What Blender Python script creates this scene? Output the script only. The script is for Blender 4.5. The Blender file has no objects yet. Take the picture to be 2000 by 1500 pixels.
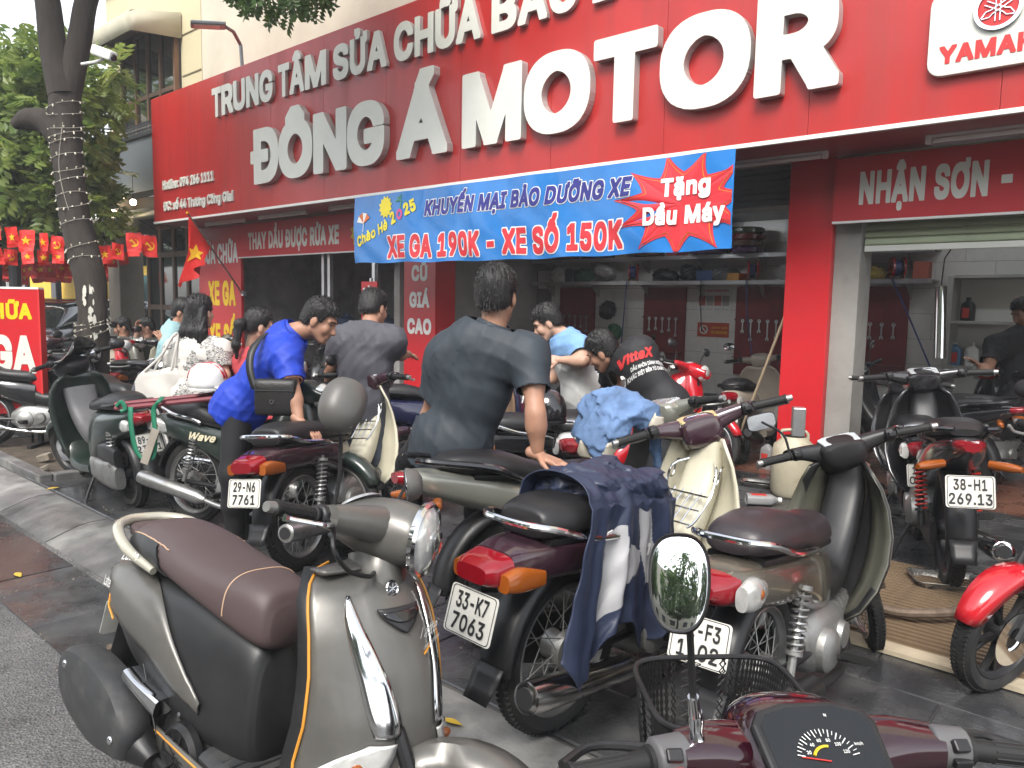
import bpy, bmesh, math, random, mathutils
import numpy as np
from mathutils import Matrix, Vector, Euler
from math import pi, sin, cos, radians as RAD, sqrt, hypot, atan2
random.seed(7); np.random.seed(7)
SC = bpy.context.scene
COL = SC.collection

# ------------------------------------------------------------------ camera
cd = bpy.data.cameras.new('camera'); cam = bpy.data.objects.new('camera', cd); COL.objects.link(cam)
cd.sensor_width = 36; cd.lens = 26.82; cd.clip_start = .02; cd.clip_end = 2000
_r = Vector((0.74934, 0.66193, 0.01832)); _u = Vector((-0.08085, 0.06400, 0.99467)); _f = Vector((-0.65723, 0.74683, -0.10147))
cam.matrix_world = Matrix(((_r.x, _u.x, -_f.x, 0), (_r.y, _u.y, -_f.y, 0), (_r.z, _u.z, -_f.z, 1.5), (0, 0, 0, 1)))
SC.camera = cam
# ------------------------------------------------------------------ sky, sun, exposure (overcast, bright)
W = bpy.data.worlds.new('World'); SC.world = W; W.use_nodes = True
wn, wl = W.node_tree.nodes, W.node_tree.links
SUN_EL, SUN_AZ = RAD(50), RAD(158)     # azimuth: compass direction the light comes from (x=sin, y=cos)
sky = wn.new('ShaderNodeTexSky'); sky.sky_type = 'NISHITA'; sky.sun_disc = False
sky.sun_elevation = SUN_EL; sky.sun_rotation = SUN_AZ
sky.air_density = 1.0; sky.dust_density = 1.5; sky.ozone_density = 1.0
hs = wn.new('ShaderNodeHueSaturation'); hs.inputs['Saturation'].default_value = .25
wl.new(sky.outputs[0], hs.inputs['Color']); bg = wn['Background']; bg.inputs[1].default_value = .15
wl.new(hs.outputs[0], bg.inputs[0])
sd = bpy.data.lights.new('sun', 'SUN'); sun = bpy.data.objects.new('sun', sd); COL.objects.link(sun)
sd.energy = 1.5; sd.angle = RAD(25); sd.color = (1, .95, .88)
_d = Vector((sin(SUN_AZ)*cos(SUN_EL), cos(SUN_AZ)*cos(SUN_EL), sin(SUN_EL)))
sun.rotation_euler = _d.to_track_quat('Z', 'Y').to_euler()
SC.view_settings.view_transform = 'Standard'; SC.view_settings.look = 'None'
SC.view_settings.exposure = 1.6; SC.view_settings.gamma = 1; SC.view_settings.use_curve_mapping = False
SC.render.engine = 'CYCLES'
SC.cycles.use_denoising = True; SC.cycles.max_bounces = 6; SC.cycles.diffuse_bounces = 4; SC.cycles.glossy_bounces = 3
SC.cycles.transmission_bounces = 4; SC.cycles.transparent_max_bounces = 6; SC.cycles.volume_bounces = 0
SC.cycles.caustics_reflective = False; SC.cycles.caustics_refractive = False; SC.cycles.sample_clamp_indirect = 6

# ------------------------------------------------------------------ materials
MATS = {}
def lin(c):
    if isinstance(c, str):
        c = [int(c[i:i+2], 16)/255 for i in (0, 2, 4)]
        return tuple(x/12.92 if x <= .04045 else ((x+.055)/1.055)**2.4 for x in c)
    return tuple(c)
def mat(name, col, rough=.5, metal=0, coat=0, var=.15, vs=5, bump=0, bs=80, dirt=0, dcol=(.12, .10, .08), ds=3, emis=0, trans=0, ior=1.45, alpha=1, spec=.5, stretch=None, sss=0):
    if name in MATS: return MATS[name]
    m = bpy.data.materials.new(name); m.use_nodes = True; MATS[name] = m
    N, L = m.node_tree.nodes, m.node_tree.links; B = N['Principled BSDF']
    col = lin(col)
    B.inputs['Roughness'].default_value = rough; B.inputs['Metallic'].default_value = metal
    B.inputs['Coat Weight'].default_value = coat; B.inputs['Coat Roughness'].default_value = .06
    B.inputs['Specular IOR Level'].default_value = spec; B.inputs['IOR'].default_value = ior
    if sss: B.inputs['Subsurface Weight'].default_value = sss; B.inputs['Subsurface Radius'].default_value = (.01, .004, .002)
    if trans: B.inputs['Transmission Weight'].default_value = trans
    if alpha < 1: B.inputs['Alpha'].default_value = alpha
    tc = N.new('ShaderNodeTexCoord'); src = tc.outputs['Object']
    if stretch:
        mp = N.new('ShaderNodeMapping'); mp.inputs['Scale'].default_value = stretch; L.new(src, mp.inputs[0]); src = mp.outputs[0]
    def noise(sc, det=4, rg=.6):
        n = N.new('ShaderNodeTexNoise'); n.inputs['Scale'].default_value = sc; n.inputs['Detail'].default_value = det
        n.inputs['Roughness'].default_value = rg; L.new(src, n.inputs['Vector']); return n.outputs['Fac']
    cur = None
    if var:
        r = N.new('ShaderNodeMapRange'); r.inputs[1].default_value = .3; r.inputs[2].default_value = .7
        r.inputs[3].default_value = 1-var; r.inputs[4].default_value = 1+var; L.new(noise(vs), r.inputs[0])
        mx = N.new('ShaderNodeVectorMath'); mx.operation = 'SCALE'; mx.inputs[0].default_value = col; L.new(r.outputs[0], mx.inputs['Scale']); cur = mx.outputs[0]
    if dirt:
        r = N.new('ShaderNodeMapRange'); r.inputs[1].default_value = .48; r.inputs[2].default_value = .72; r.inputs[4].default_value = dirt
        L.new(noise(ds, 8, .7), r.inputs[0])
        mx = N.new('ShaderNodeMix'); mx.data_type = 'RGBA'; L.new(r.outputs[0], mx.inputs[0])
        if cur: L.new(cur, mx.inputs[6])
        else: mx.inputs[6].default_value = (*col, 1)
        mx.inputs[7].default_value = (*dcol, 1); cur = mx.outputs[2]
        r2 = N.new('ShaderNodeMapRange'); r2.inputs[3].default_value = rough; r2.inputs[4].default_value = min(1, rough+.4); L.new(r.outputs[0], r2.inputs[0]); L.new(r2.outputs[0], B.inputs['Roughness'])
    if cur: L.new(cur, B.inputs['Base Color'])
    else: B.inputs['Base Color'].default_value = (*col, 1)
    if bump:
        b = N.new('ShaderNodeBump'); b.inputs['Strength'].default_value = bump; b.inputs['Distance'].default_value = .01
        L.new(noise(bs, 6), b.inputs['Height']); L.new(b.outputs[0], B.inputs['Normal'])
    if emis:
        B.inputs['Emission Color'].default_value = (*col, 1); B.inputs['Emission Strength'].default_value = emis
    return m

# ------------------------------------------------------------------ mesh builder
def V3(*a): return np.array(a[0] if len(a) == 1 else a, float)
def unit(v): v = np.asarray(v, float); l = np.linalg.norm(v); return v/l if l > 1e-12 else v
def catmull(P, n):
    P = np.asarray(P, float)
    if len(P) < 3 or n < 2: return P
    Q = np.vstack([2*P[0]-P[1], P, 2*P[-1]-P[-2]]); out = []
    for i in range(1, len(Q)-2):
        a, b, c, d = Q[i-1:i+3]
        for k in range(n):
            t = k/n
            out.append(.5*((2*b)+(-a+c)*t+(2*a-5*b+4*c-d)*t*t+(-a+3*b-3*c+d)*t**3))
    out.append(P[-1]); return np.array(out)
class MB:
    def __init__(s): s.v = []; s.f = []; s.m = []; s.mi = 0
    def add(s, vs, fs):
        o = len(s.v); s.v += [tuple(map(float, v)) for v in vs]; s.f += [tuple(i+o for i in f) for f in fs]; s.m += [s.mi]*len(fs); return s
    def box(s, c, d, rot=None):
        c = V3(c); x, y, z = V3(d)/2
        vs = np.array([(-x,-y,-z),(x,-y,-z),(x,y,-z),(-x,y,-z),(-x,-y,z),(x,-y,z),(x,y,z),(-x,y,z)])
        if rot is not None: vs = vs @ np.array(Euler(rot).to_matrix()).T
        return s.add(vs+c, [(0,3,2,1),(4,5,6,7),(0,1,5,4),(1,2,6,5),(2,3,7,6),(3,0,4,7)])
    def bx(s, x0, x1, y0, y1, z0, z1): return s.box(((x0+x1)/2,(y0+y1)/2,(z0+z1)/2), (abs(x1-x0),abs(y1-y0),abs(z1-z0)))
    def grid(s, P, closed_u=False, closed_v=False, flip=False):
        P = np.asarray(P, float); a, b = P.shape[:2]; fs = []
        for i in range(a-(0 if closed_u else 1)):
            for j in range(b-(0 if closed_v else 1)):
                q = (i*b+j, ((i+1) % a)*b+j, ((i+1) % a)*b+(j+1) % b, i*b+(j+1) % b)
                fs.append(q[::-1] if flip else q)
        return s.add(P.reshape(-1, 3), fs)
    def rings(s, R, cap=True):
        R = np.asarray(R, float); a, b = R.shape[:2]; o = len(s.v)
        s.grid(R, closed_v=True, flip=True)
        if cap:
            s.f.append(tuple(o+j for j in range(b))); s.f.append(tuple(o+(a-1)*b+j for j in reversed(range(b)))); s.m += [s.mi]*2
        return s
    def tube(s, path, r, n=8, closed=False, cap=True, sm=0):
        P = np.asarray(path, float)
        if sm: 
            P = catmull(P, sm)
        m = len(P); r = np.full(m, r, float) if np.isscalar(r) else np.interp(np.linspace(0, 1, m), np.linspace(0, 1, len(r)), r)
        T = np.array([unit((P[(i+1) % m]-P[i-1]) if closed else (P[min(i+1, m-1)]-P[max(i-1, 0)])) for i in range(m)])
        up = V3(0, 0, 1) if abs(T[0][2]) < .9 else V3(1, 0, 0)
        nrm = unit(np.cross(np.cross(T[0], up), T[0])); R = []
        for i in range(m):
            nrm = unit(nrm-T[i]*np.dot(nrm, T[i])); b = np.cross(T[i], nrm)
            R.append([P[i]+r[i]*(cos(2*pi*k/n)*nrm+sin(2*pi*k/n)*b) for k in range(n)])
        if closed: return s.grid(np.array(R), closed_u=True, closed_v=True, flip=True)
        return s.rings(R, cap)
    def cyl(s, p0, p1, r0, r1=None, n=16): return s.tube([p0, p1], [r0, r0 if r1 is None else r1], n)
    def lathe(s, prof, o=(0,0,0), ax=(0,0,1), n=24, cap=False, a0=0, a1=2*pi):
        ax = unit(ax); u = unit(np.cross(ax, (1, 0, 0) if abs(ax[0]) < .9 else (0, 1, 0))); w = np.cross(ax, u); o = V3(o)
        full = abs(a1-a0-2*pi) < 1e-6; an = [a0+(a1-a0)*k/(n if full else n-1) for k in range(n)]
        G = [[o+ax*h+r*(cos(t)*u+sin(t)*w) for t in an] for r, h in prof]
        if full: return s.rings(G, cap)
        return s.grid(G, flip=True)
    def loft(s, keys, n=20, m=5, y0=0):
        # keys: x, zbottom, ztop, halfwidth_bottom, halfwidth_top, exponent
        K = catmull([k if len(k) == 6 else (k[0], k[1], k[2], k[3], k[3], k[4] if len(k) > 4 else 2.4) for k in keys], m)
        R = []
        for x, a, b, wb, wt, e in K:
            zc, hz = (a+b)/2, (b-a)/2; row = []
            for k in range(n):
                t = 2*pi*k/n; cz = math.copysign(abs(sin(t))**(2/e), sin(t)); cy = math.copysign(abs(cos(t))**(2/e), cos(t))
                w = wb+(wt-wb)*(cz+1)/2; row.append((x, y0+w*cy, zc+hz*cz))
            R.append(row)
        return s.rings(R)
    def sweep(s, keys, side=(0,1,0), n=16, m=5):
        # keys: (x,y,z, halfwidth(side), halfheight, exp)
        K = catmull(keys, m); P = K[:, :3]; R = []
        for i, k in enumerate(K):
            T = unit(P[min(i+1, len(P)-1)]-P[max(i-1, 0)]); sd = V3(side); sd = unit(sd-T*np.dot(sd, T)); nn = np.cross(T, sd); e = k[5]
            R.append([P[i]+sd*k[3]*math.copysign(abs(cos(t))**(2/e), cos(t))+nn*k[4]*math.copysign(abs(sin(t))**(2/e), sin(t)) for t in [2*pi*j/n for j in range(n)]])
        return s.rings(R)
    def ell(s, c, r, n=16, m=10, rot=None):
        c = V3(c); r = V3(r) if not np.isscalar(r) else V3(r, r, r); R = []
        M3 = np.array(Euler(rot).to_matrix()) if rot is not None else np.eye(3)
        for i in range(m+1):
            a = -pi/2+pi*i/m; a = max(-pi/2+.05, min(pi/2-.05, a))
            R.append([c+M3@(r*V3(cos(a)*cos(2*pi*j/n), cos(a)*sin(2*pi*j/n), sin(a))) for j in range(n)])
        return s.rings(R)
    def poly(s, pts, ext, o=(0,0,0), X=(1,0,0), Y=(0,0,1), Z=None):
        # extruded polygon; pts 2D in X,Y; extruded along Z by ext
        X = V3(X); Y = V3(Y); Z = unit(np.cross(X, Y)) if Z is None else V3(Z); o = V3(o); k = len(pts)
        A = [o+X*p[0]+Y*p[1] for p in pts]; Bq = [q+Z*ext for q in A]
        return s.add(A+Bq, [tuple(reversed(range(k))), tuple(range(k, 2*k))]+[(i, (i+1) % k, k+(i+1) % k, k+i) for i in range(k)])
    def helix(s, p0, p1, R, r, turns, n=5, per=12):
        p0, p1 = V3(p0), V3(p1); ax = unit(p1-p0); u = unit(np.cross(ax, (0, 1, 0) if abs(ax[1]) < .9 else (1, 0, 0))); w = np.cross(ax, u); N = int(turns*per)
        return s.tube([p0+(p1-p0)*i/N+R*(cos(2*pi*i/per)*u+sin(2*pi*i/per)*w) for i in range(N+1)], r, n)
    def mesh(s, name, mats, smooth=35):
        me = bpy.data.meshes.new(name); me.from_pydata(s.v, [], s.f); 
        for m in (mats if isinstance(mats, (list, tuple)) else [mats]): me.materials.append(m)
        if max(s.m, default=0): me.polygons.foreach_set('material_index', s.m)
        bm = bmesh.new(); bm.from_mesh(me); bmesh.ops.recalc_face_normals(bm, faces=bm.faces); bm.to_mesh(me); bm.free()
        if smooth:
            me.shade_smooth(); me.set_sharp_from_angle(angle=RAD(smooth))
        me.update(); return me
    def build(s, name, mats, parent=None, smooth=35, bevel=0, solid=0, sub=0, so=0, kind=None, label=None):
        o = bpy.data.objects.new(name, s.mesh(name, mats, smooth)); COL.objects.link(o)
        if parent is not None: o.parent = parent
        if solid: md = o.modifiers.new('s', 'SOLIDIFY'); md.thickness = solid; md.offset = so
        if sub: md = o.modifiers.new('u', 'SUBSURF'); md.levels = md.render_levels = sub
        if bevel: md = o.modifiers.new('b', 'BEVEL'); md.width = bevel; md.segments = 2; md.limit_method = 'ANGLE'; md.angle_limit = RAD(40)
        if kind: o['kind'] = kind
        if label: o['label'] = label
        return o
def tag(o, label, cat=None, group=None, kind=None):
    o['label'] = label
    if cat: o['category'] = cat
    if group: o['group'] = group
    if kind: o['kind'] = kind
    return o
def thing(name, label, cat, loc=(0,0,0), rz=0, group=None, rot=None):
    o = bpy.data.objects.new(name, None); COL.objects.link(o); o.empty_display_size = .1
    o.location = loc; o.rotation_euler = rot if rot is not None else (0, 0, rz)
    return tag(o, label, cat, group)
def link_copy(me, name, parent=None, loc=(0,0,0), rot=(0,0,0), sc=(1,1,1)):
    o = bpy.data.objects.new(name, me); COL.objects.link(o); o.parent = parent; o.location = loc; o.rotation_euler = rot; o.scale = sc; return o
def struct(o): o['kind'] = 'structure'; return o

try:
    import os
    _FONT = bpy.data.fonts.load(os.path.join(bpy.utils.system_resource('DATAFILES', path='fonts'), 'Inter.woff2'))   # Blender's own interface font
except Exception:
    _FONT = None
CAPH = .509
def _loops(s, res=6):
    cu = bpy.data.curves.new('t', 'FONT'); cu.body = s; cu.size = 1; cu.align_x = 'LEFT'; cu.resolution_u = res
    if _FONT: cu.font = _FONT
    ob = bpy.data.objects.new('t', cu); COL.objects.link(ob)
    dg = bpy.context.evaluated_depsgraph_get(); cv = ob.evaluated_get(dg).to_curve(dg); out = []
    for sp in cv.splines:
        bp = sp.bezier_points; n = len(bp); L = []
        for a in range(n):
            p, q = bp[a], bp[(a+1) % n]; P0, P1, P2, P3 = p.co.xy, p.handle_right.xy, q.handle_left.xy, q.co.xy; ch = P3-P0
            flat = abs(ch.cross(P1-P0))+abs(ch.cross(P2-P0)) < 1e-6
            for k in range(1 if flat else res): t = k/res; L.append(P0*(1-t)**3+P1*3*t*(1-t)**2+P2*3*t*t*(1-t)+P3*t**3)
        if len(L) > 2: out.append(np.array([p[:] for p in L]))
    ob.evaluated_get(dg).to_curve_clear(); bpy.data.objects.remove(ob); bpy.data.curves.remove(cu); return out
_GL = {}
_LP = {}
def glyph(ch, off):
    """outline of one character, thickened by off through a distance field: (verts2d, tris)"""
    key = (ch, round(off, 4))
    if key in _GL: return _GL[key]
    Ls = _LP[ch] if ch in _LP else _loops(ch)
    if not Ls: _GL[key] = (np.zeros((0, 2)), []); return _GL[key]
    A = np.vstack(Ls); h = .0058; lo = A.min(0)-off-.02; n = np.ceil((A.max(0)+off+.02-lo)/h).astype(int)+1
    gx, gy = np.meshgrid(lo[0]+h*np.arange(n[0]), lo[1]+h*np.arange(n[1]), indexing='ij'); D2 = np.full(gx.shape, 9.0); wind = np.zeros(gx.shape, int)
    for L in Ls:
        for p, q in zip(L, np.roll(L, -1, 0)):
            d = q-p; l2 = max(1e-12, d@d); t = np.clip(((gx-p[0])*d[0]+(gy-p[1])*d[1])/l2, 0, 1); ex = gx-p[0]-t*d[0]; ey = gy-p[1]-t*d[1]; ex *= ex; ey *= ey; D2 = np.minimum(D2, ex*ex*ex+ey*ey*ey)      # a squarish (6-)norm keeps the corners crisp
            up = (p[1] <= gy) & (q[1] > gy); dn = (q[1] <= gy) & (p[1] > gy); sd = d[0]*(gy-p[1])-d[1]*(gx-p[0]); wind += (up & (sd > 0)).astype(int)-(dn & (sd < 0)).astype(int)
    D = D2**(1/6)*np.where(wind != 0, -1, 1)-off; S = D < 0; nxt = {}
    ii, jj = np.nonzero((S[:-1, :-1]+0+S[1:, :-1]+S[1:, 1:]+S[:-1, 1:]) % 4 != 0)
    def cut(a, b):
        t = D[a]/(D[a]-D[b]); return (lo[0]+h*(a[0]+(b[0]-a[0])*t), lo[1]+h*(a[1]+(b[1]-a[1])*t))
    pos = {}
    for i, j in zip(ii.tolist(), jj.tolist()):
        c = [(i, j), (i+1, j), (i+1, j+1), (i, j+1)]; st = [S[x] for x in c]; ent, ext_ = [], []
        for k in range(4):
            a, b = c[k], c[(k+1) % 4]
            if st[k] != st[(k+1) % 4]: e = (min(a, b), max(a, b)); pos.setdefault(e, cut(a, b)); (ent if st[k] else ext_).append((k, e))
        for k, e in ent:
            m = min(ext_, key=lambda z: (z[0]-k) % 4); nxt[e] = m[1]      # walk with the inside on one hand
    loops, seen = [], set()
    for e in list(nxt):
        if e in seen: continue
        P = []; q = e
        while q not in seen and q in nxt: seen.add(q); P.append(pos[q]); q = nxt[q]
        P = np.array(P)
        for _ in range(3):      # drop nearly collinear points
            if len(P) < 8: break
            a, b = np.roll(P, 1, 0), np.roll(P, -1, 0); ab = b-a; dist = np.abs(ab[:, 0]*(P[:, 1]-a[:, 1])-ab[:, 1]*(P[:, 0]-a[:, 0]))/np.maximum(np.linalg.norm(ab, axis=1), 1e-9); keep = dist > .0006; keep[::2] |= (np.arange(len(P)) % 2 == 0)[::2] & (dist[::2] > .0003); keep[1::2] |= False
            alt = np.ones(len(P), bool); alt[1::2] = keep[1::2]; P = P[alt] if _ % 2 == 0 else P[np.roll(alt, 1)]
        if len(P) > 2: loops.append(P)
    area = lambda L: .5*np.sum(L[:, 0]*np.roll(L[:, 1], -1)-np.roll(L[:, 0], -1)*L[:, 1])
    def inside(p, L):
        x, y = L[:, 0], L[:, 1]; x2, y2 = np.roll(x, -1), np.roll(y, -1)
        with np.errstate(divide='ignore', invalid='ignore'): return bool(np.sum(((y > p[1]) != (y2 > p[1])) & (p[0] < (x2-x)*(p[1]-y)/(y2-y)+x)) % 2)
    ar = [area(L) for L in loops]; sg = math.copysign(1, ar[int(np.argmax(np.abs(ar)))]); outs = [i for i, a in enumerate(ar) if a*sg > 0]; own = {i: [] for i in outs}
    for k, a in enumerate(ar):
        if a*sg < 0:
            c = [i for i in outs if inside(loops[k][0], loops[i])]
            if c: own[min(c, key=lambda i: abs(ar[i]))].append(k)
    V, F = [], []
    for i in outs:
        polys = [[Vector((x, y, 0)) for x, y in loops[k]] for k in [i]+own[i]]; o0 = len(V)
        for P in polys: V += [p[:2] for p in P]
        F += [tuple(o0+k for k in t) for t in mathutils.geometry.tessellate_polygon(polys)]
    _GL[key] = (np.array(V), F); return _GL[key]
_ADV = {}
def advance(ch):
    if ch not in _ADV:
        w = lambda s: np.ptp(np.vstack(_loops(s))[:, 0]); _ADV[ch] = w('H'+ch+'H')-w('HH')
    return _ADV[ch]
for _c in dict.fromkeys('ABCDEGHIKLMNOPRSTUVXYZĐÂÀÁẢÃẠĂẤẦẨẪẬÊẾỀÉÍÒÓÔỐỒƠỚỠÚÙŨƯỨỪỬỮỰÝ0123456789.-:abcdefghiklmnoprstuvxyạàáảăặâầấậêếôốồơớưươựđ/ '):   # while the scene is still empty, outlines evaluate fast
    _LP[_c] = _loops(_c); advance(_c)
def text_mb(s, size=1, off=0, ext=0, sx=1, shear=0, res=3, wide=False):
    off = off if wide else min(off, .042); x = 0; V, F = [np.zeros((0, 3))], []; o = 0
    for ch in s:
        v, f = glyph(ch, off)
        if len(v): V.append(np.stack([v[:, 0]+x+shear*v[:, 1], v[:, 1], v[:, 0]*0], 1)); F += [tuple(i+o for i in t) for t in f]; o += len(v)
        if len(s) > 1: x += advance(ch)+min(off, .042)*.9
    return np.vstack(V), F
def text_fit(s, w, h, o, X=(1,0,0), Y=(0,0,1), off=.02, ext=0, shear=0, lift=.002, mode='box', base=None, res=3, wide=False):
    """text flattened into a w x h box centred at o in plane X,Y (letters' real bounding box is fitted); Z=XxY is the front"""
    vs, fs = text_mb(s, 1, off, 0, 1, shear, res=res, wide=wide)
    X = unit(X); Y = unit(Y); Z = np.cross(X, Y); o = V3(o)
    lo, hi = vs.min(0), vs.max(0); d = hi-lo
    u = (vs[:, 0]-(lo[0]+hi[0])/2)/d[0]*w
    if base is None: v = (vs[:, 1]-(lo[1]+hi[1])/2)/d[1]*h
    else: v = (vs[:, 1]+min(off, .042))/(CAPH+2*min(off, .042))*h-h/2      # cap height = h
    A = o+np.outer(u, X)+np.outer(v, Y); nv, nf = [], []
    for q, f in enumerate(fs):          # every face on its own hair-thin level: font outlines overlap, and coplanar faces would render black
        k = len(nv); nv += [A[t]+Z*((ext or lift)+0) for t in f]; nf.append(tuple(range(k, k+len(f))))
    if ext:
        cnt = {}
        for f in fs:
            for a, b2 in zip(f, f[1:]+f[:1]): cnt.setdefault((min(a, b2), max(a, b2)), []).append((a, b2))
        for e in cnt.values():
            if len(e) == 1:
                a, b2 = e[0]; k = len(nv); nv += [A[a]+Z*ext, A[b2]+Z*ext, A[b2], A[a]]; nf.append((k, k+1, k+2, k+3))
    return nv, nf
def text_part(name, parent, s, w, h, o, X, Y, material, off=.02, shear=0, lift=.002, base=None, ext=0):
    b = MB(); b.add(*text_fit(s, w, h, o, X, Y, off, ext, shear, lift, base=base)); return b.build(name, material, parent, smooth=0 if not ext else 30)

# ------------------------------------------------------------------ measured-point helpers (real depths, metres)
def AT_D(x, y, d): return Vector((0, 0, 1.5))+d*(_r*((x-1000)/1490)-_u*((y-750)/1490)+_f)
def AT_Y(x, y, Y): v = AT_D(x, y, 1)-Vector((0, 0, 1.5)); return Vector((0, 0, 1.5))+v*(Y/v.y)
def AT_Z(x, y, z=0): v = AT_D(x, y, 1)-Vector((0, 0, 1.5)); return Vector((0, 0, 1.5))+v*((z-1.5)/v.z)

# ------------------------------------------------------------------ ground, road, kerb, pavement
def ground_mat(name, c1, c2, rough_dry, rough_wet, scale, wet, bump, bscale, speck=0):
    m = bpy.data.materials.new(name); m.use_nodes = True; N, L = m.node_tree.nodes, m.node_tree.links; B = N['Principled BSDF']
    g = N.new('ShaderNodeNewGeometry'); 
    def noise(s, d=6, r=.6):
        n = N.new('ShaderNodeTexNoise'); n.inputs['Scale'].default_value = s; n.inputs['Detail'].default_value = d; n.inputs['Roughness'].default_value = r; L.new(g.outputs['Position'], n.inputs[0]); return n.outputs[0]
    def rng(src, a, b, c, d):
        r = N.new('ShaderNodeMapRange'); r.inputs[1].default_value = a; r.inputs[2].default_value = b; r.inputs[3].default_value = c; r.inputs[4].default_value = d; L.new(src, r.inputs[0]); return r.outputs[0]
    oi = N.new('ShaderNodeObjectInfo')
    mx = N.new('ShaderNodeMix'); mx.data_type = 'RGBA'; mx.inputs[6].default_value = (*c1, 1); mx.inputs[7].default_value = (*c2, 1)
    L.new(rng(noise(scale), .35, .7, 0, 1), mx.inputs[0])
    sc = N.new('ShaderNodeVectorMath'); sc.operation = 'SCALE'; L.new(mx.outputs[2], sc.inputs[0]); L.new(rng(oi.outputs['Random'], 0, 1, .8, 1.2), sc.inputs['Scale'])
    cur = sc.outputs[0]
    if speck:
        v = N.new('ShaderNodeTexVoronoi'); v.inputs['Scale'].default_value = 95; L.new(g.outputs['Position'], v.inputs[0])
        mm = N.new('ShaderNodeMix'); mm.data_type = 'RGBA'; mm.blend_type = 'MULTIPLY'; mm.inputs[0].default_value = 1; L.new(cur, mm.inputs[6])
        rr = N.new('ShaderNodeValToRGB'); rr.color_ramp.elements[0].color = (.62, .62, .62, 1); rr.color_ramp.elements[1].color = (1.55, 1.52, 1.45, 1); L.new(v.outputs['Color'], rr.inputs[0]); L.new(rr.outputs[0], mm.inputs[7]); cur = mm.outputs[2]
    wetf = rng(noise(wet, 5), .38, .54, 0, 1)
    w = N.new('ShaderNodeMix'); w.data_type = 'RGBA'; w.blend_type = 'MULTIPLY'; L.new(wetf, w.inputs[0]); L.new(cur, w.inputs[6]); w.inputs[7].default_value = (.62, .62, .64, 1)
    big = N.new('ShaderNodeVectorMath'); big.operation = 'SCALE'; L.new(w.outputs[2], big.inputs[0]); L.new(rng(noise(.45, 8, .75), .3, .7, .62, 1.25), big.inputs['Scale']); st2 = N.new('ShaderNodeMix'); st2.data_type = 'RGBA'; st2.blend_type = 'MULTIPLY'; L.new(rng(noise(2.3, 3, .5), .62, .70, 0, .75), st2.inputs[0]); L.new(big.outputs[0], st2.inputs[6]); st2.inputs[7].default_value = (.35, .33, .30, 1)
    L.new(st2.outputs[2], B.inputs['Base Color']); L.new(rng(wetf, 0, 1, rough_dry, rough_wet), B.inputs['Roughness'])
    b = N.new('ShaderNodeBump'); b.inputs['Strength'].default_value = bump; b.inputs['Distance'].default_value = .008
    if speck: L.new(v.outputs['Distance'], b.inputs['Height'])
    else: L.new(noise(bscale), b.inputs['Height'])
    L.new(b.outputs[0], B.inputs['Normal']); MATS[name] = m; return m
M_ASPH = ground_mat('asphalt', (.105, .105, .107), (.165, .163, .158), .75, .5, 1.2, .5, .8, 90, speck=1)
M_SLAB = ground_mat('dark_stone', (.042, .044, .047), (.085, .085, .083), .55, .13, 5, 1.7, .3, 35)
M_KERB = ground_mat('kerb_stone', (.15, .15, .145), (.30, .29, .27), .7, .4, 4, 2.2, .4, 40)
M_FLOOR = ground_mat('red_floor_tile', (.13, .055, .035), (.19, .085, .055), .5, .22, 3, 1.2, .2, 30)
M_GROUT = mat('joint_mortar', (.075, .072, .068), .9, bump=.4)

b = MB(); P = [[(-400, y, -.075), (400, y, -.075)] for y in (-400, 400)]; b.grid(P)
struct(b.build('ground', M_ASPH, smooth=0))
pave = MB().bx(-60, 8, 2.0, 7.2, -.3, -.012).build('pavement', M_GROUT, smooth=0); struct(pave)
slabs = []
for k in range(4):
    h = .03; bb = MB(); w, d = .594, .394; e = .006
    z = [-h, -e, 0]; rr = [(w/2, d/2), (w/2, d/2), (w/2-e, d/2-e)]
    R = [[(sx*a+random.uniform(-.002, .002), sy*c+random.uniform(-.002, .002), zz) for sx, sy in ((-1,-1),(1,-1),(1,1),(-1,1))] for zz, (a, c) in zip(z, rr)]
    bb.rings(R); slabs.append(bb.mesh('paving_slab', M_SLAB, 0))
ns = 0
for j in range(12):
    for i in range(36):
        x = -15.6+i*.6+(.3 if j % 2 else 0)+.3; y = 2.03+j*.4+.2-.0
        if (x < -6.9 and x > -9.4 and y < 3.4) or y > 6.75: continue
        q = (Matrix(((_r.x,_r.y,_r.z),(_u.x,_u.y,_u.z),(-_f.x,-_f.y,-_f.z)))@Vector((x, y, -1.5)))
        if -q.z < .8 or abs(q.x/-q.z) > .78: continue
        ns += 1
        link_copy(slabs[(i*7+j*3) % 4], 'paving_slab', pave, (x, y, random.uniform(-.003, .002)), (random.gauss(0, .003), random.gauss(0, .003), 0))
# kerb stones and gutter
kerb = MB().bx(-60, 8, 1.63, 2.0, -.3, -.09).build('kerb', M_GROUT, smooth=0); struct(kerb)
bb = MB(); prof = [(2.0, -.2), (2.0, .004), (1.9, .006), (1.82, -.004), (1.68, -.052), (1.62, -.074), (1.62, -.2)]
bb.rings([[(x, y, z) for y, z in prof] for x in (-.494, -.25, 0, .25, .494)]); ks = bb.mesh('kerb_stone', M_KERB, 30)
for i in range(16): link_copy(ks, 'kerb_stone', kerb, (-10.6+i*1.0-.32, random.uniform(-.004, .004), random.uniform(-.004, .003)), (0, random.gauss(0, .003), 0))
gut = MB().bx(-60, 8, 1.12, 1.60, -.2, -.088).build('gutter', M_GROUT, smooth=0); struct(gut)
gs = MB().bx(-.396, .396, 1.125, 1.575, -.15, -.068).mesh('gutter_slab', M_SLAB, 0)
for i in range(15): link_copy(gs, 'gutter_slab', gut, (-9.2+i*.8, 0, random.uniform(-.001, .004)))
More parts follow.
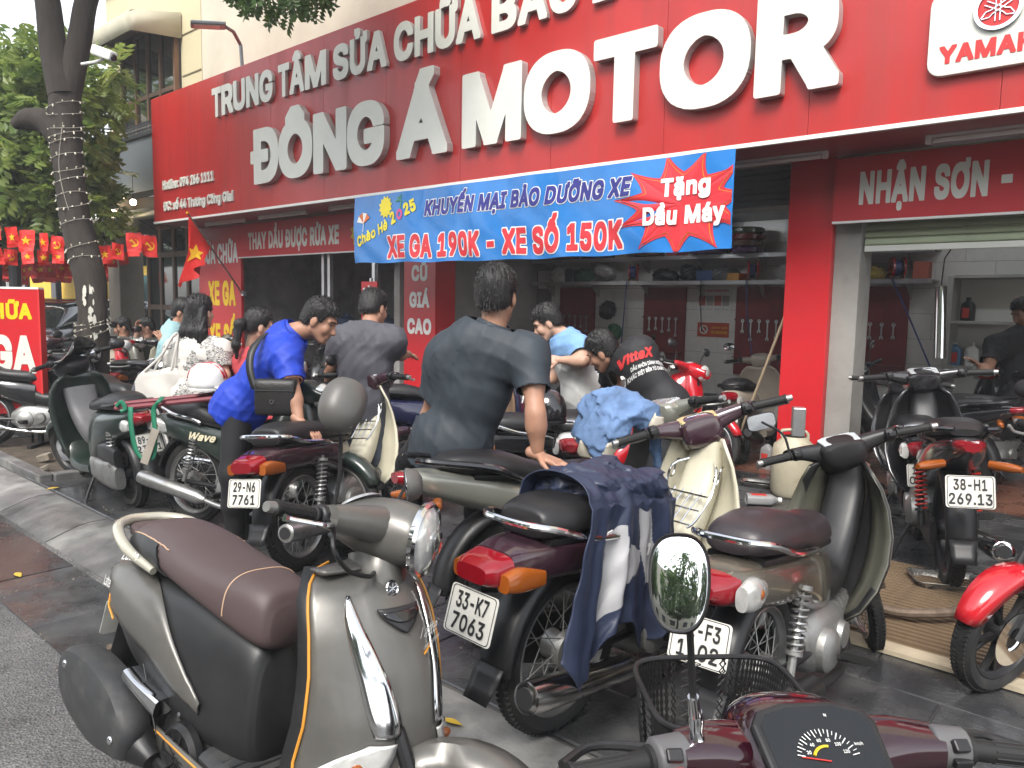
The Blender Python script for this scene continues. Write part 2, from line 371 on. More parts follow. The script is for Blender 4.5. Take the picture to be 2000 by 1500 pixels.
# drain grate in the gutter behind the near scooter
M_RUST = mat('rusty_iron', (.16, .12, .09), .7, .6, var=.35, vs=12, bump=.3)
gr = thing('drain_grate', 'rusty iron drain grate lying in the gutter behind the grey scooter', 'grate', (-3.2, 1.33, -.05))
for k in range(7): MB().bx(-.3, .3, -.16+k*.05, -.14+k*.05, -.01, .012).build('bar', M_RUST, gr, 0)
for s in (-1, 0, 1): MB().bx(s*.27-.014, s*.27+.014, -.18, .18, -.014, .008).build('cross_bar', M_RUST, gr, 0)
# tree pit with soil and broken bricks
pit = MB().bx(-9.4, -6.95, 2.12, 3.4, -.2, -.004).build('tree_pit_soil', mat('soil', (.07, .055, .04), .95, var=.4, vs=9, bump=1, bs=25), smooth=0); struct(pit)
pk = thing('tree_pit_edging', 'low dark stone edging around the soil bed of the street tree', 'edging', (-8.15, 2.7, 0))
for k, (x0, x1, y0, y1) in enumerate([(-9.45, -8.2, 2.04, 2.14), (-8.19, -6.9, 2.04, 2.14), (-6.98, -6.86, 2.145, 3.4), (-9.45, -8.2, 3.405, 3.5), (-8.19, -6.86, 3.405, 3.5)]):
    MB().bx(x0+8.15, x1+8.15, y0-2.7, y1-2.7, -.1, .06).build('edging_stone', M_KERB, pk, 0, bevel=.01)
M_RUB = mat('broken_concrete', (.22, .19, .15), .9, var=.35, vs=14, bump=.6)
for k in range(16):
    x, y = random.uniform(-7.9, -7.05), random.uniform(2.2, 3.25); s = random.uniform(.05, .15)
    pts = [(cos(a)*s*random.uniform(.7, 1.1), sin(a)*s*random.uniform(.6, 1)) for a in np.linspace(0, 2*pi, 6, endpoint=False)]
    o = MB().poly(pts, random.uniform(.03, .07), (0, 0, 0), (1,0,0), (0,1,0)).build('rubble_piece', M_RUB, None, 0, bevel=.006)
    o.location = (x, y, .01); o.rotation_euler = (random.gauss(0, .25), random.gauss(0, .25), random.uniform(0, 6))
    tag(o, 'broken piece of concrete among the rubble in the tree pit', 'rubble', 'rubble in the tree pit')
# fallen leaves
M_YL = mat('yellow_leaf', (.5, .33, .04), .6, var=.2)
for k, (px, py, z) in enumerate([(35, 1124, -.066), (103, 955, .004), (880, 1412, .004), (30, 902, .004)]):
    p = AT_Z(px, py, z); b = MB(); b.grid([[(x, y*sin(pi*(x+.05)/.1)*.6, .006*cos(x*30)) for y in (-.03, 0, .03)] for x in np.linspace(-.05, .05, 6)])
    o = b.build('fallen_leaf', M_YL, None, 60); o.location = (p.x, p.y, z+.004); o.rotation_euler = (.1, 0, k*1.7)
    tag(o, ['yellow leaf lying on the gutter slabs by the asphalt', 'yellow leaf on the wet pavement beside the kerb', 'small yellow leaf on the slabs between the two near motorbikes', 'yellow leaf near the corner of the tree pit'][k], 'leaf', 'fallen leaves')

# ------------------------------------------------------------------ shop sign
M_RED = mat('red_panel', (.385, .020, .018), .36, coat=.1, var=.10, vs=.8, dirt=.4, dcol=(.22, .035, .03), ds=2.0, stretch=(2.6, 1, .22))
M_RED2 = mat('red_vinyl', (.48, .020, .026), .5, var=.07, vs=1)
M_WHT = mat('white_paint', (.72, .72, .68), .4, var=.06, vs=2, dirt=.15, dcol=(.42, .4, .34), ds=2)
M_LET = mat('letter_face', (.62, .62, .56), .35, var=.05, vs=2, dirt=.15, dcol=(.45, .43, .36), ds=2.5)
M_ALU = mat('aluminium', (.55, .56, .57), .35, .9, var=.1)
M_DARK = mat('dark_metal', (.03, .03, .032), .45, .3, var=.1)
SY, SB, ST = 5.81, 2.775, 4.81
sign = thing('shop_sign', 'long red shop sign with big raised white letters above the repair shop', 'shop sign', (-6.5, SY, SB))
def inS(o): o.matrix_parent_inverse = Matrix.Translation((6.5, -SY, -SB)); return o
xs = [-13.24+1.223*i for i in range(13)]
for i in range(12): inS(MB().bx(xs[i]+.0015, xs[i+1]-.0015, SY+random.uniform(0, .001), SY+.04, SB+.03, ST).build('panel', M_RED, sign, 0, bevel=.002))
inS(MB().bx(-13.24, xs[-1], SY+.041, 6.9, ST-.03, ST).build('top_cover', M_RED2, sign, 0)); inS(MB().bx(-13.24, -13.2, SY+.041, 6.9, SB+.03, ST-.031).build('end_cover', M_RED2, sign, 0))
inS(MB().bx(-13.25, xs[-1], SY-.012, SY+.03, SB-.005, SB+.028).build('bottom_trim', M_WHT, sign, 0, bevel=.003))
inS(MB().bx(-13.24, xs[-1], SY+.031, 6.62, SB, SB+.025).build('soffit', mat('soffit_red', (.30, .03, .035), .3, var=.12, vs=1.2), sign, 0))
def letter(ch, x0, x1, z0, z1, ext=.07, bold=.045, extra_top=None):
    """one raised letter; z0..z1 is cap height, accents rise above it"""
    base = {'Â':'A','Ử':'Ư','Ữ':'Ư','Ô':'O','Á':'A','Ả':'A','Ỡ':'Ơ'}.get(ch, ch)
    vb, fb = text_mb(ch, 1, bold, wide=True); v0, _ = text_mb(base if base not in 'ƯƠ' else {'Ư':'U','Ơ':'O'}[base], 1)
    lo, hi = v0.min(0)-bold, v0.max(0)+bold
    u = x0+(vb[:, 0]-lo[0])/(hi[0]-lo[0])*(x1-x0); w = z0+(vb[:, 1]-lo[1])/(hi[1]-lo[1])*(z1-z0)
    nv, nf = [], []
    for q, f in enumerate(fb):
        k = len(nv); nv += [(u[t], SY-ext, w[t]) for t in f]; nf.append(tuple(range(k, k+len(f))))
    bb = MB(); bb.add(nv, nf); cnt = {}; bb.mi = 1
    for f in fb:
        for a, c in zip(f, f[1:]+f[:1]): cnt.setdefault((min(a, c), max(a, c)), []).append((a, c))
    sv, sf = [], []
    for e in cnt.values():
        if len(e) == 1:
            a, c = e[0]; k = len(sv); sv += [(u[a], SY-ext, w[a]), (u[c], SY-ext, w[c]), (u[c], SY-.003, w[c]), (u[a], SY-.003, w[a])]; sf.append((k, k+1, k+2, k+3))
    bb.add(sv, sf); inS(bb.build('letter', [M_LET, M_LETS], sign, 0))
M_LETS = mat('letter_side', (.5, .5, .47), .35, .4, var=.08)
for ch, a, c in [('T',-11.09,-10.82),('R',-10.81,-10.48),('U',-10.47,-10.15),('N',-10.12,-9.79),('G',-9.77,-9.44),('T',-9.30,-9.04),('Â',-9.03,-8.70),('M',-8.68,-8.22),('S',-8.08,-7.77),('Ử',-7.74,-7.45),('A',-7.41,-7.06),('C',-6.93,-6.61),('H',-6.58,-6.28),('Ữ',-6.25,-5.95),('A',-5.93,-5.58),('B',-5.43,-5.10),('Ả',-5.08,-4.72),('O',-4.70,-4.36),('D',-4.2,-3.88),('Ư',-3.84,-3.5),('Ỡ',-3.46,-3.1),('N',-3.06,-2.74),('G',-2.7,-2.36)]:
    letter(ch, a, c, 4.19, 4.61, .05, .036)
for ch, a, c in [('Đ',-9.96,-9.25),('Ô',-9.25,-8.47),('N',-8.45,-7.76),('G',-7.75,-7.05),('Á',-6.83,-6.01),('M',-5.79,-4.98),('O',-4.95,-4.17),('T',-4.14,-3.49),('O',-3.46,-2.67),('R',-2.63,-2.0)]:
    letter(ch, a, c, 3.11, 3.85, .09, .043)
M_LETD = mat('letter_shadow_grey', (.35, .35, .33), .4, var=.05)
for s, x0, x1, z, h in [('Hotline: 094 266 1111', -12.84, -11.15, 3.37, .15), ('ĐC: số 44 Trương Công Giai', -12.83, -10.58, 3.03, .15)]:
    inS(text_part('lettering', sign, s, x1-x0, h, ((x0+x1)/2, SY-.003, z), (1,0,0), (0,0,1), [M_LET], off=.03, ext=.025, base=1))
# round-cornered maker plate at the right of the sign
pl = MB(); rr = .09; x0, x1, z0, z1 = -1.44, -.66, 3.06, 3.6
pts = [(x0+rr-rr*cos(a), z1-rr+rr*sin(a)) for a in np.linspace(0, pi/2, 6)]+[(x1-rr+rr*sin(a), z1-rr+rr*cos(a)) for a in np.linspace(0, pi/2, 6)]+[(x1-rr+rr*cos(a), z0+rr-rr*sin(a)) for a in np.linspace(0, pi/2, 6)]+[(x0+rr-rr*sin(a), z0+rr-rr*cos(a)) for a in np.linspace(0, pi/2, 6)]
pl.poly(pts, .05, (0, SY-.053, 0), (1,0,0), (0,0,1), (0,1,0)); plate = inS(pl.build('maker_plate', M_LET, sign, 0, bevel=.004))
M_REDT = mat('red_print', (.55, .03, .03), .45, var=.05); M_CHROME = mat('chrome', (.75, .76, .78), .12, 1, var=.05)
inS(text_part('lettering', sign, 'YAMAHA', .64, .115, (-1.05, SY-.055, 3.19), (1,0,0), (0,0,1), M_REDT, off=.07))
cx, cz = -1.05, 3.42
inS(MB().lathe([(.112, 0), (.135, 0), (.135, .02), (.112, .02)], (cx, SY-.056, cz), (0,-1,0), 40).build('emblem_ring', M_CHROME, sign, 40))
inS(MB().lathe([(.0005, .006), (.125, .006), (.125, .0)], (cx, SY-.056, cz), (0,-1,0), 40).build('emblem_disc', M_REDT, sign, 30))
bb = MB()
for k in range(3):
    a = pi/2+k*2*pi/3
    for off in (-.016, .016):
        d = V3(cos(a), 0, sin(a)); n = V3(-sin(a), 0, cos(a)); c0 = V3(cx, SY-.066, cz)
        bb.tube([c0+n*off*.8-d*.08, c0+n*off*.8+d*.04, c0+n*off*1.3+d*.065, c0+n*off*.2+d*.105], .005, 6)
inS(bb.build('emblem_forks', M_CHROME, sign, 40))
# fluorescent battens under the soffit (unlit)
M_TUBE = mat('tube_white', (.7, .68, .64), .35, var=.04)
for k, (x, y) in enumerate([(-11.64, 6.22), (-9.9, 6.17), (-8.05, 6.12), (-2.87, 6.3), (-.9, 6.19)]):
    t = thing('tube_lamp', ['unlit white tube lamp under the sign above the hanging red flag', 'unlit white tube lamp under the sign left of the blue banner', 'unlit tube lamp under the sign right at the left end of the banner', 'unlit white tube lamp left of the red pillar top', 'long unlit tube lamp at the top right above the green shutter'][k], 'lamp', (x, y, SB))
    MB().bx(-.6, .6, -.02, .02, -.022, -.001).build('batten', M_TUBE, t, 0, bevel=.003); MB().cyl((-.57, 0, -.042), (.57, 0, -.042), .017).build('tube', M_TUBE, t)
    for s in (-1, 1): MB().bx(s*.6-.02, s*.6+.02, -.022, .022, -.062, -.001).build('end_cap', M_TUBE, t, 0, bevel=.004)
# street light above the sign
t = thing('sign_lamp', 'grey floodlight on a bent arm standing on top of the sign', 'lamp', (-10.62, 6.0, ST))
LP = [Vector(p)-Vector((-10.62, 6.0, ST)) for p in (AT_Y(470, 88, 6.0), AT_Y(456, 62, 5.82), AT_Y(440, 52, 5.66))]
MB().tube([(0,0,0), LP[0], LP[1], LP[2]], .026, 8).build('arm', mat('lamp_grey', (.2,.21,.22), .4, .6), t)
lc = LP[2]+Vector((-.10, -.2, -.01)); MB().box(lc, (.22, .46, .055), (0.1, 0, -.45)).build('lamp_head', MATS['lamp_grey'], t, 0, bevel=.015)
MB().box(lc+Vector((0, -.02, -.032)), (.17, .34, .012), (0.1, 0, -.45)).build('lens', M_LET, t, 0)
MB().box((0,0,.01), (.12,.12,.02)).build('foot_plate', MATS['lamp_grey'], t, 0)
# ------------------------------------------------------------------ shop building: walls, pillars, panels
M_CREAM = mat('cream_plaster', (.46, .43, .34), .85, var=.12, vs=1.2, bump=.15, bs=20, dirt=.4, dcol=(.45, .42, .35), ds=.9)
M_YELLOW = mat('yellow_plaster', (.50, .44, .28), .85, var=.08, vs=1, bump=.15, bs=20, dirt=.3, dcol=(.5, .43, .28), ds=1.2)
bld = thing('shop_building', 'cream plastered building above and behind the long red shop sign', 'building', (-6, 7, 0))
def inB(o): o.matrix_parent_inverse = Matrix.Translation((6, -7, 0)); return o
inB(MB().bx(-13.6, 6, 6.9, 7.1, 2.8, 9.5).build('upper_wall', M_CREAM, bld, 0))
M_TILE = mat('white_wall_tile', (.74, .74, .70), .2, var=.08, vs=2, dirt=.3, dcol=(.2, .19, .17), ds=2.2)
M_JOINT = mat('tile_joint', (.22, .21, .2), .8)
BY = 10.0
inB(MB().bx(-8.3, 6, BY, BY+.15, 0, 2.9).build('back_wall', M_JOINT, bld, 0))
inB(MB().bx(-14, 6, 6.62, BY+.2, 2.82, 2.9).build('shop_ceiling', mat('ceiling', (.75, .74, .70), .8), bld, 0))
inB(MB().bx(2.6, 2.75, 6.6, BY, 0, 2.82).build('side_wall', M_TILE, bld, 0))
inB(MB().bx(-8.4, -8.28, 7.0, BY, 0, 2.82).build('partition_wall', mat('grey_plaster', (.42, .41, .39), .8, var=.15, vs=2, dirt=.4, dcol=(.2,.19,.18)), bld, 0))
tm = MB().bx(-.298, .298, -.012, 0, -.148, .148).mesh('wall_tile', M_TILE, 0)
for j in range(9):
    for i in range(13):
        x = -7.95+i*.6+(.3 if j % 2 else 0)
        if x > -1.0: continue
        inB(link_copy(tm, 'wall_tile', bld, (x, BY+random.uniform(-.001, .001), .15+j*.3)))
struct(MB().bx(-14, 6, 6.76, BY, -.1, .006).build('shop_floor', M_FLOOR, smooth=0))
# dark wash bay at the left
M_BAY = mat('bay_wall', (.36, .35, .33), .8, var=.25, vs=2, dirt=.5, dcol=(.05,.05,.05))
inB(MB().bx(-13.2, -8.4, 8.9, 9.0, 0, 2.82).build('bay_back_wall', M_BAY, bld, 0))
inB(MB().bx(-13.3, -13.2, 6.62, 9.0, 0, 2.82).build('bay_side_wall', M_BAY, bld, 0))
inB(MB().bx(-11.0, -10.2, 8.84, 8.89, 0, 2.1).build('bay_door', mat('bay_door_grey', (.22, .22, .225), .5, var=.1), bld, 0, bevel=.01))
for x in (-9.75, -9.6, -8.55): inB(MB().bx(x-.03, x+.03, 6.75, 6.81, 0, 2.7).build('bay_post', M_ALU, bld, 0))
inB(MB().bx(-11.8, -9.7, 8.0, 8.5, .85, .92).build('bay_shelf', M_BAY, bld, 0))
for k, (x, z, r) in enumerate([(-11.2, 1.12, .17), (-10.6, 1.08, .13), (-10.1, 1.15, .2)]):
    o = MB().lathe([(.01, 0), (r, .01), (r*1.05, .12), (r, .3), (.06, .36), (.05, .4)], (0,0,0)).build('water_can', mat('can_blue', (.05, .08, .16), .4, var=.2), None); o.location = (x, 8.25, .92); tag(o, ['large dark blue can on the shelf in the wash bay', 'smallest blue can on the shelf in the wash bay', 'widest blue can at the right of the wash bay shelf'][k], 'can', 'cans in the wash bay')
# pillars
def pillar(name, label, x0, x1, y0=6.6, y1=6.95, m=M_RED):
    p = thing(name, label, 'pillar', ((x0+x1)/2, (y0+y1)/2, 0)); w, d = x1-x0, y1-y0
    MB().bx(-w/2, w/2, -d/2, d/2, 0, 2.774).build('shaft', m, p, 0, bevel=.004); return p
M_REDP = mat('red_panel_bright', (.50, .016, .022), .35, coat=.1, var=.06, vs=1, dirt=.12, dcol=(.2,.02,.02), ds=3)
p1 = pillar('red_pillar', 'plain glossy red pillar between the banner and the green shutter', -2.66, -2.28, m=M_REDP)
MB().bx(.192, .40, -.10, .2, 0, 2.73).build('jamb', mat('concrete_grey', (.26, .25, .23), .8, var=.15, vs=2, bump=.2, dirt=.3), p1, 0)
p2 = pillar('sign_pillar', 'red pillar with white words GIÁ CAO on it behind the sitting man', -7.72, -7.12, m=M_REDP)
for s, w, z in [('THU', .36, 2.5), ('XE', .3, 2.2), ('CŨ', .30, 1.90), ('GIÁ', .38, 1.56), ('CAO', .46, 1.22)]:
    text_part('lettering', p2, s, w, .2 if s in ('THU','XE','CAO') else .2, (.0, -.176, z), (1,0,0), (0,0,1), M_WHT, off=.05, base=1)
p3 = thing('wall_panel', 'red panel with white and yellow words XE GA beside the flag', 'sign panel', (-12.5, 6.6, 0))
MB().bx(-.74, .70, -.03, .02, .05, 2.76).build('panel', M_REDP, p3, 0, bevel=.003)
M_YEL = mat('yellow_print', (.75, .5, .01), .45, var=.05)
text_part('lettering', p3, 'SỬA CHỮA', 1.24, .33, (.0, -.032, 2.3), (1,0,0), (0,0,1), M_WHT, off=.05, base=1)
text_part('lettering', p3, 'XE GA', .92, .42, (.06, -.032, 1.63), (1,0,0), (0,0,1), M_YEL, off=.06, base=1)
text_part('lettering', p3, 'XE SỐ', .92, .42, (.06, -.032, .9), (1,0,0), (0,0,1), M_YEL, off=.06, base=1)
# boards under the soffit
def board(name, label, x0, x1, z0, z1, s, tx0, tx1, th, tz):
    t = thing(name, label, 'sign', ((x0+x1)/2, 6.52, z0)); w = x1-x0; hh = z1-z0
    MB().bx(-w/2, w/2, 0, .03, .02, hh).build('board', M_RED2, t, 0); MB().bx(-w/2, w/2, -.006, .03, 0, .018).build('edge_trim', M_WHT, t, 0)
    text_part('lettering', t, s, tx1-tx0, th, ((tx0+tx1)/2-(x0+x1)/2, -.001, tz-z0), (1,0,0), (0,0,1), M_LET, off=.045, base=1); return t
bo = board('word_board', 'red board reading THAY DẦU ĐƯỢC RỬA XE left of the blue banner', -11.78, -7.75, 2.20, 2.74, 'THAY DẦU ĐƯỢC RỬA XE', -11.46, -9.02, .27, 2.46)
st = MB(); pts = [((.36 if k % 2 else .30)*cos(k*pi/14), (.36 if k % 2 else .30)*sin(k*pi/14)) for k in range(28)]
st.poly([(x*.95, y*.7) for x, y in pts], .004, (-8.42+9.765, -.004, .26), (1,0,0), (0,0,1), (0,1,0)); st.build('starburst', mat('yellow_vinyl', (.62, .52, .02), .5), bo, 0)
board('word_board', 'red board reading NHẬN SƠN above the green roller shutter', -2.26, 1.4, 2.22, 2.74, 'NHẬN SƠN - GÒ HÀN', -2.06, -.28, .26, 2.49)
# roller shutters
M_SHUT = mat('green_shutter', (.30, .34, .22), .45, .2, var=.08, vs=2, dirt=.2); M_SHUTD = mat('grey_shutter', (.12, .125, .12), .5, .3, var=.1)
def shutter(label, x0, x1, y, z0, n, hgt, m, trim):
    t = thing('roller_shutter', label, 'shutter', ((x0+x1)/2, y, z0)); w = x1-x0; sm = MB(); pr = [(.0, 0), (-.012, .008), (-.014, hgt*.5), (-.006, hgt-.006), (.0, hgt-.002), (.012, hgt-.002), (.012, 0)]
    sm.rings([[(x, yy, zz) for yy, zz in pr] for x in (-w/2, w/2)]); me = sm.mesh('slat', m, 25)
    for k in range(n): link_copy(me, 'slat', t, (0, 0, .05+k*hgt))
    MB().bx(-w/2, w/2, -.02, .015, 0, .048).build('bottom_bar', trim, t, 0, bevel=.004); return t
shutter('pale green roller shutter pulled up in the right bay', -2.05, 2.6, 6.72, 2.0, 12, .06, M_SHUT, M_LET)
shutter('dark grey roller shutter pulled up behind the banner in the middle bay', -7.1, -2.67, 6.78, 2.44, 5, .06, M_SHUTD, M_SHUTD)
# ------------------------------------------------------------------ blue banner
def banner_pt(u, v):   # u 0..1 along, v 0..1 up
    x = -7.65+4.88*u; z = 1.985+.78*v+(-.02*sin(pi*u))*(1-v)+.006*sin(u*40)*(1-v)
    y = 5.765-.010*sin(u*31+v*3)-.022*(1-v)*sin(u*9)-.018*sin(pi*v)*(.5+.5*sin(u*17))-.010*v*abs(sin(u*25+1.5*(1-v)*sin(u*7)))-.006*sin(u*60+v*14)*(1-v)
    return (x, y, z)
ban = thing('promotion_banner', 'blue cloth banner with red prices and a red starburst hanging under the sign', 'banner', banner_pt(.5, 0))
bi = Matrix.Translation(-Vector(banner_pt(.5, 0)))
def onban(vs, lift):    # flat design coordinates (metres from left bottom) -> banner surface
    return [tuple(V3(banner_pt(p[0]/4.88, p[1]/.78))-V3(0, lift+(p[2] if len(p) > 2 else 0), 0)) for p in vs]
def inBan(o): o.matrix_parent_inverse = bi; return o
b = MB(); b.grid([[banner_pt(u, v) for v in np.linspace(0, 1, 20)] for u in np.linspace(0, 1, 160)])
inBan(b.build('cloth', mat('banner_blue', (.018, .16, .46), .25, var=.12, vs=3, coat=.25, bump=.25, bs=9), ban, 60))
def ban_text(s, cx, cz, w, h, m, off, outline=None, shear=0, rot=0, lift=.004, base=1):
    off = min(off, .04)
    for mm, of, lf in ([(outline, off+.03, lift)] if outline else [])+[(m, off, lift+.004)]:
        v, f = text_fit(s, w, h, (0,0,0), (1,0,0), (0,1,0), of, 0, shear, 0, base=base, wide=True); v = np.array(v)
        if of != off: # keep glyph centres aligned for the outline
            v0, _ = text_fit(s, w, h, (0,0,0), (1,0,0), (0,1,0), off, 0, shear, 0, base=base); v0 = np.array(v0); k = .03/.59*h; v[:, 0] *= (np.ptp(v0[:, 0])+2*k*w/np.ptp(v0[:,0]))/np.ptp(v[:, 0])
        c, sn = cos(rot), sin(rot); q = np.stack([cx+v[:, 0]*c-v[:, 1]*sn, cz+v[:, 0]*sn+v[:, 1]*c, v[:, 2]], 1)
        b = MB(); b.add(onban(q, lf), f); inBan(b.build('lettering', mm, ban, 0))
M_WP = mat('white_print', (.72, .72, .70), .4, var=.05); M_NAVY = mat('navy_print', (.03, .03, .20), .4); M_REDB = mat('banner_red', (.55, .03, .04), .35, var=.08)
ban_text('KHUYẾN MẠI BẢO DƯỠNG XE', 2.6, .575, 2.70, .165, M_NAVY, .04, M_WP, shear=.2)
ban_text('XE GA 190K - XE SỐ 150K', 2.25, .175, 3.22, .25, M_REDB, .04, M_WP)
pts = []
for k in range(22):
    a = 2*pi*k/22+.1; r = (1.0 if k % 2 == 0 else .60); pts.append((4.42+r*.68*cos(a), .385+r*.44*sin(a)))
def star_in(pts, sc, lift, m, name):
    c = np.mean(pts, 0); q = []
    for i in range(len(pts)):
        p, nx = np.array(pts[i]), np.array(pts[(i+1) % len(pts)]); mid = (p+nx)/2+(c-(p+nx)/2)*.12
        for t in np.linspace(0, 1, 6, endpoint=False): q.append((1-t)**2*p+2*t*(1-t)*mid+t*t*nx)
    q = [c+(x-c)*sc for x in q]; q = [(min(4.87, max(.01, x[0])), min(.775, max(.005, x[1]))) for x in q]
    b = MB(); b.add(onban([tuple(c)]+q, lift), [(0, i+1, (i+1) % len(q)+1) for i in range(len(q))]); inBan(b.build(name, m, ban, 0))
M_YLN = mat('yellow_line', (.7, .35, .02), .4)
star_in(pts, 1, .006, M_REDB, 'starburst'); star_in(pts, .90, .0085, M_YLN, 'starburst_outline'); star_in(pts, .885, .011, M_REDB, 'starburst_fill')
ban_text('Tặng', 4.46, .53, .46, .15, M_WP, .055, lift=.0135); ban_text('Dầu Máy', 4.45, .30, .74, .15, M_WP, .055, lift=.0135)
M_YP = mat('banner_yellow', (.75, .62, .03), .4)
ban_text('Chào Hè', .36, .34, .60, .12, M_YP, .03, shear=.25, rot=.35); ban_text('2', .74, .50, .09, .14, M_YP, .04, rot=.35); ban_text('25', 1.02, .60, .18, .14, M_YP, .04, rot=.35)
# summer motif: parasol, plain sun disc with rays, palm
b = MB(); c = (.60, .63); q = [(c[0]+(.13 if k % 2 else .10)*cos(k*pi/12), c[1]+(.13 if k % 2 else .10)*sin(k*pi/12)) for k in range(24)]
b.add(onban([c]+q, .006), [(0, i+1, (i+1) % 24+1) for i in range(24)]); inBan(b.build('sun_motif', M_YP, ban, 0))
b = MB()
for k in range(4):
    a0, a1 = .2+k*.62, .2+(k+1)*.62; b.mi = k % 2; b.add(onban([(.2, .46), (.2+.13*cos(a0+.3), .46+.13*sin(a0+.3)), (.2+.13*cos(a1+.3), .46+.13*sin(a1+.3))], .008), [(0, 1, 2)])
b.mi = 1; b.add(onban([(.195, .46), (.205, .46), (.2, .36), (.19, .36)], .0075), [(0, 1, 2, 3)]); inBan(b.build('parasol_motif', [mat('orange_print', (.6, .14, .03), .4), M_WP], ban, 0))
b = MB(); b.add(onban([(.86, .56), (.88, .56), (.895, .68), (.88, .68)], .006), [(0, 1, 2, 3)])
for k in range(6):
    a = k*pi/5; b.add(onban([(.885, .68), (.885+.07*cos(a-.2), .68+.07*sin(a-.2)), (.885+.1*cos(a), .67+.08*sin(a))], .0075), [(0, 1, 2)])
inBan(b.build('palm_motif', mat('palm_green', (.05, .25, .05), .4), ban, 0))
b = MB(); q1 = [(.865+.05*cos(t), .53+.06*sin(t)) for t in np.linspace(0, 2*pi, 16, endpoint=False)]; q2 = [(.865+.022*cos(t), .53+.028*sin(t)) for t in np.linspace(0, 2*pi, 16, endpoint=False)]
b.add(onban(q1+q2, .007), [(i, (i+1) % 16, 16+(i+1) % 16, 16+i) for i in range(16)]); inBan(b.build('ring_motif', mat('pink_print', (.6, .06, .22), .4), ban, 0))

# ------------------------------------------------------------------ motorbikes
M_TYRE = mat('tyre_rubber', (.012, .012, .0125), .75, var=.25, vs=9, bump=.3, bs=120, dirt=.5, dcol=(.07, .065, .055), ds=6)
M_RIM = mat('dull_chrome', (.45, .45, .44), .32, .9, var=.15, dirt=.5, dcol=(.14, .11, .08), ds=7)
M_ALLOY = mat('cast_alloy', (.30, .30, .29), .45, .8, var=.2, dirt=.6, dcol=(.08, .065, .05), ds=6, bump=.15)
M_CAST = mat('black_cast', (.03, .03, .032), .4, .4, var=.2, dirt=.3)
M_CHR = mat('bright_chrome', (.72, .73, .74), .1, 1, var=.05, dirt=.18, dcol=(.2, .17, .14), ds=8)
M_BLK = mat('black_plastic', (.011, .011, .012), .40, var=.15, dirt=.22, dcol=(.045, .042, .04), ds=5)
M_BLKG = mat('black_gloss', (.012, .012, .014), .15, coat=.6, var=.1, dirt=.12, dcol=(.07, .065, .06), ds=5)
M_GREYP = mat('grey_plastic', (.09, .09, .095), .5, var=.12, dirt=.3, dcol=(.13, .12, .1), ds=6)
M_SEAT = mat('seat_vinyl', (.012, .0115, .0125), .40, var=.15, bump=.12, bs=260, dirt=.15, dcol=(.045, .042, .04))
M_GRIP = mat('grip_rubber', (.010, .010, .010), .65, var=.1)
M_LENSR = mat('red_lens', (.20, .004, .010), .12, coat=.6, var=.15)
M_LENSA = mat('amber_lens', (.26, .065, .008), .15, coat=.5, var=.15)
M_LENSC = mat('clear_lens', (.55, .55, .53), .08, .35, coat=.8, var=.25, vs=14)
M_GLASSM = mat('mirror_glass', (.82, .84, .85), .015, 1, var=0)
M_PLATE = mat('plate_white', (.62, .61, .56), .4, var=.06, dirt=.4, dcol=(.3, .27, .22), ds=9)
M_PTXT = mat('plate_black', (.02, .02, .022), .5)
M_SPRING = mat('spring_steel', (.35, .35, .35), .35, .8, dirt=.4)
M_DIAL = mat('dial_face', (.35, .36, .37), .08, coat=.8, var=.2, vs=8)
def paint(name, c, rough=.25, coat=.6, metal=0, dirt=.2): return mat(name, c, rough, metal, coat, var=.06, vs=3, dirt=dirt, dcol=(.10, .09, .075), ds=4)
WHEELC = {}
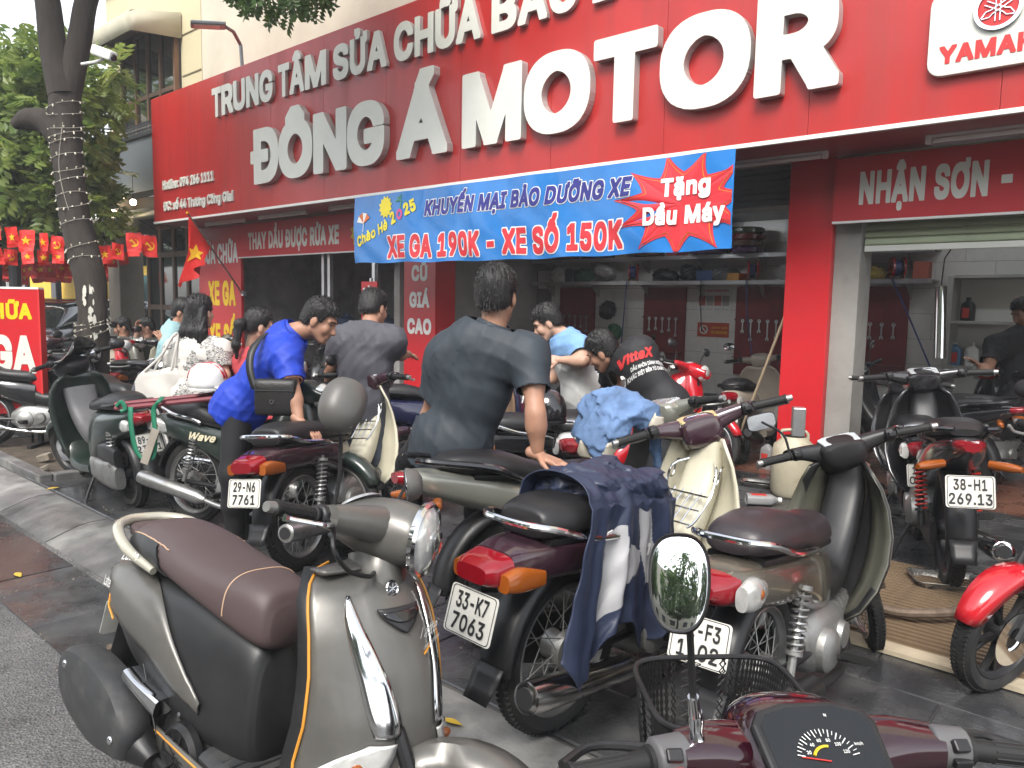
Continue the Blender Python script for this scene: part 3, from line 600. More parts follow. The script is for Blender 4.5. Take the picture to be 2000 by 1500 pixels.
def wheel_meshes(kind, R=.283, w=.036):
    k = (kind, R, w)
    if k in WHEELC: return WHEELC[k]
    ax = (0, 1, 0); t = MB(); N = 40
    prof = [(R-.062, -w*.72), (R-.045, -w*.98), (R-.022, -w), (R-.006, -w*.62), (R, -w*.25), (R, w*.25), (R-.006, w*.62), (R-.022, w), (R-.045, w*.98), (R-.062, w*.72)]
    t.lathe(prof, (0,0,0), ax, N)
    for i in range(0, N*2):      # tread blocks
        a = 2*pi*i/(N*2)
        for s in (-1, 1):
            c = V3(cos(a)*(R-.004), s*w*.42, sin(a)*(R-.004)); t.box(c, (.012, w*.5, .011), (0, -a+pi/2+0, s*.5))
    r = MB(); r.lathe([(R-.060, -w*.75), (R-.066, -w*.8), (R-.072, -w*.55), (R-.084, -w*.3), (R-.084, w*.3), (R-.072, w*.55), (R-.066, w*.8), (R-.060, w*.75)], (0,0,0), ax, 44)
    h = MB()
    if kind == 'spoke':
        h.lathe([(.002, -.062), (.03, -.062), (.032, -.05), (.062, -.045), (.068, -.02), (.045, -.012), (.045, .02), (.05, .035), (.05, .045), (.02, .05), (.002, .06)], (0,0,0), ax, 24)
        for i in range(32):
            a = 2*pi*i/32; s = 1 if i % 2 else -1; a2 = a+(.55 if (i//2) % 2 else -.55)
            h.tube([(.06*cos(a2), s*.035, .06*sin(a2)), ((R-.08)*cos(a), 0, (R-.08)*sin(a))], .0021, 4, cap=False)
        rm, hm = M_RIM, M_ALLOY
    else:
        h.lathe([(.002, -.05), (.035, -.05), (.05, -.03), (.05, .03), (.035, .05), (.002, .05)], (0,0,0), ax, 20)
        for i in range(5):
            a = 2*pi*i/5
            for da in (-.12, .12):
                h.sweep([(.03*cos(a), 0, .03*sin(a), .016, .014, 3), ((R-.15)*cos(a+da*.6), 0, (R-.15)*sin(a+da*.6), .014, .011, 3), ((R-.08)*cos(a+da*1.6), 0, (R-.08)*sin(a+da*1.6), .014, .011, 3)], n=8, m=3)
        rm = hm = M_CAST
    out = (h.mesh('wheel', hm, 40), t.mesh('tyre', M_TYRE, 40), r.mesh('rim', rm, 40)); WHEELC[k] = out; return out
def put_wheel(root, kind, x, R, M=None, w=.036, disc=False):
    h, t, r = wheel_meshes(kind, R, w); o = link_copy(h, 'wheel', root); o.matrix_basis = (M or Matrix())@Matrix.Translation((x, 0, R))@Matrix.Rotation(random.uniform(0, 6), 4, 'Y')
    link_copy(t, 'tyre', o); link_copy(r, 'rim', o)
    if disc:
        d = MB(); d.lathe([(.045, .048), (.055, .056), (.112, .056), (.112, .060), (.05, .060)], (0,0,0), (0,1,0), 36); d.build('brake_disc', M_CHR, o, 30)
    return o
def arc_sheet(mb, cx, cz, R, a0, a1, hw, edge=.02, n=16, flare=None):
    G = []
    for i in range(n):
        a = a0+(a1-a0)*i/(n-1); u = V3(cos(a), 0, sin(a)); c = V3(cx, 0, cz); k = hw if flare is None else hw*flare(i/(n-1))
        G.append([c+u*(R-edge*2.2)+V3(0, -k, 0), c+u*(R-edge)+V3(0, -k*.98, 0), c+u*(R-.003)+V3(0, -k*.7, 0), c+u*R, c+u*(R-.003)+V3(0, k*.7, 0), c+u*(R-edge)+V3(0, k*.98, 0), c+u*(R-edge*2.2)+V3(0, k, 0)])
    mb.grid(G)
def plate_part(root, text, c, tilt, parent_M=None, yaw=0):
    """number plate: c centre, tilt from vertical (facing backwards and up)"""
    M = Matrix.Translation(c)@Matrix.Rotation(yaw, 4, 'Z')@Matrix.Rotation(tilt, 4, 'Y')
    b = MB(); pts = []; r = .012
    for sx, sz, a0 in ((1, 1, 0), (-1, 1, 90), (-1, -1, 180), (1, -1, 270)):
        for k in range(4):
            a = RAD(a0+30*k); pts.append((sx*(.095-r)+r*cos(a), sz*(.07-r)+r*sin(a)))
    b.poly(pts, .002, (0, 0, 0), (0, -1, 0), (0, 0, 1), (-1, 0, 0)); p = b.build('number_plate', M_PLATE, root, 0); p.matrix_basis = M
    if text:
        for s, z, w in [(text[0], .031, .128), (text[1], -.031, .132 if len(text[1]) < 5 else .165)]:
            v, f = text_fit(s, w, .048, (-.0025, 0, z), (0, -1, 0), (0, 0, 1), .018, base=1); q = MB(); q.add(v, f); q.build('plate_lettering', M_PTXT, p, 0)
        q = MB(); o1 = [(.98*a*(.95), .965*c2) for a, c2 in pts]; o2 = [(.95*a*.95, .93*c2) for a, c2 in pts]; n = len(pts)
        q.add([(-.0028, -a, c2) for a, c2 in o1]+[(-.0028, -a, c2) for a, c2 in o2], [(i, (i+1) % n, n+(i+1) % n, n+i) for i in range(n)]); q.build('plate_border', M_PTXT, p, 0)
    return p
def shock_part(root, p0, p1, m=None, r=.026, sub=None):
    p0, p1 = V3(p0), V3(p1); b = MB(); d = p1-p0
    b.cyl(p0, p0+d*.5, r*.55, n=10); b.cyl(p0+d*.4, p1, r*.3, n=8); b.cyl(p0+d*.22, p0+d*.26, r*1.15, n=12); b.cyl(p0+d*.9, p0+d*.95, r*1.15, n=12)
    o = b.build('shock_absorber', M_BLK if m else M_ALLOY, root); h = MB(); h.helix(p0+d*.26, p0+d*.9, r, .0048, 9); h.build('spring', m or M_SPRING, o)
def mirror_part(root, base, elbow, head, M, shape='oval', size=(.062, .042), m=None, ang=(0, 0, 0), thick=.03):
    b = MB(); b.tube([base, elbow, head], .0055, 6, sm=4); st = b.build('mirror', M_BLK, root); st.matrix_basis = M or Matrix()
    Rm = Matrix.Translation(head)@Euler(ang).to_matrix().to_4x4()
    s = MB(); w, hh = size; N = 28; e = 2.3 if shape == 'oval' else (4 if shape == 'rect' else 2)
    ring = lambda k, x: [(x, k*w*math.copysign(abs(cos(t))**(2/e), cos(t)), k*hh*math.copysign(abs(sin(t))**(2/e), sin(t))*(1 if shape != 'drop' else 1-.25*cos(t))) for t in [2*pi*i/N for i in range(N)]]
    s.rings([ring(.94, -.0), ring(1, .003), ring(1.0, .008), ring(.86, thick*.7), ring(.45, thick), ring(.02, thick*1.02)]); sh = s.build('mirror_shell', m or M_BLK, st, 50); sh.matrix_basis = Rm
    g = MB(); g.rings([ring(.02, -.0022), ring(.92, -.0012), ring(.92, 0)]); gl = g.build('mirror_glass', M_GLASSM, st, 30); gl.matrix_basis = Rm
    return st
def bars(root, SM, x, z, half=.36, rise=0, sweep=.08, grip=M_GRIP, lever=M_ALLOY, switch=M_BLK, bar=False):
    """grips, levers, switch boxes (both sides)"""
    for s in (1, -1):
        a = V3(x-sweep*.5, s*(half-.125), z+rise*.7); e = V3(x-sweep, s*half, z+rise)
        g = MB(); d = e-a
        g.tube([a-d*.0, a+d*.04, a+d*.05, a+d*.93, a+d*.94, e], [.021, .021, .0165, .0165, .020, .019], 12)
        for i in range(14): q = a+d*(.1+.8*i/14); g.tube([q, q+d*.03], .0176, 10)
        go = g.build('grip', grip, root); go.matrix_basis = SM
        c = MB(); c.cyl(e, e+unit(d)*.022, .014, .012, 12); co = c.build('bar_end', M_ALLOY, go)
        w = MB(); q = a-d*.22; w.tube([q-d*.14, q-d*.1, q+d*.1, q+d*.14], [.02, .028, .028, .022], 10); w.box(q+V3(-.026, 0, .004), (.02, .03, .02)); wo = w.build('switch_box', switch, root, bevel=.003); wo.matrix_basis = SM
        l = MB(); l.tube([a+V3(.03, -s*.02, -.012), a+V3(.055, s*.02, -.02), a+V3(.062, s*.08, -.022), e+V3(.05, s*.0, -.02), e+V3(.04, s*.018, -.018)], [.009, .008, .006, .006, .009], 7, sm=3); lo = l.build('lever', lever, root); lo.matrix_basis = SM
        if bar:
            t = MB(); t.tube([(x+.02, 0, z-.02), (x+.01, s*.08, z-.01), a], .011, 8, sm=3); to = t.build('handlebar', M_CHR, root); to.matrix_basis = SM
def steer_m(ang, hx, hz, rake=RAD(26)):
    ax = Vector((-sin(rake), 0, cos(rake))); return Matrix.Translation((hx, 0, hz))@Matrix.Rotation(ang, 4, ax)@Matrix.Translation((-hx, 0, -hz))
def engine_part(root):
    b = MB(); b.loft([(.26, .22, .36, .09, .08, 3), (.36, .17, .42, .12, .10, 3.4), (.5, .16, .42, .13, .11, 3.4), (.62, .19, .40, .11, .10, 3), (.66, .22, .38, .08, .08, 3)], m=3)
    for s in (-1, 1):
        b.lathe([(.002, .02), (.06, .018), (.085, .0), (.09, -.03)], (.40, s*.125, .27), (0, s, 0), 20); b.lathe([(.002, .02), (.05, .015), (.06, -.02)], (.54, s*.12, .29), (0, s, 0), 18)
    e = b.build('engine', M_ALLOY, root); f = MB()
    for i in range(7): f.loft([(.66+i*.026, .24, .40, .085, .085, 4), (.674+i*.026, .24, .40, .085, .085, 4)], m=1)
    f.loft([(.65, .26, .38, .06, .06, 3), (.88, .26, .37, .06, .06, 3), (.91, .28, .35, .04, .04, 3)], m=2); f.build('cylinder_fins', M_ALLOY, e)
    return e
def kick_bits(root, side_stand=True, center=False, pegs=True):
    b = MB()
    if pegs:
        b.tube([(.43, -.27, .25), (.43, -.1, .235), (.43, .1, .235), (.43, .27, .25)], .011, 8); p = b.build('footrest', M_CHR if 0 else M_BLK, root)
        for s in (1, -1): MB().loft([(.41, .245, .275, .06, .06, 4), (.45, .245, .275, .06, .06, 4)], m=1, y0=s*.22).build('footrest_rubber', M_GRIP, p)
    if side_stand: MB().tube([(.36, .12, .22), (.34, .19, .1), (.32, .235, .008), (.28, .25, .006)], [.011, .011, .012, .014], 7).build('side_stand', M_BLK, root)
    if center: MB().tube([(.30, .14, .006), (.27, .13, .1), (.33, .1, .22), (.33, -.1, .22), (.27, -.13, .1), (.30, -.14, .006)], .013, 7).build('centre_stand', M_BLK, root)
def grid_shield(zs, xc, ws, bow, n=13, lip=.02):
    G = []
    for z, x, w in zip(zs, xc, ws): G.append([(x-bow*abs(t)**2.2*(1 if w > .1 else .5)-lip*max(0, abs(t)-.9)*5, w*t, z) for t in np.linspace(-1, 1, n)])
    return G
def underbone(label, loc, rz, body, shield=None, seat=None, tail=None, plate=None, steer=0, lean=-.09, style='dream', group='parked motorbikes', head=None, mirrors=(1, 1), mirror_kw=None, wheel='spoke', exhaust=None, grab=M_CHR, rack=False, logo=None, seat_logo=None, spring=None, dial=None, name='motorbike', basket=False, sc=1.0, full=True, tail_lens=None, cargo_hook=False, headlamp=True, pitch=0, wing=None):
    r = thing(name, label, 'motorbike', loc, group=group, rot=(lean, -pitch, rz)); r.scale = (sc,)*3
    shield = shield or body; tail = tail or body; seat = seat or M_SEAT; head = head or body; SM = steer_m(steer, .95, .72); W0, R = 1.215, .283
    put_wheel(r, wheel, 0, R); put_wheel(r, wheel, W0, R, SM, w=.032, disc=(wheel == 'cast'))
    # seat
    b = MB()
    if style == 'dream': b.loft([(-.235, .715, .765, .07, .06, 3), (-.215, .70, .80, .105, .09, 3), (-.1, .695, .815, .13, .11, 3), (.08, .69, .80, .135, .118, 3), (.2, .675, .775, .13, .112, 3), (.36, .66, .765, .115, .095, 3), (.48, .645, .745, .085, .07, 3), (.515, .65, .71, .05, .04, 3)], n=24)
    elif style == 'wave': b.loft([(-.25, .735, .775, .06, .05, 2.6), (-.2, .72, .825, .11, .095, 2.8), (-.05, .70, .84, .135, .115, 2.8), (.10, .69, .825, .135, .12, 2.8), (.2, .675, .785, .13, .115, 2.8), (.34, .66, .775, .12, .095, 2.6), (.46, .65, .765, .095, .07, 2.6), (.53, .66, .71, .05, .04, 2.6)], n=24)
    else: b.loft([(-.33, .80, .83, .06, .05, 2.6), (-.25, .775, .86, .10, .09, 2.8), (-.05, .74, .85, .13, .11, 2.8), (.1, .71, .80, .13, .11, 2.8), (.25, .68, .775, .125, .10, 2.8), (.42, .66, .77, .10, .07, 2.6), (.54, .68, .74, .05, .04, 2.6)], n=24)
    st = b.build('seat', seat, r, 50)
    zz = {'dream': .70, 'wave': .715, 'sport': .76}[style]
    MB().loft([(-.20, zz-.022, zz+.012, .095, .10, 4), (.1, zz-.035, zz-.004, .118, .125, 4), (.45, zz-.07, zz-.035, .085, .09, 4)], m=5).build('seat_base', M_BLK, r)
    if seat_logo:
        v, f = text_fit(seat_logo, .13, .026, (-.224, 0, .772), (0, -1, 0), (.25, 0, .97), .03, lift=.004, base=1); q = MB(); q.add(v, f); q.build('seat_lettering', M_WP, st, 0)
    # tail and side covers
    b = MB()
    if style == 'dream': b.loft([(-.345, .60, .685, .075, .085, 3.4), (-.25, .575, .70, .09, .105, 3.4), (-.05, .555, .695, .105, .118, 3.4), (.15, .53, .685, .112, .12, 3.4), (.30, .47, .67, .11, .11, 3.2), (.44, .42, .65, .08, .085, 3)], n=24)
    elif style == 'wave': b.loft([(-.36, .62, .70, .055, .07, 2.8), (-.28, .575, .725, .085, .10, 2.8), (-.08, .53, .715, .12, .12, 2.8), (.12, .50, .70, .13, .122, 2.8), (.30, .43, .68, .125, .11, 2.8), (.48, .36, .64, .09, .085, 3)], n=24)
    else: b.loft([(-.47, .745, .80, .035, .045, 2.4), (-.36, .69, .80, .07, .09, 2.6), (-.15, .61, .765, .105, .12, 2.8), (.1, .53, .71, .125, .12, 2.8), (.32, .44, .68, .12, .105, 2.8), (.5, .36, .65, .09, .08, 3)], n=24)
    tc = b.build('tail_cover', tail, r, 40)
    if style == 'sport':
        for s in (1, -1): MB().tube([(-.43, s*.06, .845), (-.38, s*.12, .84), (-.15, s*.145, .80), (.0, s*.13, .74)], [.012, .014, .016, .011], 8, sm=4).build('grab_handle', M_BLKG, r)
        b = MB(); b.loft([(-.50, .755, .795, .03, .04, 2.6), (-.46, .74, .80, .05, .06, 2.6), (-.42, .735, .80, .06, .07, 2.6)]); b.build('tail_lamp', tail_lens or M_LENSR, r)
        for s in (1, -1): MB().sweep([(-.36, s*.09, .68, .02, .018, 2.4), (-.40, s*.16, .675, .024, .02, 2.4), (-.43, s*.20, .672, .014, .012, 2.4)]).build('turn_signal', M_LENSA, r)
    elif style == 'dream':
        MB().loft([(-.435, .605, .655, .058, .06, 4), (-.40, .59, .668, .078, .08, 4), (-.346, .582, .68, .084, .088, 4)], n=24).build('tail_lamp', M_LENSR, r)
        for s in (1, -1): MB().loft([(-.395, .588, .64, .022, .022, 3), (-.33, .575, .65, .026, .022, 3), (-.22, .57, .62, .012, .012, 3)], y0=s*.092).build('turn_signal', M_LENSA, r)
    else:
        MB().loft([(-.42, .63, .675, .03, .035, 2.6), (-.38, .605, .695, .06, .065, 2.8), (-.33, .595, .71, .08, .085, 2.8)], n=24).build('tail_lamp', tail_lens or M_LENSR, r)
        for s in (1, -1):
            t = MB().loft([(-.36, .60, .675, .02, .02, 2.6), (-.28, .585, .69, .03, .026, 2.6), (-.17, .60, .65, .008, .008, 2.6)], y0=s*.095).build('turn_signal', M_LENSC, r)
            MB().ell((-.27, s*.118, .637), (.02, .008, .016)).build('signal_bulb', M_LENSA, t)
    if style in ('dream', 'wave') and grab:
        g = MB(); zt = .70 if style == 'dream' else .73
        g.tube([(.16, .135, zt-.04), (.10, .145, zt-.02), (-.08, .15, zt+.005), (-.22, .135, zt+.05), (-.30, .08, zt+.065), (-.315, 0, zt+.068), (-.30, -.08, zt+.065), (-.22, -.135, zt+.05), (-.08, -.15, zt+.005), (.10, -.145, zt-.02), (.16, -.135, zt-.04)], .0115, 10, sm=4); g.build('grab_rail', grab, r)
    if logo:
        for s in (1, -1):
            yl = s*.128; v, f = text_fit(logo[0], .24, .052, (.18, yl, .60), (s*-1, 0, 0) if s > 0 else (1, 0, 0), (0, .05*s*-1, 1), .03, shear=.35, lift=.006, base=1); q = MB(); q.add(v, f); q.build('side_lettering', logo[1], tc, 0)
    # rear fender, mud flap, plate
    b = MB(); arc_sheet(b, 0, R, .335, RAD(62), RAD(178), .062); fr = b.build('rear_fender', M_BLK, r, 50, solid=.004)
    b = MB(); b.grid([[(-.334-.010*i-.003*i*i, y*(1-.06*i), .325-.032*i) for y in (-.058, -.03, 0, .03, .058)] for i in range(4)]); b.build('mud_flap', M_BLK, fr, 50, solid=.004)
    if plate is not None: plate_part(r, plate, (-.425, 0, .505) if style != 'sport' else (-.46, 0, .575), RAD(14))
    # swingarm, shocks, chain case, exhaust, engine
    b = MB()
    for s in (1, -1): b.tube([(0, s*.075, R), (.3, s*.08, .28)], .016, 8)
    b.build('swingarm', M_BLK, r)
    b = MB(); b.loft([(-.09, R-.06, R+.06, .014, .014, 3), (0, R-.085, R+.085, .016, .016, 3), (.3, R-.07, R+.05, .016, .016, 3), (.38, R-.04, R+.02, .012, .012, 3)], y0=.085, m=3); b.build('chain_case', M_BLK, r)
    for s in (1, -1): shock_part(r, (.015, s*.118, R+.01), (.10, s*.118, .60), spring)
    ex = exhaust or M_CHR; b = MB(); b.tube([(.80, -.05, .24), (.72, -.09, .17), (.55, -.12, .15), (.35, -.135, .17), (.20, -.14, .20)], .017, 10, sm=4)
    b.tube([(.24, -.14, .195), (.18, -.142, .205), (-.28, -.155, .275), (-.34, -.157, .285), (-.345, -.157, .286)], [.020, .044, .050, .046, .036], 18); eo = b.build('exhaust', ex, r, 40)
    b = MB(); q = V3(-.345, -.157, .2865); d = unit(V3(-.5, -.01, .075)); b.tube([q-d*.02, q+d*.006], [.030, .031], 14); b.build('exhaust_mouth', M_DARK, eo)
    if full: engine_part(r); kick_bits(r, lean != 0, lean == 0)
    # spine cover and leg shield
    b = MB(); b.sweep([(.40, 0, .53, .085, .07, 3), (.55, 0, .47, .085, .07, 3), (.68, 0, .49, .08, .065, 3), (.80, 0, .62, .078, .055, 3), (.885, 0, .78, .075, .05, 3), (.90, 0, .90, .06, .045, 3)], n=20); b.build('spine_cover', shield if style == 'dream' else M_BLK, r)
    zs = [.31, .36, .44, .54, .64, .74, .82, .88, .915]
    if style == 'dream': G = grid_shield(zs, [.80, .815, .84, .87, .905, .925, .925, .915, .905], [.15, .20, .225, .225, .205, .175, .15, .125, .09], .085)
    else: G = grid_shield(zs, [.72, .77, .83, .88, .92, .945, .945, .93, .915], [.10, .16, .20, .22, .215, .19, .16, .125, .08], .13)
    b = MB(); b.grid(G); b.build('leg_shield', shield, r, 60, solid=.012)
    if wing:
        for q0, q1 in ((0, 4), (9, 13)): b = MB(); b.grid([[(x-.009, y, z) for x, y, z in row[q0:q1]] for row in G[:-1]]); b.build('shield_wing', wing, r, 60, solid=.004)
    if style != 'dream':
        b = MB(); b.grid([[(x+.014, y*1.012, z) for x, y, z in row] for row in G]); b.build('outer_shield', body, r, 60, solid=.006)
    b = MB(); b.sweep([(1.0, 0, .56, .06, .05, 2.8), (.985, 0, .66, .085, .06, 2.8), (.96, 0, .78, .09, .06, 2.8), (.925, 0, .89, .075, .055, 2.8)], n=20); b.build('front_cover', body, r)
    # fork and front fender
    b = MB()
    for s in (1, -1): b.tube([(.99, s*.068, .60), (1.10, s*.068, .43)], .016, 10); b.tube([(1.10, s*.068, .44), (W0, s*.068, R-.01)], .022, 10)
    o = b.build('fork', M_ALLOY, r); o.matrix_basis = SM
    b = MB(); arc_sheet(b, W0, R, .318, RAD(28), RAD(168), .056, edge=.026, flare=lambda t: .45+.55*sin(pi*min(1, t*1.6+.05))**.6 if t < .55 else 1); o = b.build('front_fender', body, r, 60, solid=.004); o.matrix_basis = SM
    # headset
    b = MB()
    if style == 'dream':
        b.loft([(.815, .915, .985, .06, .07, 3.5), (.84, .88, 1.0, .08, .085, 3.5), (.92, .86, 1.01, .085, .085, 3.5), (1.0, .875, 1.0, .085, .08, 3), (1.045, .89, .98, .07, .065, 3)], n=24); hz = .985
    else: b.loft([(.80, .93, .985, .05, .07, 3), (.83, .885, 1.0, .075, .10, 3), (.92, .85, 1.02, .08, .105, 2.8), (1.0, .86, 1.0, .085, .10, 2.6), (1.075, .88, .96, .05, .07, 2.6)], n=24); hz = .985
    ho = b.build('headset', head, r, 45); ho.matrix_basis = SM
    b = MB(); b.sweep([(.93, 0, .86, .055, .06, 2.6), (.945, 0, .80, .06, .07, 2.6), (.96, 0, .72, .05, .06, 2.6)], n=16); o = b.build('headset_neck', M_BLK, r); o.matrix_basis = SM
    for s in (1, -1):
        b = MB(); b.sweep([(.90, s*.05, .955, .04, .045, 3), (.885, s*.14, .975, .034, .032, 3), (.865, s*.215, .985, .026, .024, 3), (.86, s*.225, .985, .02, .02, 3)], side=(1, 0, 0), n=14); b.build('bar_cover', head, ho)
    b = MB(); dz = [( -.055, .0), (-.05, .055), (.05, .055), (.055, 0), (.035, -.05), (-.035, -.05)]
    b.poly([(-y*(1.25), x) for y, x in [(-.065, .04), (-.045, .058), (.045, .058), (.065, .04), (.06, -.04), (.04, -.052), (-.04, -.052), (-.06, -.04)]], .014, (.872, 0, 1.0 if style == 'dream' else 1.008), (0, 1, 0), (.97, 0, .2 if style == 'dream' else .24)); b.build('dial', dial or M_DIAL, ho, 0, bevel=.006)
    if headlamp:
        b = MB(); b.lathe([(.002, .03), (.04, .024), (.065, .008), (.078, -.02)], (1.045, 0, .935) if style == 'dream' else (1.05, 0, .925), (1, 0, -.12), 24); b.build('headlight', M_LENSC, ho, 50)
    bars(r, SM, .865, .985, .345, rise=.0, sweep=.07)
    mk = dict(shape='oval', size=(.058, .04)); mk.update(mirror_kw or {})
    for s, on in zip((1, -1), mirrors):
        if on: mirror_part(r, (.85, s*.215, 1.0), (.85, s*.225, 1.08), (.84, s*.30, 1.15), SM, ang=(0, RAD(-8), s*.15), **mk)
    if rack:
        b = MB(); c = .005
        for y in (-.09, .09): b.tube([(.62, y, .60), (.66, y*1.1, .62), (.76, y*1.15, .70), (.80, y*1.1, .79), (.86, y*.6, .82)], c, 6, sm=3)
        for t in np.linspace(-.6, .6, 4): b.tube([(.63, .09*t, .61), (.77, .1*t, .71)], c*.8, 6)
        for k in range(3): b.tube([(.63+.06*k, -.095, .61+.045*k), (.63+.06*k, .095, .61+.045*k)], c*.8, 6)
        b.build('carrier_rack', M_CHR, r)
    if cargo_hook:
        for s in (1, -1): MB().tube([(.855, s*.10, .81), (.83, s*.10, .80), (.82, s*.10, .76), (.80, s*.10, .74), (.785, s*.10, .76), (.79, s*.10, .78)], .004, 6, sm=3).build('bag_hook', M_CHR, r)
    for s in (1, -1):
        b = MB(); b.tube([(.87, s*.2, .97), (.93, s*.16, .95), (.97, s*.07, .90), (.98, s*.04, .8)], .0035, 5, sm=4); o = b.build('cable', M_BLK, r); o.matrix_basis = SM
    return r
def scooter(label, loc, rz, body, inner=None, seat=None, plate=None, steer=0, lean=-.09, group='parked scooters', mirrors=(1, 1), tail_lens=None, name='scooter', windscreen=False, spring=None, fender=None, round_head=False, bare_bar=False):
    r = thing(name, label, 'scooter', loc, group=group, rot=(lean, 0, rz)); inner = inner or M_BLK; seat = seat or M_SEAT; SM = steer_m(steer, .98, .8); W0, R = 1.27, .25
    put_wheel(r, 'cast', 0, R, w=.046); put_wheel(r, 'cast', W0, R, SM, w=.042, disc=True)
    MB().loft([(-.25, .745, .79, .07, .06, 2.6), (-.2, .73, .84, .115, .10, 2.8), (-.02, .72, .85, .145, .12, 2.8), (.16, .71, .80, .145, .125, 2.8), (.3, .69, .78, .13, .105, 2.6), (.42, .67, .76, .10, .075, 2.6), (.47, .67, .71, .05, .04, 2.6)], n=24).build('seat', seat, r, 50)
    MB().loft([(-.36, .66, .73, .05, .07, 2.8), (-.28, .58, .75, .085, .11, 2.8), (-.05, .50, .73, .14, .15, 3), (.15, .42, .715, .16, .155, 3), (.32, .30, .69, .155, .13, 3), (.45, .25, .66, .14, .09, 3), (.49, .26, .60, .10, .05, 3)], n=24).build('rear_body', body, r, 40)
    MB().loft([(-.42, .675, .715, .03, .035, 2.6), (-.38, .65, .73, .06, .07, 2.8), (-.33, .635, .74, .08, .09, 2.8)], n=20).build('tail_lamp', tail_lens or M_LENSR, r)
    for s in (1, -1): MB().loft([(-.37, .625, .68, .012, .014, 2.6), (-.28, .60, .69, .025, .022, 2.6), (-.18, .61, .65, .008, .008, 2.6)], y0=s*.098).build('turn_signal', M_LENSC, r)
    MB().tube([(.0, .13, .76), (-.15, .14, .78), (-.28, .10, .80), (-.33, 0, .80), (-.28, -.10, .80), (-.15, -.14, .78), (.0, -.13, .76)], .015, 8, sm=4).build('grab_rail', M_BLK, r)
    MB().loft([(.40, .20, .29, .16, .16, 4), (.6, .19, .27, .175, .17, 4), (.8, .20, .30, .17, .16, 4), (.88, .26, .38, .14, .14, 4)], m=3).build('floorboard', inner, r)
    zs = [.24, .34, .46, .58, .70, .80, .87, .91]; xc = [.86, .90, .925, .935, .93, .915, .90, .89]; G = grid_shield(zs, xc, [.15, .18, .205, .22, .225, .21, .17, .12], .05)
    b = MB(); b.grid(G); b.build('inner_shield', inner, r, 60, solid=.02)
    G2 = [[(x+.02+.10*(1-abs(t)**2.2)*sin(pi*min(1, (z-.2)/.75)), y*1.02, z) for (x, y, z), t in zip(row, np.linspace(-1, 1, 13))] for row in G]
    b = MB(); b.grid(G2); b.build('front_apron', body, r, 60, solid=.01)
    for s in (1, -1): MB().sweep([(1.035, s*.06, .80, .012, .03, 2.6), (1.01, s*.12, .76, .012, .035, 2.6), (.965, s*.17, .66, .008, .02, 2.6)], side=(1, 0, 0)).build('front_signal', M_LENSC, r)
    b = MB()
    for s in (1, -1): b.tube([(1.06, s*.065, .62), (1.17, s*.068, .42)], .016, 10); b.tube([(1.16, s*.068, .44), (W0, s*.068, R)], .022, 10)
    o = b.build('fork', M_BLK, r); o.matrix_basis = SM
    b = MB(); arc_sheet(b, W0, R, .285, RAD(20), RAD(165), .062, edge=.03, flare=lambda t: .4+.6*sin(pi*min(1, t*1.5+.05))**.6 if t < .55 else 1); o = b.build('front_fender', fender or body, r, 60, solid=.004); o.matrix_basis = SM
    b = MB(); b.loft([(.83, .96, 1.0, .05, .07, 2.8), (.86, .91, 1.03, .08, .11, 2.8), (.95, .88, 1.05, .085, .12, 2.6), (1.04, .88, 1.02, .085, .105, 2.6), (1.11, .90, .97, .05, .06, 2.6)], n=24); ho = b.build('headset', body if not bare_bar else M_BLK, r, 45); ho.matrix_basis = SM
    for s in (1, -1):
        if not bare_bar: MB().sweep([(.95, s*.06, .97, .045, .045, 3), (.93, s*.15, .985, .034, .032, 3), (.915, s*.225, .99, .022, .022, 3)], side=(1, 0, 0), n=14).build('bar_cover', body, ho)
    MB().lathe([(.002, .03), (.05, .024), (.07, .008), (.08, -.03)], (1.085, 0, .945), (1, 0, -.1), 24).build('headlight', M_LENSC, ho, 50)
    b = MB(); b.poly([(-.065, .03), (-.05, .055), (.05, .055), (.065, .03), (.05, -.05), (-.05, -.05)], .012, (.895, 0, 1.028), (0, 1, 0), (.95, 0, .3)); b.build('dial', M_DIAL, ho, 0, bevel=.006)
    bars(r, SM, .915, .99+(.05 if bare_bar else 0), .35, sweep=.07, bar=bare_bar)
    for s, on in zip((1, -1), mirrors):
        if on: mirror_part(r, (.91, s*.2, 1.01), (.92, s*.22, 1.09), (.90, s*.31, 1.15), SM, 'oval', (.06, .042), ang=(0, RAD(-8), s*.15))
    if windscreen:
        b = MB(); b.grid([[(1.06-.10*i-.05*t*t, .15*t*(1-.12*i), .97+.05*i+.010*i*i*(1-t*t)) for t in np.linspace(-1, 1, 9)] for i in range(4)]); o = b.build('windscreen', mat('smoked_screen', (.02, .022, .02), .1, coat=.5, alpha=.85), r, 60, solid=.005); o.matrix_basis = SM
    b = MB(); b.loft([(-.12, .17, .33, .035, .035, 3), (0, .15, .36, .04, .04, 3), (.22, .16, .34, .04, .04, 3), (.40, .18, .34, .03, .03, 3)], y0=.115, m=3); b.loft([(.1, .22, .46, .06, .05, 3), (.25, .2, .42, .06, .05, 3)], y0=.02, m=2); e = b.build('engine', M_ALLOY, r)
    MB().loft([(-.14, .34, .46, .03, .03, 3), (0, .35, .50, .04, .04, 3), (.16, .35, .47, .035, .035, 3)], y0=.12, m=3).build('air_box', M_BLK, e)
    b = MB(); b.tube([(.35, -.06, .2), (.28, -.11, .16), (.18, -.13, .2)], .015, 8, sm=3); b.tube([(.2, -.135, .2), (.12, -.14, .23), (-.22, -.15, .33), (-.3, -.152, .35)], [.03, .055, .06, .04], 16); b.build('exhaust', M_BLK, r)
    for s in (1,): shock_part(r, (-.02, s*.13, R), (-.06, s*.12, .60), spring)
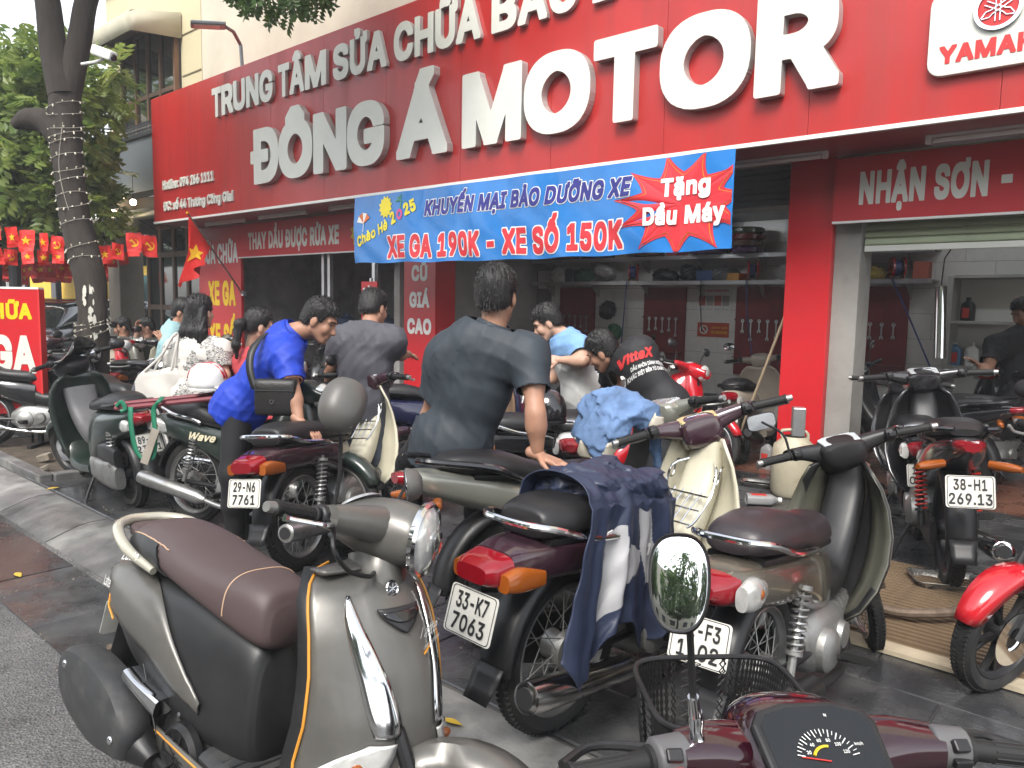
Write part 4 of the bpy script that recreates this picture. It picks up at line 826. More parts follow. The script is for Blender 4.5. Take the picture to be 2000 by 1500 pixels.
    b = MB(); arc_sheet(b, 0, R, .30, RAD(110), RAD(185), .07); fr = b.build('rear_fender', M_BLK, r, 50, solid=.004)
    b = MB(); b.grid([[(-.33-.035*i, y, .57-.075*i) for y in (-.06, 0, .06)] for i in range(6)]); b.build('mud_flap', M_BLK, fr, 50, solid=.005)
    if plate is not None: plate_part(r, plate, (-.40, 0, .52), RAD(18))
    if bare_bar: MB().sweep([(.42, 0, .50, .10, .09, 3), (.56, 0, .46, .10, .08, 3), (.70, 0, .50, .10, .07, 3), (.82, 0, .62, .11, .06, 3), (.89, 0, .80, .12, .05, 3)], n=20).build('centre_tunnel', M_GREYP, r)
    kick_bits(r, True, False, pegs=False)
    return r

# ------------------------------------------------------------------ the near taupe scooter (own shape)
def latte(loc, rz, steer=.5, lean=-.12):
    r = thing('scooter', 'near taupe scooter with brown seat and orange trim parked along the kerb', 'scooter', loc, group='parked scooters', rot=(lean, -.06, rz)); r.scale = (.967,)*3
    TP = mat('matte_taupe', (.122, .118, .109), .33, .35, .12, var=.06, vs=3, dirt=.22, dcol=(.20, .19, .17), ds=14, bump=.03, bs=260)
    BR = mat('brown_vinyl', (.066, .045, .045), .5, var=.08, vs=4, bump=.10, bs=420); OR = mat('orange_trim', (.55, .24, .03), .4); ST = mat('seat_stitch', (.45, .3, .2), .6)
    PE = mat('pearl_champagne', (.46, .44, .36), .22, .35, .5, var=.04, vs=3, dirt=.1); DK = mat('charcoal_plastic', (.018, .0185, .02), .4, var=.08, vs=3, dirt=.12, dcol=(.07, .07, .068), ds=7); MF = mat('muffler_cover', (.032, .033, .035), .55, var=.15, dirt=.4, dcol=(.1, .095, .085), ds=12, bump=.1)
    FB = Matrix.Translation((-.07, 0, 0)); SM = FB@steer_m(steer, .93, .8); W0, R = 1.25, .23
    put_wheel(r, 'cast', 0, R, w=.05); put_wheel(r, 'cast', W0, R, SM, w=.045, disc=True)
    seat = [(-.27, .765, .80, .05, .05, 2.4), (-.235, .745, .85, .115, .09, 2.5), (-.12, .73, .88, .15, .115, 2.5), (.03, .72, .865, .158, .125, 2.5), (.17, .695, .83, .158, .13, 2.6), (.32, .655, .805, .148, .125, 2.8), (.45, .615, .79, .128, .105, 3), (.52, .598, .765, .105, .085, 3), (.545, .61, .72, .075, .06, 3)]
    s = MB().loft(seat, n=36, m=7).build('seat', BR, r, 60)
    K = catmull(seat, 7)
    def spt(x, th, lift=.002):
        i = np.argmin(abs(K[:, 0]-x)); x0, a, b_, wb, wt, e = K[i]; cz = math.copysign(abs(sin(th))**(2/e), sin(th)); cy = math.copysign(abs(cos(th))**(2/e), cos(th)); w = wb+(wt-wb)*(cz+1)/2
        return (x, (w+lift)*cy, (a+b_)/2+((b_-a)/2+lift)*cz)
    b = MB(); b.tube([spt(.395, t, .001) for t in np.linspace(-.25, pi+.25, 40)], .0022, 5); b.build('seam', ST, s)
    for sg in (1, -1):
        b = MB(); P = [spt(x, (.38 if sg > 0 else pi-.38) if x > -.22 else (.5 if sg > 0 else pi-.5), .001) for x in np.linspace(-.23, .08, 24)]
        P = [(p[0], p[1], p[2]) for p in P]; b.tube(P, .0026, 5); b.build('seam', ST, s)
        G = [[spt(x, t if sg > 0 else pi-t, .0035) for t in np.linspace(-.5, .36, 6)] for x in np.linspace(-.235, .10, 20)]
        G = [[G[i][j] if (i < 14 or j < 6-(i-13)*.8) else G[i][max(0, int(5-(i-13)*.8))] for j in range(6)] for i in range(20)]
        b = MB(); b.grid(G, flip=sg < 0); b.build('seat_side', DK, s, 60)
        v, f = text_fit('Latte', .105, .03, (-.10, sg*.1585, .775), (-sg, 0, .10), (0, -.35*sg, 1), .006, shear=.4, lift=.004); q = MB(); q.add(v, f); q.build('seat_lettering', M_WP, s, 0)
    # rear body: dark lower, taupe upper wedge panels
    rb = [(-.37, .62, .70, .06, .07, 3), (-.27, .50, .735, .12, .12, 3), (-.1, .40, .735, .155, .14, 3), (.08, .34, .72, .165, .145, 3), (.24, .28, .70, .16, .135, 3), (.38, .26, .66, .14, .115, 3), (.48, .26, .62, .115, .09, 3), (.51, .28, .58, .08, .06, 3)]
    MB().loft(rb, n=32, m=6).build('rear_body', DK, r, 50)
    KB = catmull(rb, 8)
    def bpt(x, z, lift):
        i = np.argmin(abs(KB[:, 0]-x)); _, a, b_, wb, wt, e = KB[i]; cz = max(-.999, min(.999, (z-(a+b_)/2)/((b_-a)/2))); w = wb+(wt-wb)*(cz+1)/2
        return w*(1-abs(cz)**e)**(1/e)+lift
    for sg in (1, -1):
        top = catmull([(-.385, .725), (-.27, .735), (-.05, .715), (.08, .66), (.2, .55), (.335, .425)], 6); bot = catmull([(-.385, .655), (-.30, .58), (-.10, .525), (.06, .49), (.2, .435), (.33, .395)], 6)
        G = [[(tx+(bx_-tx)*k, sg*bpt(tx+(bx_-tx)*k, tz+(bz-tz)*k, .006+.022*sin(pi*min(1, max(0, k)))**.7*(1-i/40)), tz+(bz-tz)*k) for k in np.linspace(0, 1, 7)] for i, ((tx, tz), (bx_, bz)) in enumerate(zip(top, bot))]
        b = MB(); b.grid(G, flip=sg < 0); p = b.build('side_panel', TP, r, 60, solid=.006, so=0)
        b = MB(); b.tube([(-.38, sg*.085, .66), (-.30, sg*.132, .575), (-.22, sg*.150, .548)], .0035, 5); b.build('orange_line', OR, p)
        v, f = text_fit('Latte', .12, .035, (-.30, sg*.128, .655), (-sg*.97, -.25, 0.1), (0, -.1*sg, 1), .008, shear=.3, lift=.012); q = MB(); q.add(v, f); q.build('side_lettering', M_WP, p, 0)
        b = MB(); b.tube([V3(g[-1])+V3(0, sg*.001, -.001) for g in G], .003, 5); b.build('panel_gap', M_DARK, p); b = MB(); b.tube([(.04, sg*.168, .47), (.10, sg*.168, .36), (.14, sg*.166, .285)], .0022, 5); b.build('panel_gap', M_DARK, p)
        for x_, z_ in ((.22, .36), (-.02, .42)): MB().ell((x_, sg*(bpt(x_, z_, 0)+.001), z_), (.008, .003, .008)).build('screw', M_GREYP, p)
        # floor-board side skirt with orange line
        G = [[(x, sg*(.165+.02*sin(pi*(x-.2)/.8)-.02*k), .30-.02*sin((x-.2)*3)-.10*k+(.16*max(0, x-.72)/.25)) for k in np.linspace(0, 1, 5)] for x in np.linspace(.12, .98, 16)]
        b = MB(); b.grid(G, flip=sg < 0); sk = b.build('floor_skirt', TP, r, 60, solid=.008)
        b = MB(); b.tube([V3(g[0])+V3(0, sg*.002, -.012) for g in G], .0035, 5); b.build('orange_line', OR, sk)
    MB().loft([(.36, .22, .305, .15, .16, 4), (.55, .20, .285, .165, .17, 4), (.75, .20, .29, .165, .17, 4), (.86, .25, .36, .15, .16, 4)], m=3).build('floor_mat', MF, r)
    b = MB()
    for k in range(9): b.box((.44+k*.042, 0, .288), (.012, .26, .01))
    b.build('floor_ribs', MF, r)
    # tail lamp, fender, plate, grab rail
    MB().tube([(.02, .145, .745), (-.14, .155, .79), (-.27, .13, .835), (-.335, .07, .85), (-.35, 0, .853), (-.335, -.07, .85), (-.27, -.13, .835), (-.14, -.155, .79), (.02, -.145, .745)], [.012, .018, .019, .018, .017, .018, .019, .018, .012], 12, sm=5).build('grab_rail', PE, r)
    MB().loft([(-.36, .805, .84, .05, .05, 4), (-.30, .80, .845, .075, .075, 4), (-.255, .80, .83, .08, .08, 4)], m=3).build('rail_pad', BR, r)
    MB().loft([(-.43, .62, .67, .04, .05, 3), (-.37, .60, .70, .07, .08, 3)], m=4).build('tail_lamp', M_LENSR, r)
    b = MB(); b.grid([[(-.33-.03*i, y, .55-.07*i) for y in (-.07, 0, .07)] for i in range(6)]); b.build('mud_flap', M_BLK, r, 50, solid=.005); plate_part(r, ('29-P1', '614.08'), (-.42, 0, .50), RAD(20))
    # muffler on the right, fan cover, engine
    b = MB(); b.tube([(.40, -.06, .2), (.30, -.12, .15), (.1, -.15, .2)], .016, 8, sm=3); b.tube([(.12, -.16, .2), (.06, -.165, .23), (-.30, -.175, .34), (-.36, -.175, .355)], [.03, .06, .066, .045], 18); mo = b.build('exhaust', M_BLK, r)
    pts = catmull([(.06, .20), (.09, .30), (-.02, .40), (-.22, .45), (-.36, .44), (-.40, .36), (-.34, .27), (-.14, .20), (.06, .20)], 4)[:-1]
    c = pts.mean(0); b = MB(); b.rings([[(c[0]+(x-c[0])*k, -y, c[1]+(z-c[1])*k) for x, z in pts] for k, y in ((.92, .15), (1, .185), (1, .225), (.93, .245), (.6, .256), (.02, .258))]); b.build('muffler_guard', MF, mo, 45)
    for x, z in ((-.32, .40), (.03, .26)): MB().ell((x, -.25, z), (.013, .008, .013)).build('bolt', M_CHR, mo)
    b = MB(); b.lathe([(.10, -.02), (.10, .0), (.085, .012), (.075, .004), (.02, .008), (.002, .012)], (.26, -.155, .25), (0, -1, 0), 24); 
    for k in range(10): a = 2*pi*k/10; b.box((.26+.045*cos(a), -.166, .25+.045*sin(a)), (.06, .004, .006), (0, -a, 0))
    b.build('fan_cover', M_BLK, r); b = MB(); b.loft([(.1, .18, .42, .11, .10, 3), (.25, .16, .40, .12, .11, 3), (.40, .19, .34, .09, .08, 3)], m=3); b.build('engine', M_ALLOY, r)
    b = MB(); b.sweep([(.16, -.16, .37, .03, .03, 4), (.05, -.17, .41, .035, .02, 4), (-.02, -.175, .43, .03, .02, 4)], n=12); b.build('heat_shield', M_CHR, mo)
    kick_bits(r, True, False, pegs=False)
    # front apron
    ZS = [.20, .28, .36, .46, .56, .66, .75, .82, .865, .885]; XF = [1.0, 1.07, 1.11, 1.125, 1.115, 1.09, 1.055, 1.015, .975, .94]; WS = [.24, .255, .25, .235, .222, .21, .20, .187, .162, .125]; BW = [.18, .18, .165, .145, .115, .095, .082, .072, .06, .05]
    def S(z, t, lift=0):
        x = np.interp(z, ZS, XF); w = np.interp(z, ZS, WS); a = abs(t)
        q = x-np.interp(z, ZS, BW)*a**2.4+.018*(max(0, 1-(a/.5)**4) if a < .5 else 0)-.03*max(0, a-.55)*(z > .45)
        return (q+lift, w*t*(1+lift*1.5), z)
    cols = np.linspace(-1, 1, 29); zr = np.linspace(.2, .885, 26)
    b = MB(); b.grid([[S(z, t) for t in cols] for z in zr]); ap = b.build('front_apron', TP, r, 60, solid=.008, so=-1); ap.matrix_basis = FB
    def patch(name, m, rows, lift, n=6, solid=.004):
        b = MB(); b.grid([[S(z, t0+(t1-t0)*k, lift+.004*sin(pi*k)) for k in np.linspace(0, 1, n)] for z, t0, t1 in rows]); return b.build(name, m, ap, 60, solid=solid)
    for sg in (1, -1):
        b = MB(); P = [S(z, sg*1.0, .003) for z in zr]; P += [tuple(V3(P[-1])+V3(-.02, -sg*.05, .006))]; b.tube(P, .0038, 6); b.build('orange_trim', OR, ap)
        rows = catmull([(.835, .60, .63), (.79, .54, .68), (.72, .44, .66), (.64, .33, .60), (.57, .25, .54), (.53, .25, .48)], 4)
        patch('chrome_strip', M_CHR, [(z, sg*a, sg*c) for z, a, c in rows], .006)
        patch('signal_lens', M_LENSC, [(z, sg*a, sg*c) for z, a, c in catmull([(.515, .28, .52), (.485, .32, .78), (.44, .42, .94), (.40, .58, .88)], 4)], .006)
        b = MB(); b.ell(V3(S(.465, sg*.60, .008)), (.012, .02, .014)); b.build('signal_bulb', M_LENSA, ap)
    patch('chin_grille', M_DARK, catmull([(.805, -.34, .34), (.787, -.30, .30), (.764, -.16, .16), (.748, -.02, .02)], 3), .008, 8)
    patch('chin_lens', M_BLKG, catmull([(.797, -.30, .30), (.784, -.26, .26), (.772, -.1, .1)], 3), .0125, 8)
    c0 = V3(S(.842, 0, .004)); b = MB(); b.lathe([(.018, 0), (.021, .003), (.018, .006), (.015, .003)], c0, (1, 0, .25), 24); em = b.build('emblem', M_CHR, ap)
    b = MB(); b.lathe([(.016, 0), (.016, .003), (.001, .004)], c0, (1, 0, .25), 24); b.build('emblem_disc', M_BLKG, em)
    b = MB()
    for k in range(3):
        a = pi/2+k*2*pi/3; b.tube([c0+V3(.005, -.013*cos(a), -.013*sin(a)), c0+V3(.004, .013*cos(a), .013*sin(a))], .0014, 4)
    b.build('emblem_forks', M_CHR, em)
    tp = V3(S(.735, .42, .006)); v, f = text_fit('Latte', .09, .034, tp, (-.28, .95, 0.12), (.05, 0, 1), .007, shear=.4, lift=.004); q = MB(); q.add(v, f); q.build('apron_lettering', M_WP, ap, 0)
    b = MB(); b.tube([S(.69, .22, .006), S(.705, .62, .006)], .003, 4); b.build('orange_line', OR, ap)
    v, f = text_fit('LIMITED EDITION', .08, .01, V3(S(.708, .42, .008)), (-.28, .95, 0.18), (.05, 0, 1), .01, lift=.003); q = MB(); q.add(v, f); q.build('apron_lettering', M_WP, ap, 0)
    b = MB(); b.grid([[(S(z, t)[0]-.05-.02*(1-abs(t)), S(z, t)[1]*.97, z) for t in np.linspace(-1, 1, 13)] for z in np.linspace(.28, .88, 10)]); b.build('inner_shield', DK, r, 60, solid=.01).matrix_basis = FB
    b = MB(); b.grid([[(.935+.02*cos(a)-(.05 if k else 0), .15*sin(a), .885+.02*k*(1-abs(sin(a)))) for a in np.linspace(-pi/2, pi/2, 9)] for k in (0, 1)]); b.build('apron_top', TP, r, 60, solid=.01).matrix_basis = FB
    # fork, fender
    b = MB()
    for sg in (1, -1): b.tube([(1.05, sg*.07, .60), (W0, sg*.07, R)], [.016, .024], 10)
    o = b.build('fork', M_BLK, r); o.matrix_basis = SM
    b = MB(); arc_sheet(b, W0-.005, R, .285, RAD(8), RAD(172), .075, edge=.04, n=24, flare=lambda t: .35+.65*sin(pi*min(1, t*1.5+.05))**.6 if t < .6 else 1-.3*(t-.6)); o = b.build('front_fender', TP, r, 60, solid=.005); o.matrix_basis = SM
    # headset
    b = MB(); b.loft([(.80, .955, 1.0, .05, .05, 2.6), (.84, .93, 1.035, .075, .075, 2.5), (.90, .905, 1.055, .09, .09, 2.4), (.97, .89, 1.06, .098, .098, 2.3), (1.03, .89, 1.05, .097, .097, 2.2), (1.055, .895, 1.04, .092, .092, 2.1)], n=32, m=6); ho = b.build('headset', TP, r, 60); ho.matrix_basis = SM
    c = V3(1.058, 0, .965); b = MB(); b.lathe([(.097, -.012), (.100, .0), (.094, .008), (.085, .006)], c, (1, 0, -.05), 36); b.build('headlight_rim', M_CHR, ho); 
    b = MB(); b.lathe([(.001, .03), (.03, .028), (.06, .02), (.085, .006), (.088, -.01)], c, (1, 0, -.05), 36); b.build('headlight', M_LENSC, ho, 60)
    b = MB(); b.lathe([(.02, .0), (.03, .012), (.001, .016)], c+V3(.025, 0, .0), (1, 0, 0), 16); b.build('lamp_cap', M_CHR, ho)
    b = MB(); b.sweep([(.93, 0, .92, .06, .07, 2.5), (.945, 0, .86, .07, .07, 2.5), (.955, 0, .80, .06, .06, 2.5)], n=20); o = b.build('headset_neck', TP, r, 60); o.matrix_basis = SM
    for sg in (1, -1): MB().sweep([(.95, sg*.04, .985, .06, .055, 2.6), (.925, sg*.12, .985, .05, .042, 2.6), (.90, sg*.19, .985, .038, .034, 2.8), (.89, sg*.225, .985, .028, .028, 2.8)], side=(1, 0, 0), n=18).build('bar_cover', TP, ho, 60)
    b = MB(); b.lathe([(.001, .012), (.05, .01), (.062, 0)], (.86, 0, 1.035), (-.5, 0, .86), 24); b.build('dial', M_DIAL, ho)
    bars(r, SM, .895, .985, .37, sweep=.07, lever=M_CHR)
    for sg in (1, -1):
        b = MB(); b.tube([(.91, sg*.235, .96), (.93, sg*.25, .91), (.95, sg*.20, .87), (.97, sg*.12, .86), (.96, sg*.06, .87)], .006, 6, sm=4); o = b.build('cable', M_BLK, r); o.matrix_basis = SM
    TM = mat('mirror_taupe', (.10, .096, .09), .45, .2, var=.05, vs=3)
    mirror_part(r, (.885, -.20, 1.0), (.89, -.215, 1.09), (.885, -.265, 1.245), SM, 'oval', (.056, .07), TM, ang=(RAD(-14), RAD(-8), -.75), thick=.05)
    mirror_part(r, (.885, .20, 1.0), (.88, .22, 1.06), (.87, .29, 1.12), SM, 'drop', (.075, .05), TM, ang=(0, RAD(-15), .4), thick=.05)
    return r
latte((-2.25, 1.018, -.045), RAD(2.4))

# ------------------------------------------------------------------ maroon bike seen from its saddle, bottom right
P_MAR = paint('deep_maroon', (.020, .0035, .008), .12, .9, dirt=.06); P_CREAM = mat('cream_plastic', (.52, .49, .38), .42, var=.06, vs=3, dirt=.3, dcol=(.28, .24, .17), ds=5)
def near_bike(loc, rz, steer):
    r = underbone('deep maroon motorbike with front basket seen from its saddle in the near corner', loc, rz, P_MAR, P_MAR, style='wave', steer=steer, lean=.083, pitch=.068, sc=.87, mirrors=(0, 0), headlamp=True, plate=('30-M4', '2210'))
    for o in list(r.children):
        if o.name.split('.')[0] in ('headset', 'grip', 'switch_box', 'lever', 'cable'):
            for c in list(o.children): bpy.data.objects.remove(c)
            bpy.data.objects.remove(o)
    SM = steer_m(steer, .95, .72)
    b = MB(); b.loft([(.765, .955, .985, .10, .085, 4), (.79, .90, 1.005, .12, .105, 4), (.86, .86, 1.03, .13, .115, 3.6), (.93, .85, 1.045, .125, .11, 3.2), (1.0, .86, 1.02, .11, .095, 2.8), (1.07, .88, .96, .07, .06, 2.6)], n=32, m=6); ho = b.build('headset', P_MAR, r, 50); ho.matrix_basis = SM
    for s in (1, -1):
        MB().sweep([(.90, s*.09, .965, .06, .045, 3), (.885, s*.16, .985, .045, .036, 3.2), (.87, s*.225, .99, .032, .03, 3.2)], side=(1, 0, 0), n=20).build('bar_cover', P_MAR, ho, 50)
        MB().sweep([(.925, s*.08, .995, .016, .012, 2.6), (.915, s*.15, 1.012, .012, .009, 2.6), (.895, s*.22, 1.014, .008, .006, 2.6)], side=(1, 0, 0), n=10).build('cover_rib', P_MAR, ho, 50)
    # instrument panel: frame, dark face, numbers
    nX, nY = V3(0, -1, 0), unit(V3(.86, 0, .42)); nZ = np.cross(nX, nY); c = V3(.832, 0, 1.018)
    fr = MB(); out = [(-.105, .045), (-.09, .068), (-.045, .082), (.045, .082), (.09, .068), (.105, .045), (.098, -.055), (.08, -.07), (-.08, -.07), (-.098, -.055)]
    fr.poly(out, .022, c-nZ*.012, nX, nY, nZ); pf = fr.build('instrument_frame', M_BLK, ho, 0, bevel=.006)
    b = MB(); b.poly([(x*.88, .004+y*.82) for x, y in out], .0015, c+nZ*.0095, nX, nY, nZ); b.build('instrument_glass', mat('instrument_face', (.008, .009, .010), .16, coat=.25, var=.1), ho, 0)
    W3 = mat('dial_white', (.7, .7, .68), .4); b = MB(); b2 = MB()
    o = c+nZ*.0125
    for k in range(21):
        a = pi*(.93-.86*k/20); u = V3(cos(a), sin(a)); l = .012 if k % 2 == 0 else .007
        b.tube([o+nX*u[0]*.052+nY*(u[1]*.052-.02), o+nX*u[0]*(.052-l)+nY*(u[1]*(.052-l)-.02)], .0006 if k % 2 else .0009, 4)
    b.build('dial_ticks', W3, ho)
    for k, n in enumerate(('20', '40', '60', '80', '100', '120')):
        a = pi*(.86-.72*k/5); v, f = text_fit(n, .007 if len(n) < 3 else .010, .0055, o+nX*cos(a)*.034+nY*(sin(a)*.034-.02), nX, nY, .01, lift=.0005); b2.add(v, f)
    v, f = text_fit('km/h', .014, .006, o+nX*.056+nY*.006, nX, nY, .005, lift=.0005); b2.add(v, f); v, f = text_fit('N', .004, .005, o+nX*.02+nY*.055, nX, nY, .01, lift=.0005); b2.add(v, f); b2.build('dial_lettering', W3, ho, 0)
    b = MB(); b.tube([o+nX*.026*cos(a)+nY*(.026*sin(a)-.022)-nZ*.0003 for a in np.linspace(pi*.85, pi*.45, 10)], .0024, 5); b.build('dial_band', mat('dial_yellow', (.6, .4, .02), .4), ho)
    b = MB(); b.tube([o+nY*-.02, o+nX*-.045+nY*-.012], .0011, 5); b.build('needle', mat('needle_red', (.5, .03, .02), .4), ho)
    b = MB(); b.poly([(-.085, -.062), (.085, -.062), (.078, -.034), (-.078, -.034)], .004, c+nZ*.0105, nX, nY, nZ); lp = b.build('lower_panel', M_GREYP, ho, 0, bevel=.002)
    b = MB(); b.poly([(.02, -.056), (.042, -.056), (.042, -.040), (.02, -.040)], .001, c+nZ*.0152, nX, nY, nZ); b.build('badge', M_CHR, ho, 0)
    # left and right grips with switches
    for s in (1, -1):
        a, e = V3(.862, s*.275, .992), V3(.835, s*.405, .99); d = e-a; g = MB(); g.tube([a-d*.05, a, a+d*.02, a+d*.95, a+d*.96, e], [.024, .024, .0175, .0175, .021, .020], 16)
        for i in range(10):
            t = 2*pi*i/10; n1 = unit(np.cross(d, (0, 0, 1))); n2 = unit(np.cross(d, n1)); off = (n1*cos(t)+n2*sin(t))*.0175; g.tube([a+d*.25+off, a+d*.93+off], .0016, 4)
        go = g.build('grip', M_GRIP, r); go.matrix_basis = SM; MB().cyl(e, e+unit(d)*.006, .012, .010, 12).build('bar_end', M_BLK, go)
        w = MB(); q = a-d*.28; w.tube([q-d*.25, q-d*.2, q+d*.18, q+d*.22], [.022, .034, .034, .026], 14); wo = w.build('switch_box', M_GREYP, r, 40, bevel=.003); wo.matrix_basis = SM
        w = MB(); w.box(q+V3(-.028, 0, .022), (.02, .026, .014), (0, -.7, 0)); w.build('toggle_switch', M_BLK, wo, 0, bevel=.003)
        w = MB(); w.box(q+V3(-.036, -.002, -.004), (.012, .03, .016), (0, -.2, 0)); w.build('horn_button', mat('button_red', (.6, .03, .02), .4) if s > 0 else M_BLK, wo, 0, bevel=.003)
        l = MB(); l.tube([a+V3(.04, -s*.03, -.012), a+V3(.066, s*.02, -.02), a+V3(.07, s*.08, -.024), e+V3(.055, 0, -.022)], [.01, .008, .007, .009], 8, sm=3); lo = l.build('lever', M_BLK, r); lo.matrix_basis = SM
    # left mirror on a jointed chrome stem
    b = MB(); b.tube([(.875, .19, 1.01), (.88, .192, 1.03), (.88, .193, 1.05), (.878, .196, 1.065)], [.016, .011, .013, .010], 12); b.tube([(.878, .197, 1.06), (.872, .205, 1.095)], [.011, .009], 12); st = b.build('mirror', M_CHR, r, 50); st.matrix_basis = SM
    b = MB(); b.tube([(.873, .204, 1.09), (.865, .222, 1.21)], .0058, 8); b.build('mirror_stem', M_BLK, st)
    N = 40; bpy.context.view_layer.update(); PW = st.matrix_world; c0 = PW@Vector((.862, .228, 1.272))+Vector((-.0115, -.010, .016))
    nx = -Vector((.30, -.86, .40)).normalized(); ny = Vector((0, 0, 1)).cross(nx).normalized(); nz = nx.cross(ny)     # turned up towards the trees across the road
    Rm = PW.inverted()@(Matrix.Translation(c0)@Matrix((nx, ny, nz)).transposed().to_4x4()@Matrix.Rotation(RAD(-6), 4, 'X')@Matrix.Scale(.87, 4))
    ring = lambda k, x: [(x, k*.0465*math.copysign(abs(cos(t))**(2/2.6), cos(t))*(1+.10*sin(t)), k*.075*math.copysign(abs(sin(t))**(2/2.4), sin(t))) for t in [2*pi*i/N for i in range(N)]]
    b = MB(); b.rings([ring(.93, -.001), ring(.97, -.004), ring(1, .0), ring(1.0, .008), ring(.86, .022), ring(.4, .03), ring(.02, .031)]); o1 = b.build('mirror_shell', M_BLK, st, 50); o1.matrix_basis = Rm
    b = MB(); b.rings([ring(.93, -.0005), ring(.9, -.0015), ring(.6, -.0026), ring(.3, -.0034), ring(.02, -.0036)]); o1 = b.build('mirror_glass', M_GLASSM, st, 60); o1.matrix_basis = Rm
    # wire-mesh basket in front
    X0, X1, Wb, z0, z1 = 1.09, 1.36, .17, .64, .88; bk = MB(); wr = .0022
    def bpt(u, k):  # u around 0..1, k 0 bottom..1 top
        f = .82+.18*k; a = 2*pi*u; cx = (X0+X1)/2; e = 5
        return (cx+(X1-X0)/2*f*math.copysign(abs(cos(a))**(2/e), cos(a)), Wb*f*math.copysign(abs(sin(a))**(2/e), sin(a)), z0+(z1-z0)*k)
    rim = MB(); rim.tube([bpt(u, 1) for u in np.linspace(0, 1, 60, endpoint=False)], .006, 8, closed=True); ro = rim.build('basket', M_BLK, r); ro.matrix_basis = SM
    nu, nk = 84, 14
    for i in range(nu):
        for sgn in (1, -1): bk.tube([bpt((i+sgn*(.5 if j % 2 else 0)*1.0)/nu if False else (i+.5*((j % 2) if sgn > 0 else (1-j % 2)))/nu, j/nk) for j in range(nk+1)], wr, 4, cap=False)
    for i in range(14): bk.tube([(X0+.03+(X1-X0-.06)*i/13, -Wb*.8, z0), (X0+.03+(X1-X0-.06)*i/13, Wb*.8, z0)], wr, 4)
    bk.build('basket_mesh', M_BLK, ro, kind='stuff')
    return r
near_bike((.048, .479, -.03), RAD(130.2), .14)

# ------------------------------------------------------------------ parked and serviced bikes
P_OLIVE = paint('bronze_olive', (.105, .09, .07), .22, .7, .35, .12); P_DPUR = paint('dark_plum', (.035, .014, .022), .16, .8, 0, .25); P_GREY = paint('silver_olive', (.25, .25, .215), .3, .4, .45, .12)
P_RED = paint('signal_red', (.42, .008, .016), .18, .8, 0, .1); P_BLACK = paint('gloss_black', (.012, .012, .014), .18, .7); P_DGRN = paint('dark_green', (.012, .022, .018), .3, .5, 0, .25)
P_WHT = paint('pearl_white', (.52, .52, .50), .25, .6); P_BEIGE = paint('warm_beige', (.36, .31, .25), .3, .5); P_NAVY = paint('night_blue', (.012, .014, .045), .18, .8); P_OLIV2 = mat('olive_shield', (.085, .084, .065), .32, .2, .3, var=.05, dirt=.15)
M_OLDDIAL = mat('yellowed_dial', (.46, .38, .17), .25, coat=.6, var=.12, vs=7); M_BRSEAT = mat('brown_seat', (.09, .06, .055), .5, var=.1, bump=.1, bs=260)
M_SMEX = mat('worn_chrome', (.52, .51, .50), .18, 1, var=.25, vs=5, dirt=.4, dcol=(.06, .05, .045), ds=4)
M_BRIGHT = mat('bright_dial_glass', (.62, .66, .68), .06, .2, coat=1, var=.12, vs=6)
M_BRSEAT2 = mat('black_grained_seat', (.026, .02, .023), .36, coat=.1, var=.12, bump=.18, bs=200)
underbone('dark plum motorbike with cream leg shield carrying a blue raincoat on its seat', (-1.587, 2.064, 0), RAD(88.6), P_DPUR, P_CREAM, plate=('33-K7', '7063'), seat_logo='HONDA', rack=True, cargo_hook=True, exhaust=M_SMEX, mirrors=(0, 0), dial=M_OLDDIAL, steer=.8, sc=1.07, lean=.03, pitch=-.03, logo=('Dream', M_WP))
underbone('bronze motorbike with chrome rail and black leg shield behind the near oval mirror', (-1.01, 2.414, 0), RAD(90.8), P_OLIVE, M_BLK, seat=M_BRSEAT2, style='wave', plate=('12-F3', '1102'), head=M_BLK, tail=P_OLIVE, dial=M_BRIGHT, steer=.66, lean=-.01, pitch=-.04, mirrors=(1, 0), mirror_kw=dict(shape='rect', size=(.065, .036)), exhaust=M_BLK, wing=P_OLIV2)
underbone('silver olive motorbike with long black seat that the man in dark polo sits on', (-2.13, 2.43, 0), RAD(72), P_GREY, M_BLK, style='sport', plate=('30-H2', '511.40'), wheel='cast', steer=.35, sc=1.04, lean=-.06, mirrors=(0, 0), exhaust=M_BLK)
underbone('maroon motorbike with cream leg shield and number plate 7761', (-3.668, 2.396, 0), RAD(112.7), P_DPUR, P_CREAM, plate=('29-N6', '7761'), seat_logo='HONDA', rack=True, cargo_hook=True, exhaust=M_RIM, mirrors=(0, 0), steer=-.12, sc=1.04)
underbone('dark green motorbike with a red luggage bar and green strap behind the blue polo man', (-4.968, 2.392, 0), RAD(16), P_DGRN, M_BLK, style='wave', plate=None, logo=('Wave', mat('pale_decal', (.55, .5, .35), .4)), exhaust=M_RIM)
scooter('black scooter with chrome handlebar and dark windscreen on the left', (-5.67, 2.29, 0), RAD(178), P_DGRN, inner=P_DGRN, plate=('89-C1', '230.1'), windscreen=True, bare_bar=True, mirrors=(0, 0), steer=.31)
underbone('black motorbike with red shock springs and plate 269.13', (-.88, 4.70, 0), RAD(111), P_BLACK, style='sport', plate=('38-H1', '269.13'), wheel='cast', spring=mat('red_spring', (.4, .02, .01), .35), mirrors=(0, 0), lean=-.05, steer=.1, sc=1.12)
_p = AT_Z(1932, 1345, 0); _a = RAD(241)
scooter('bright red scooter whose front wheel and fender enter from the right edge', (_p.x-1.27*cos(_a), _p.y-1.27*sin(_a), 0), _a, P_RED, plate=None, steer=.1)
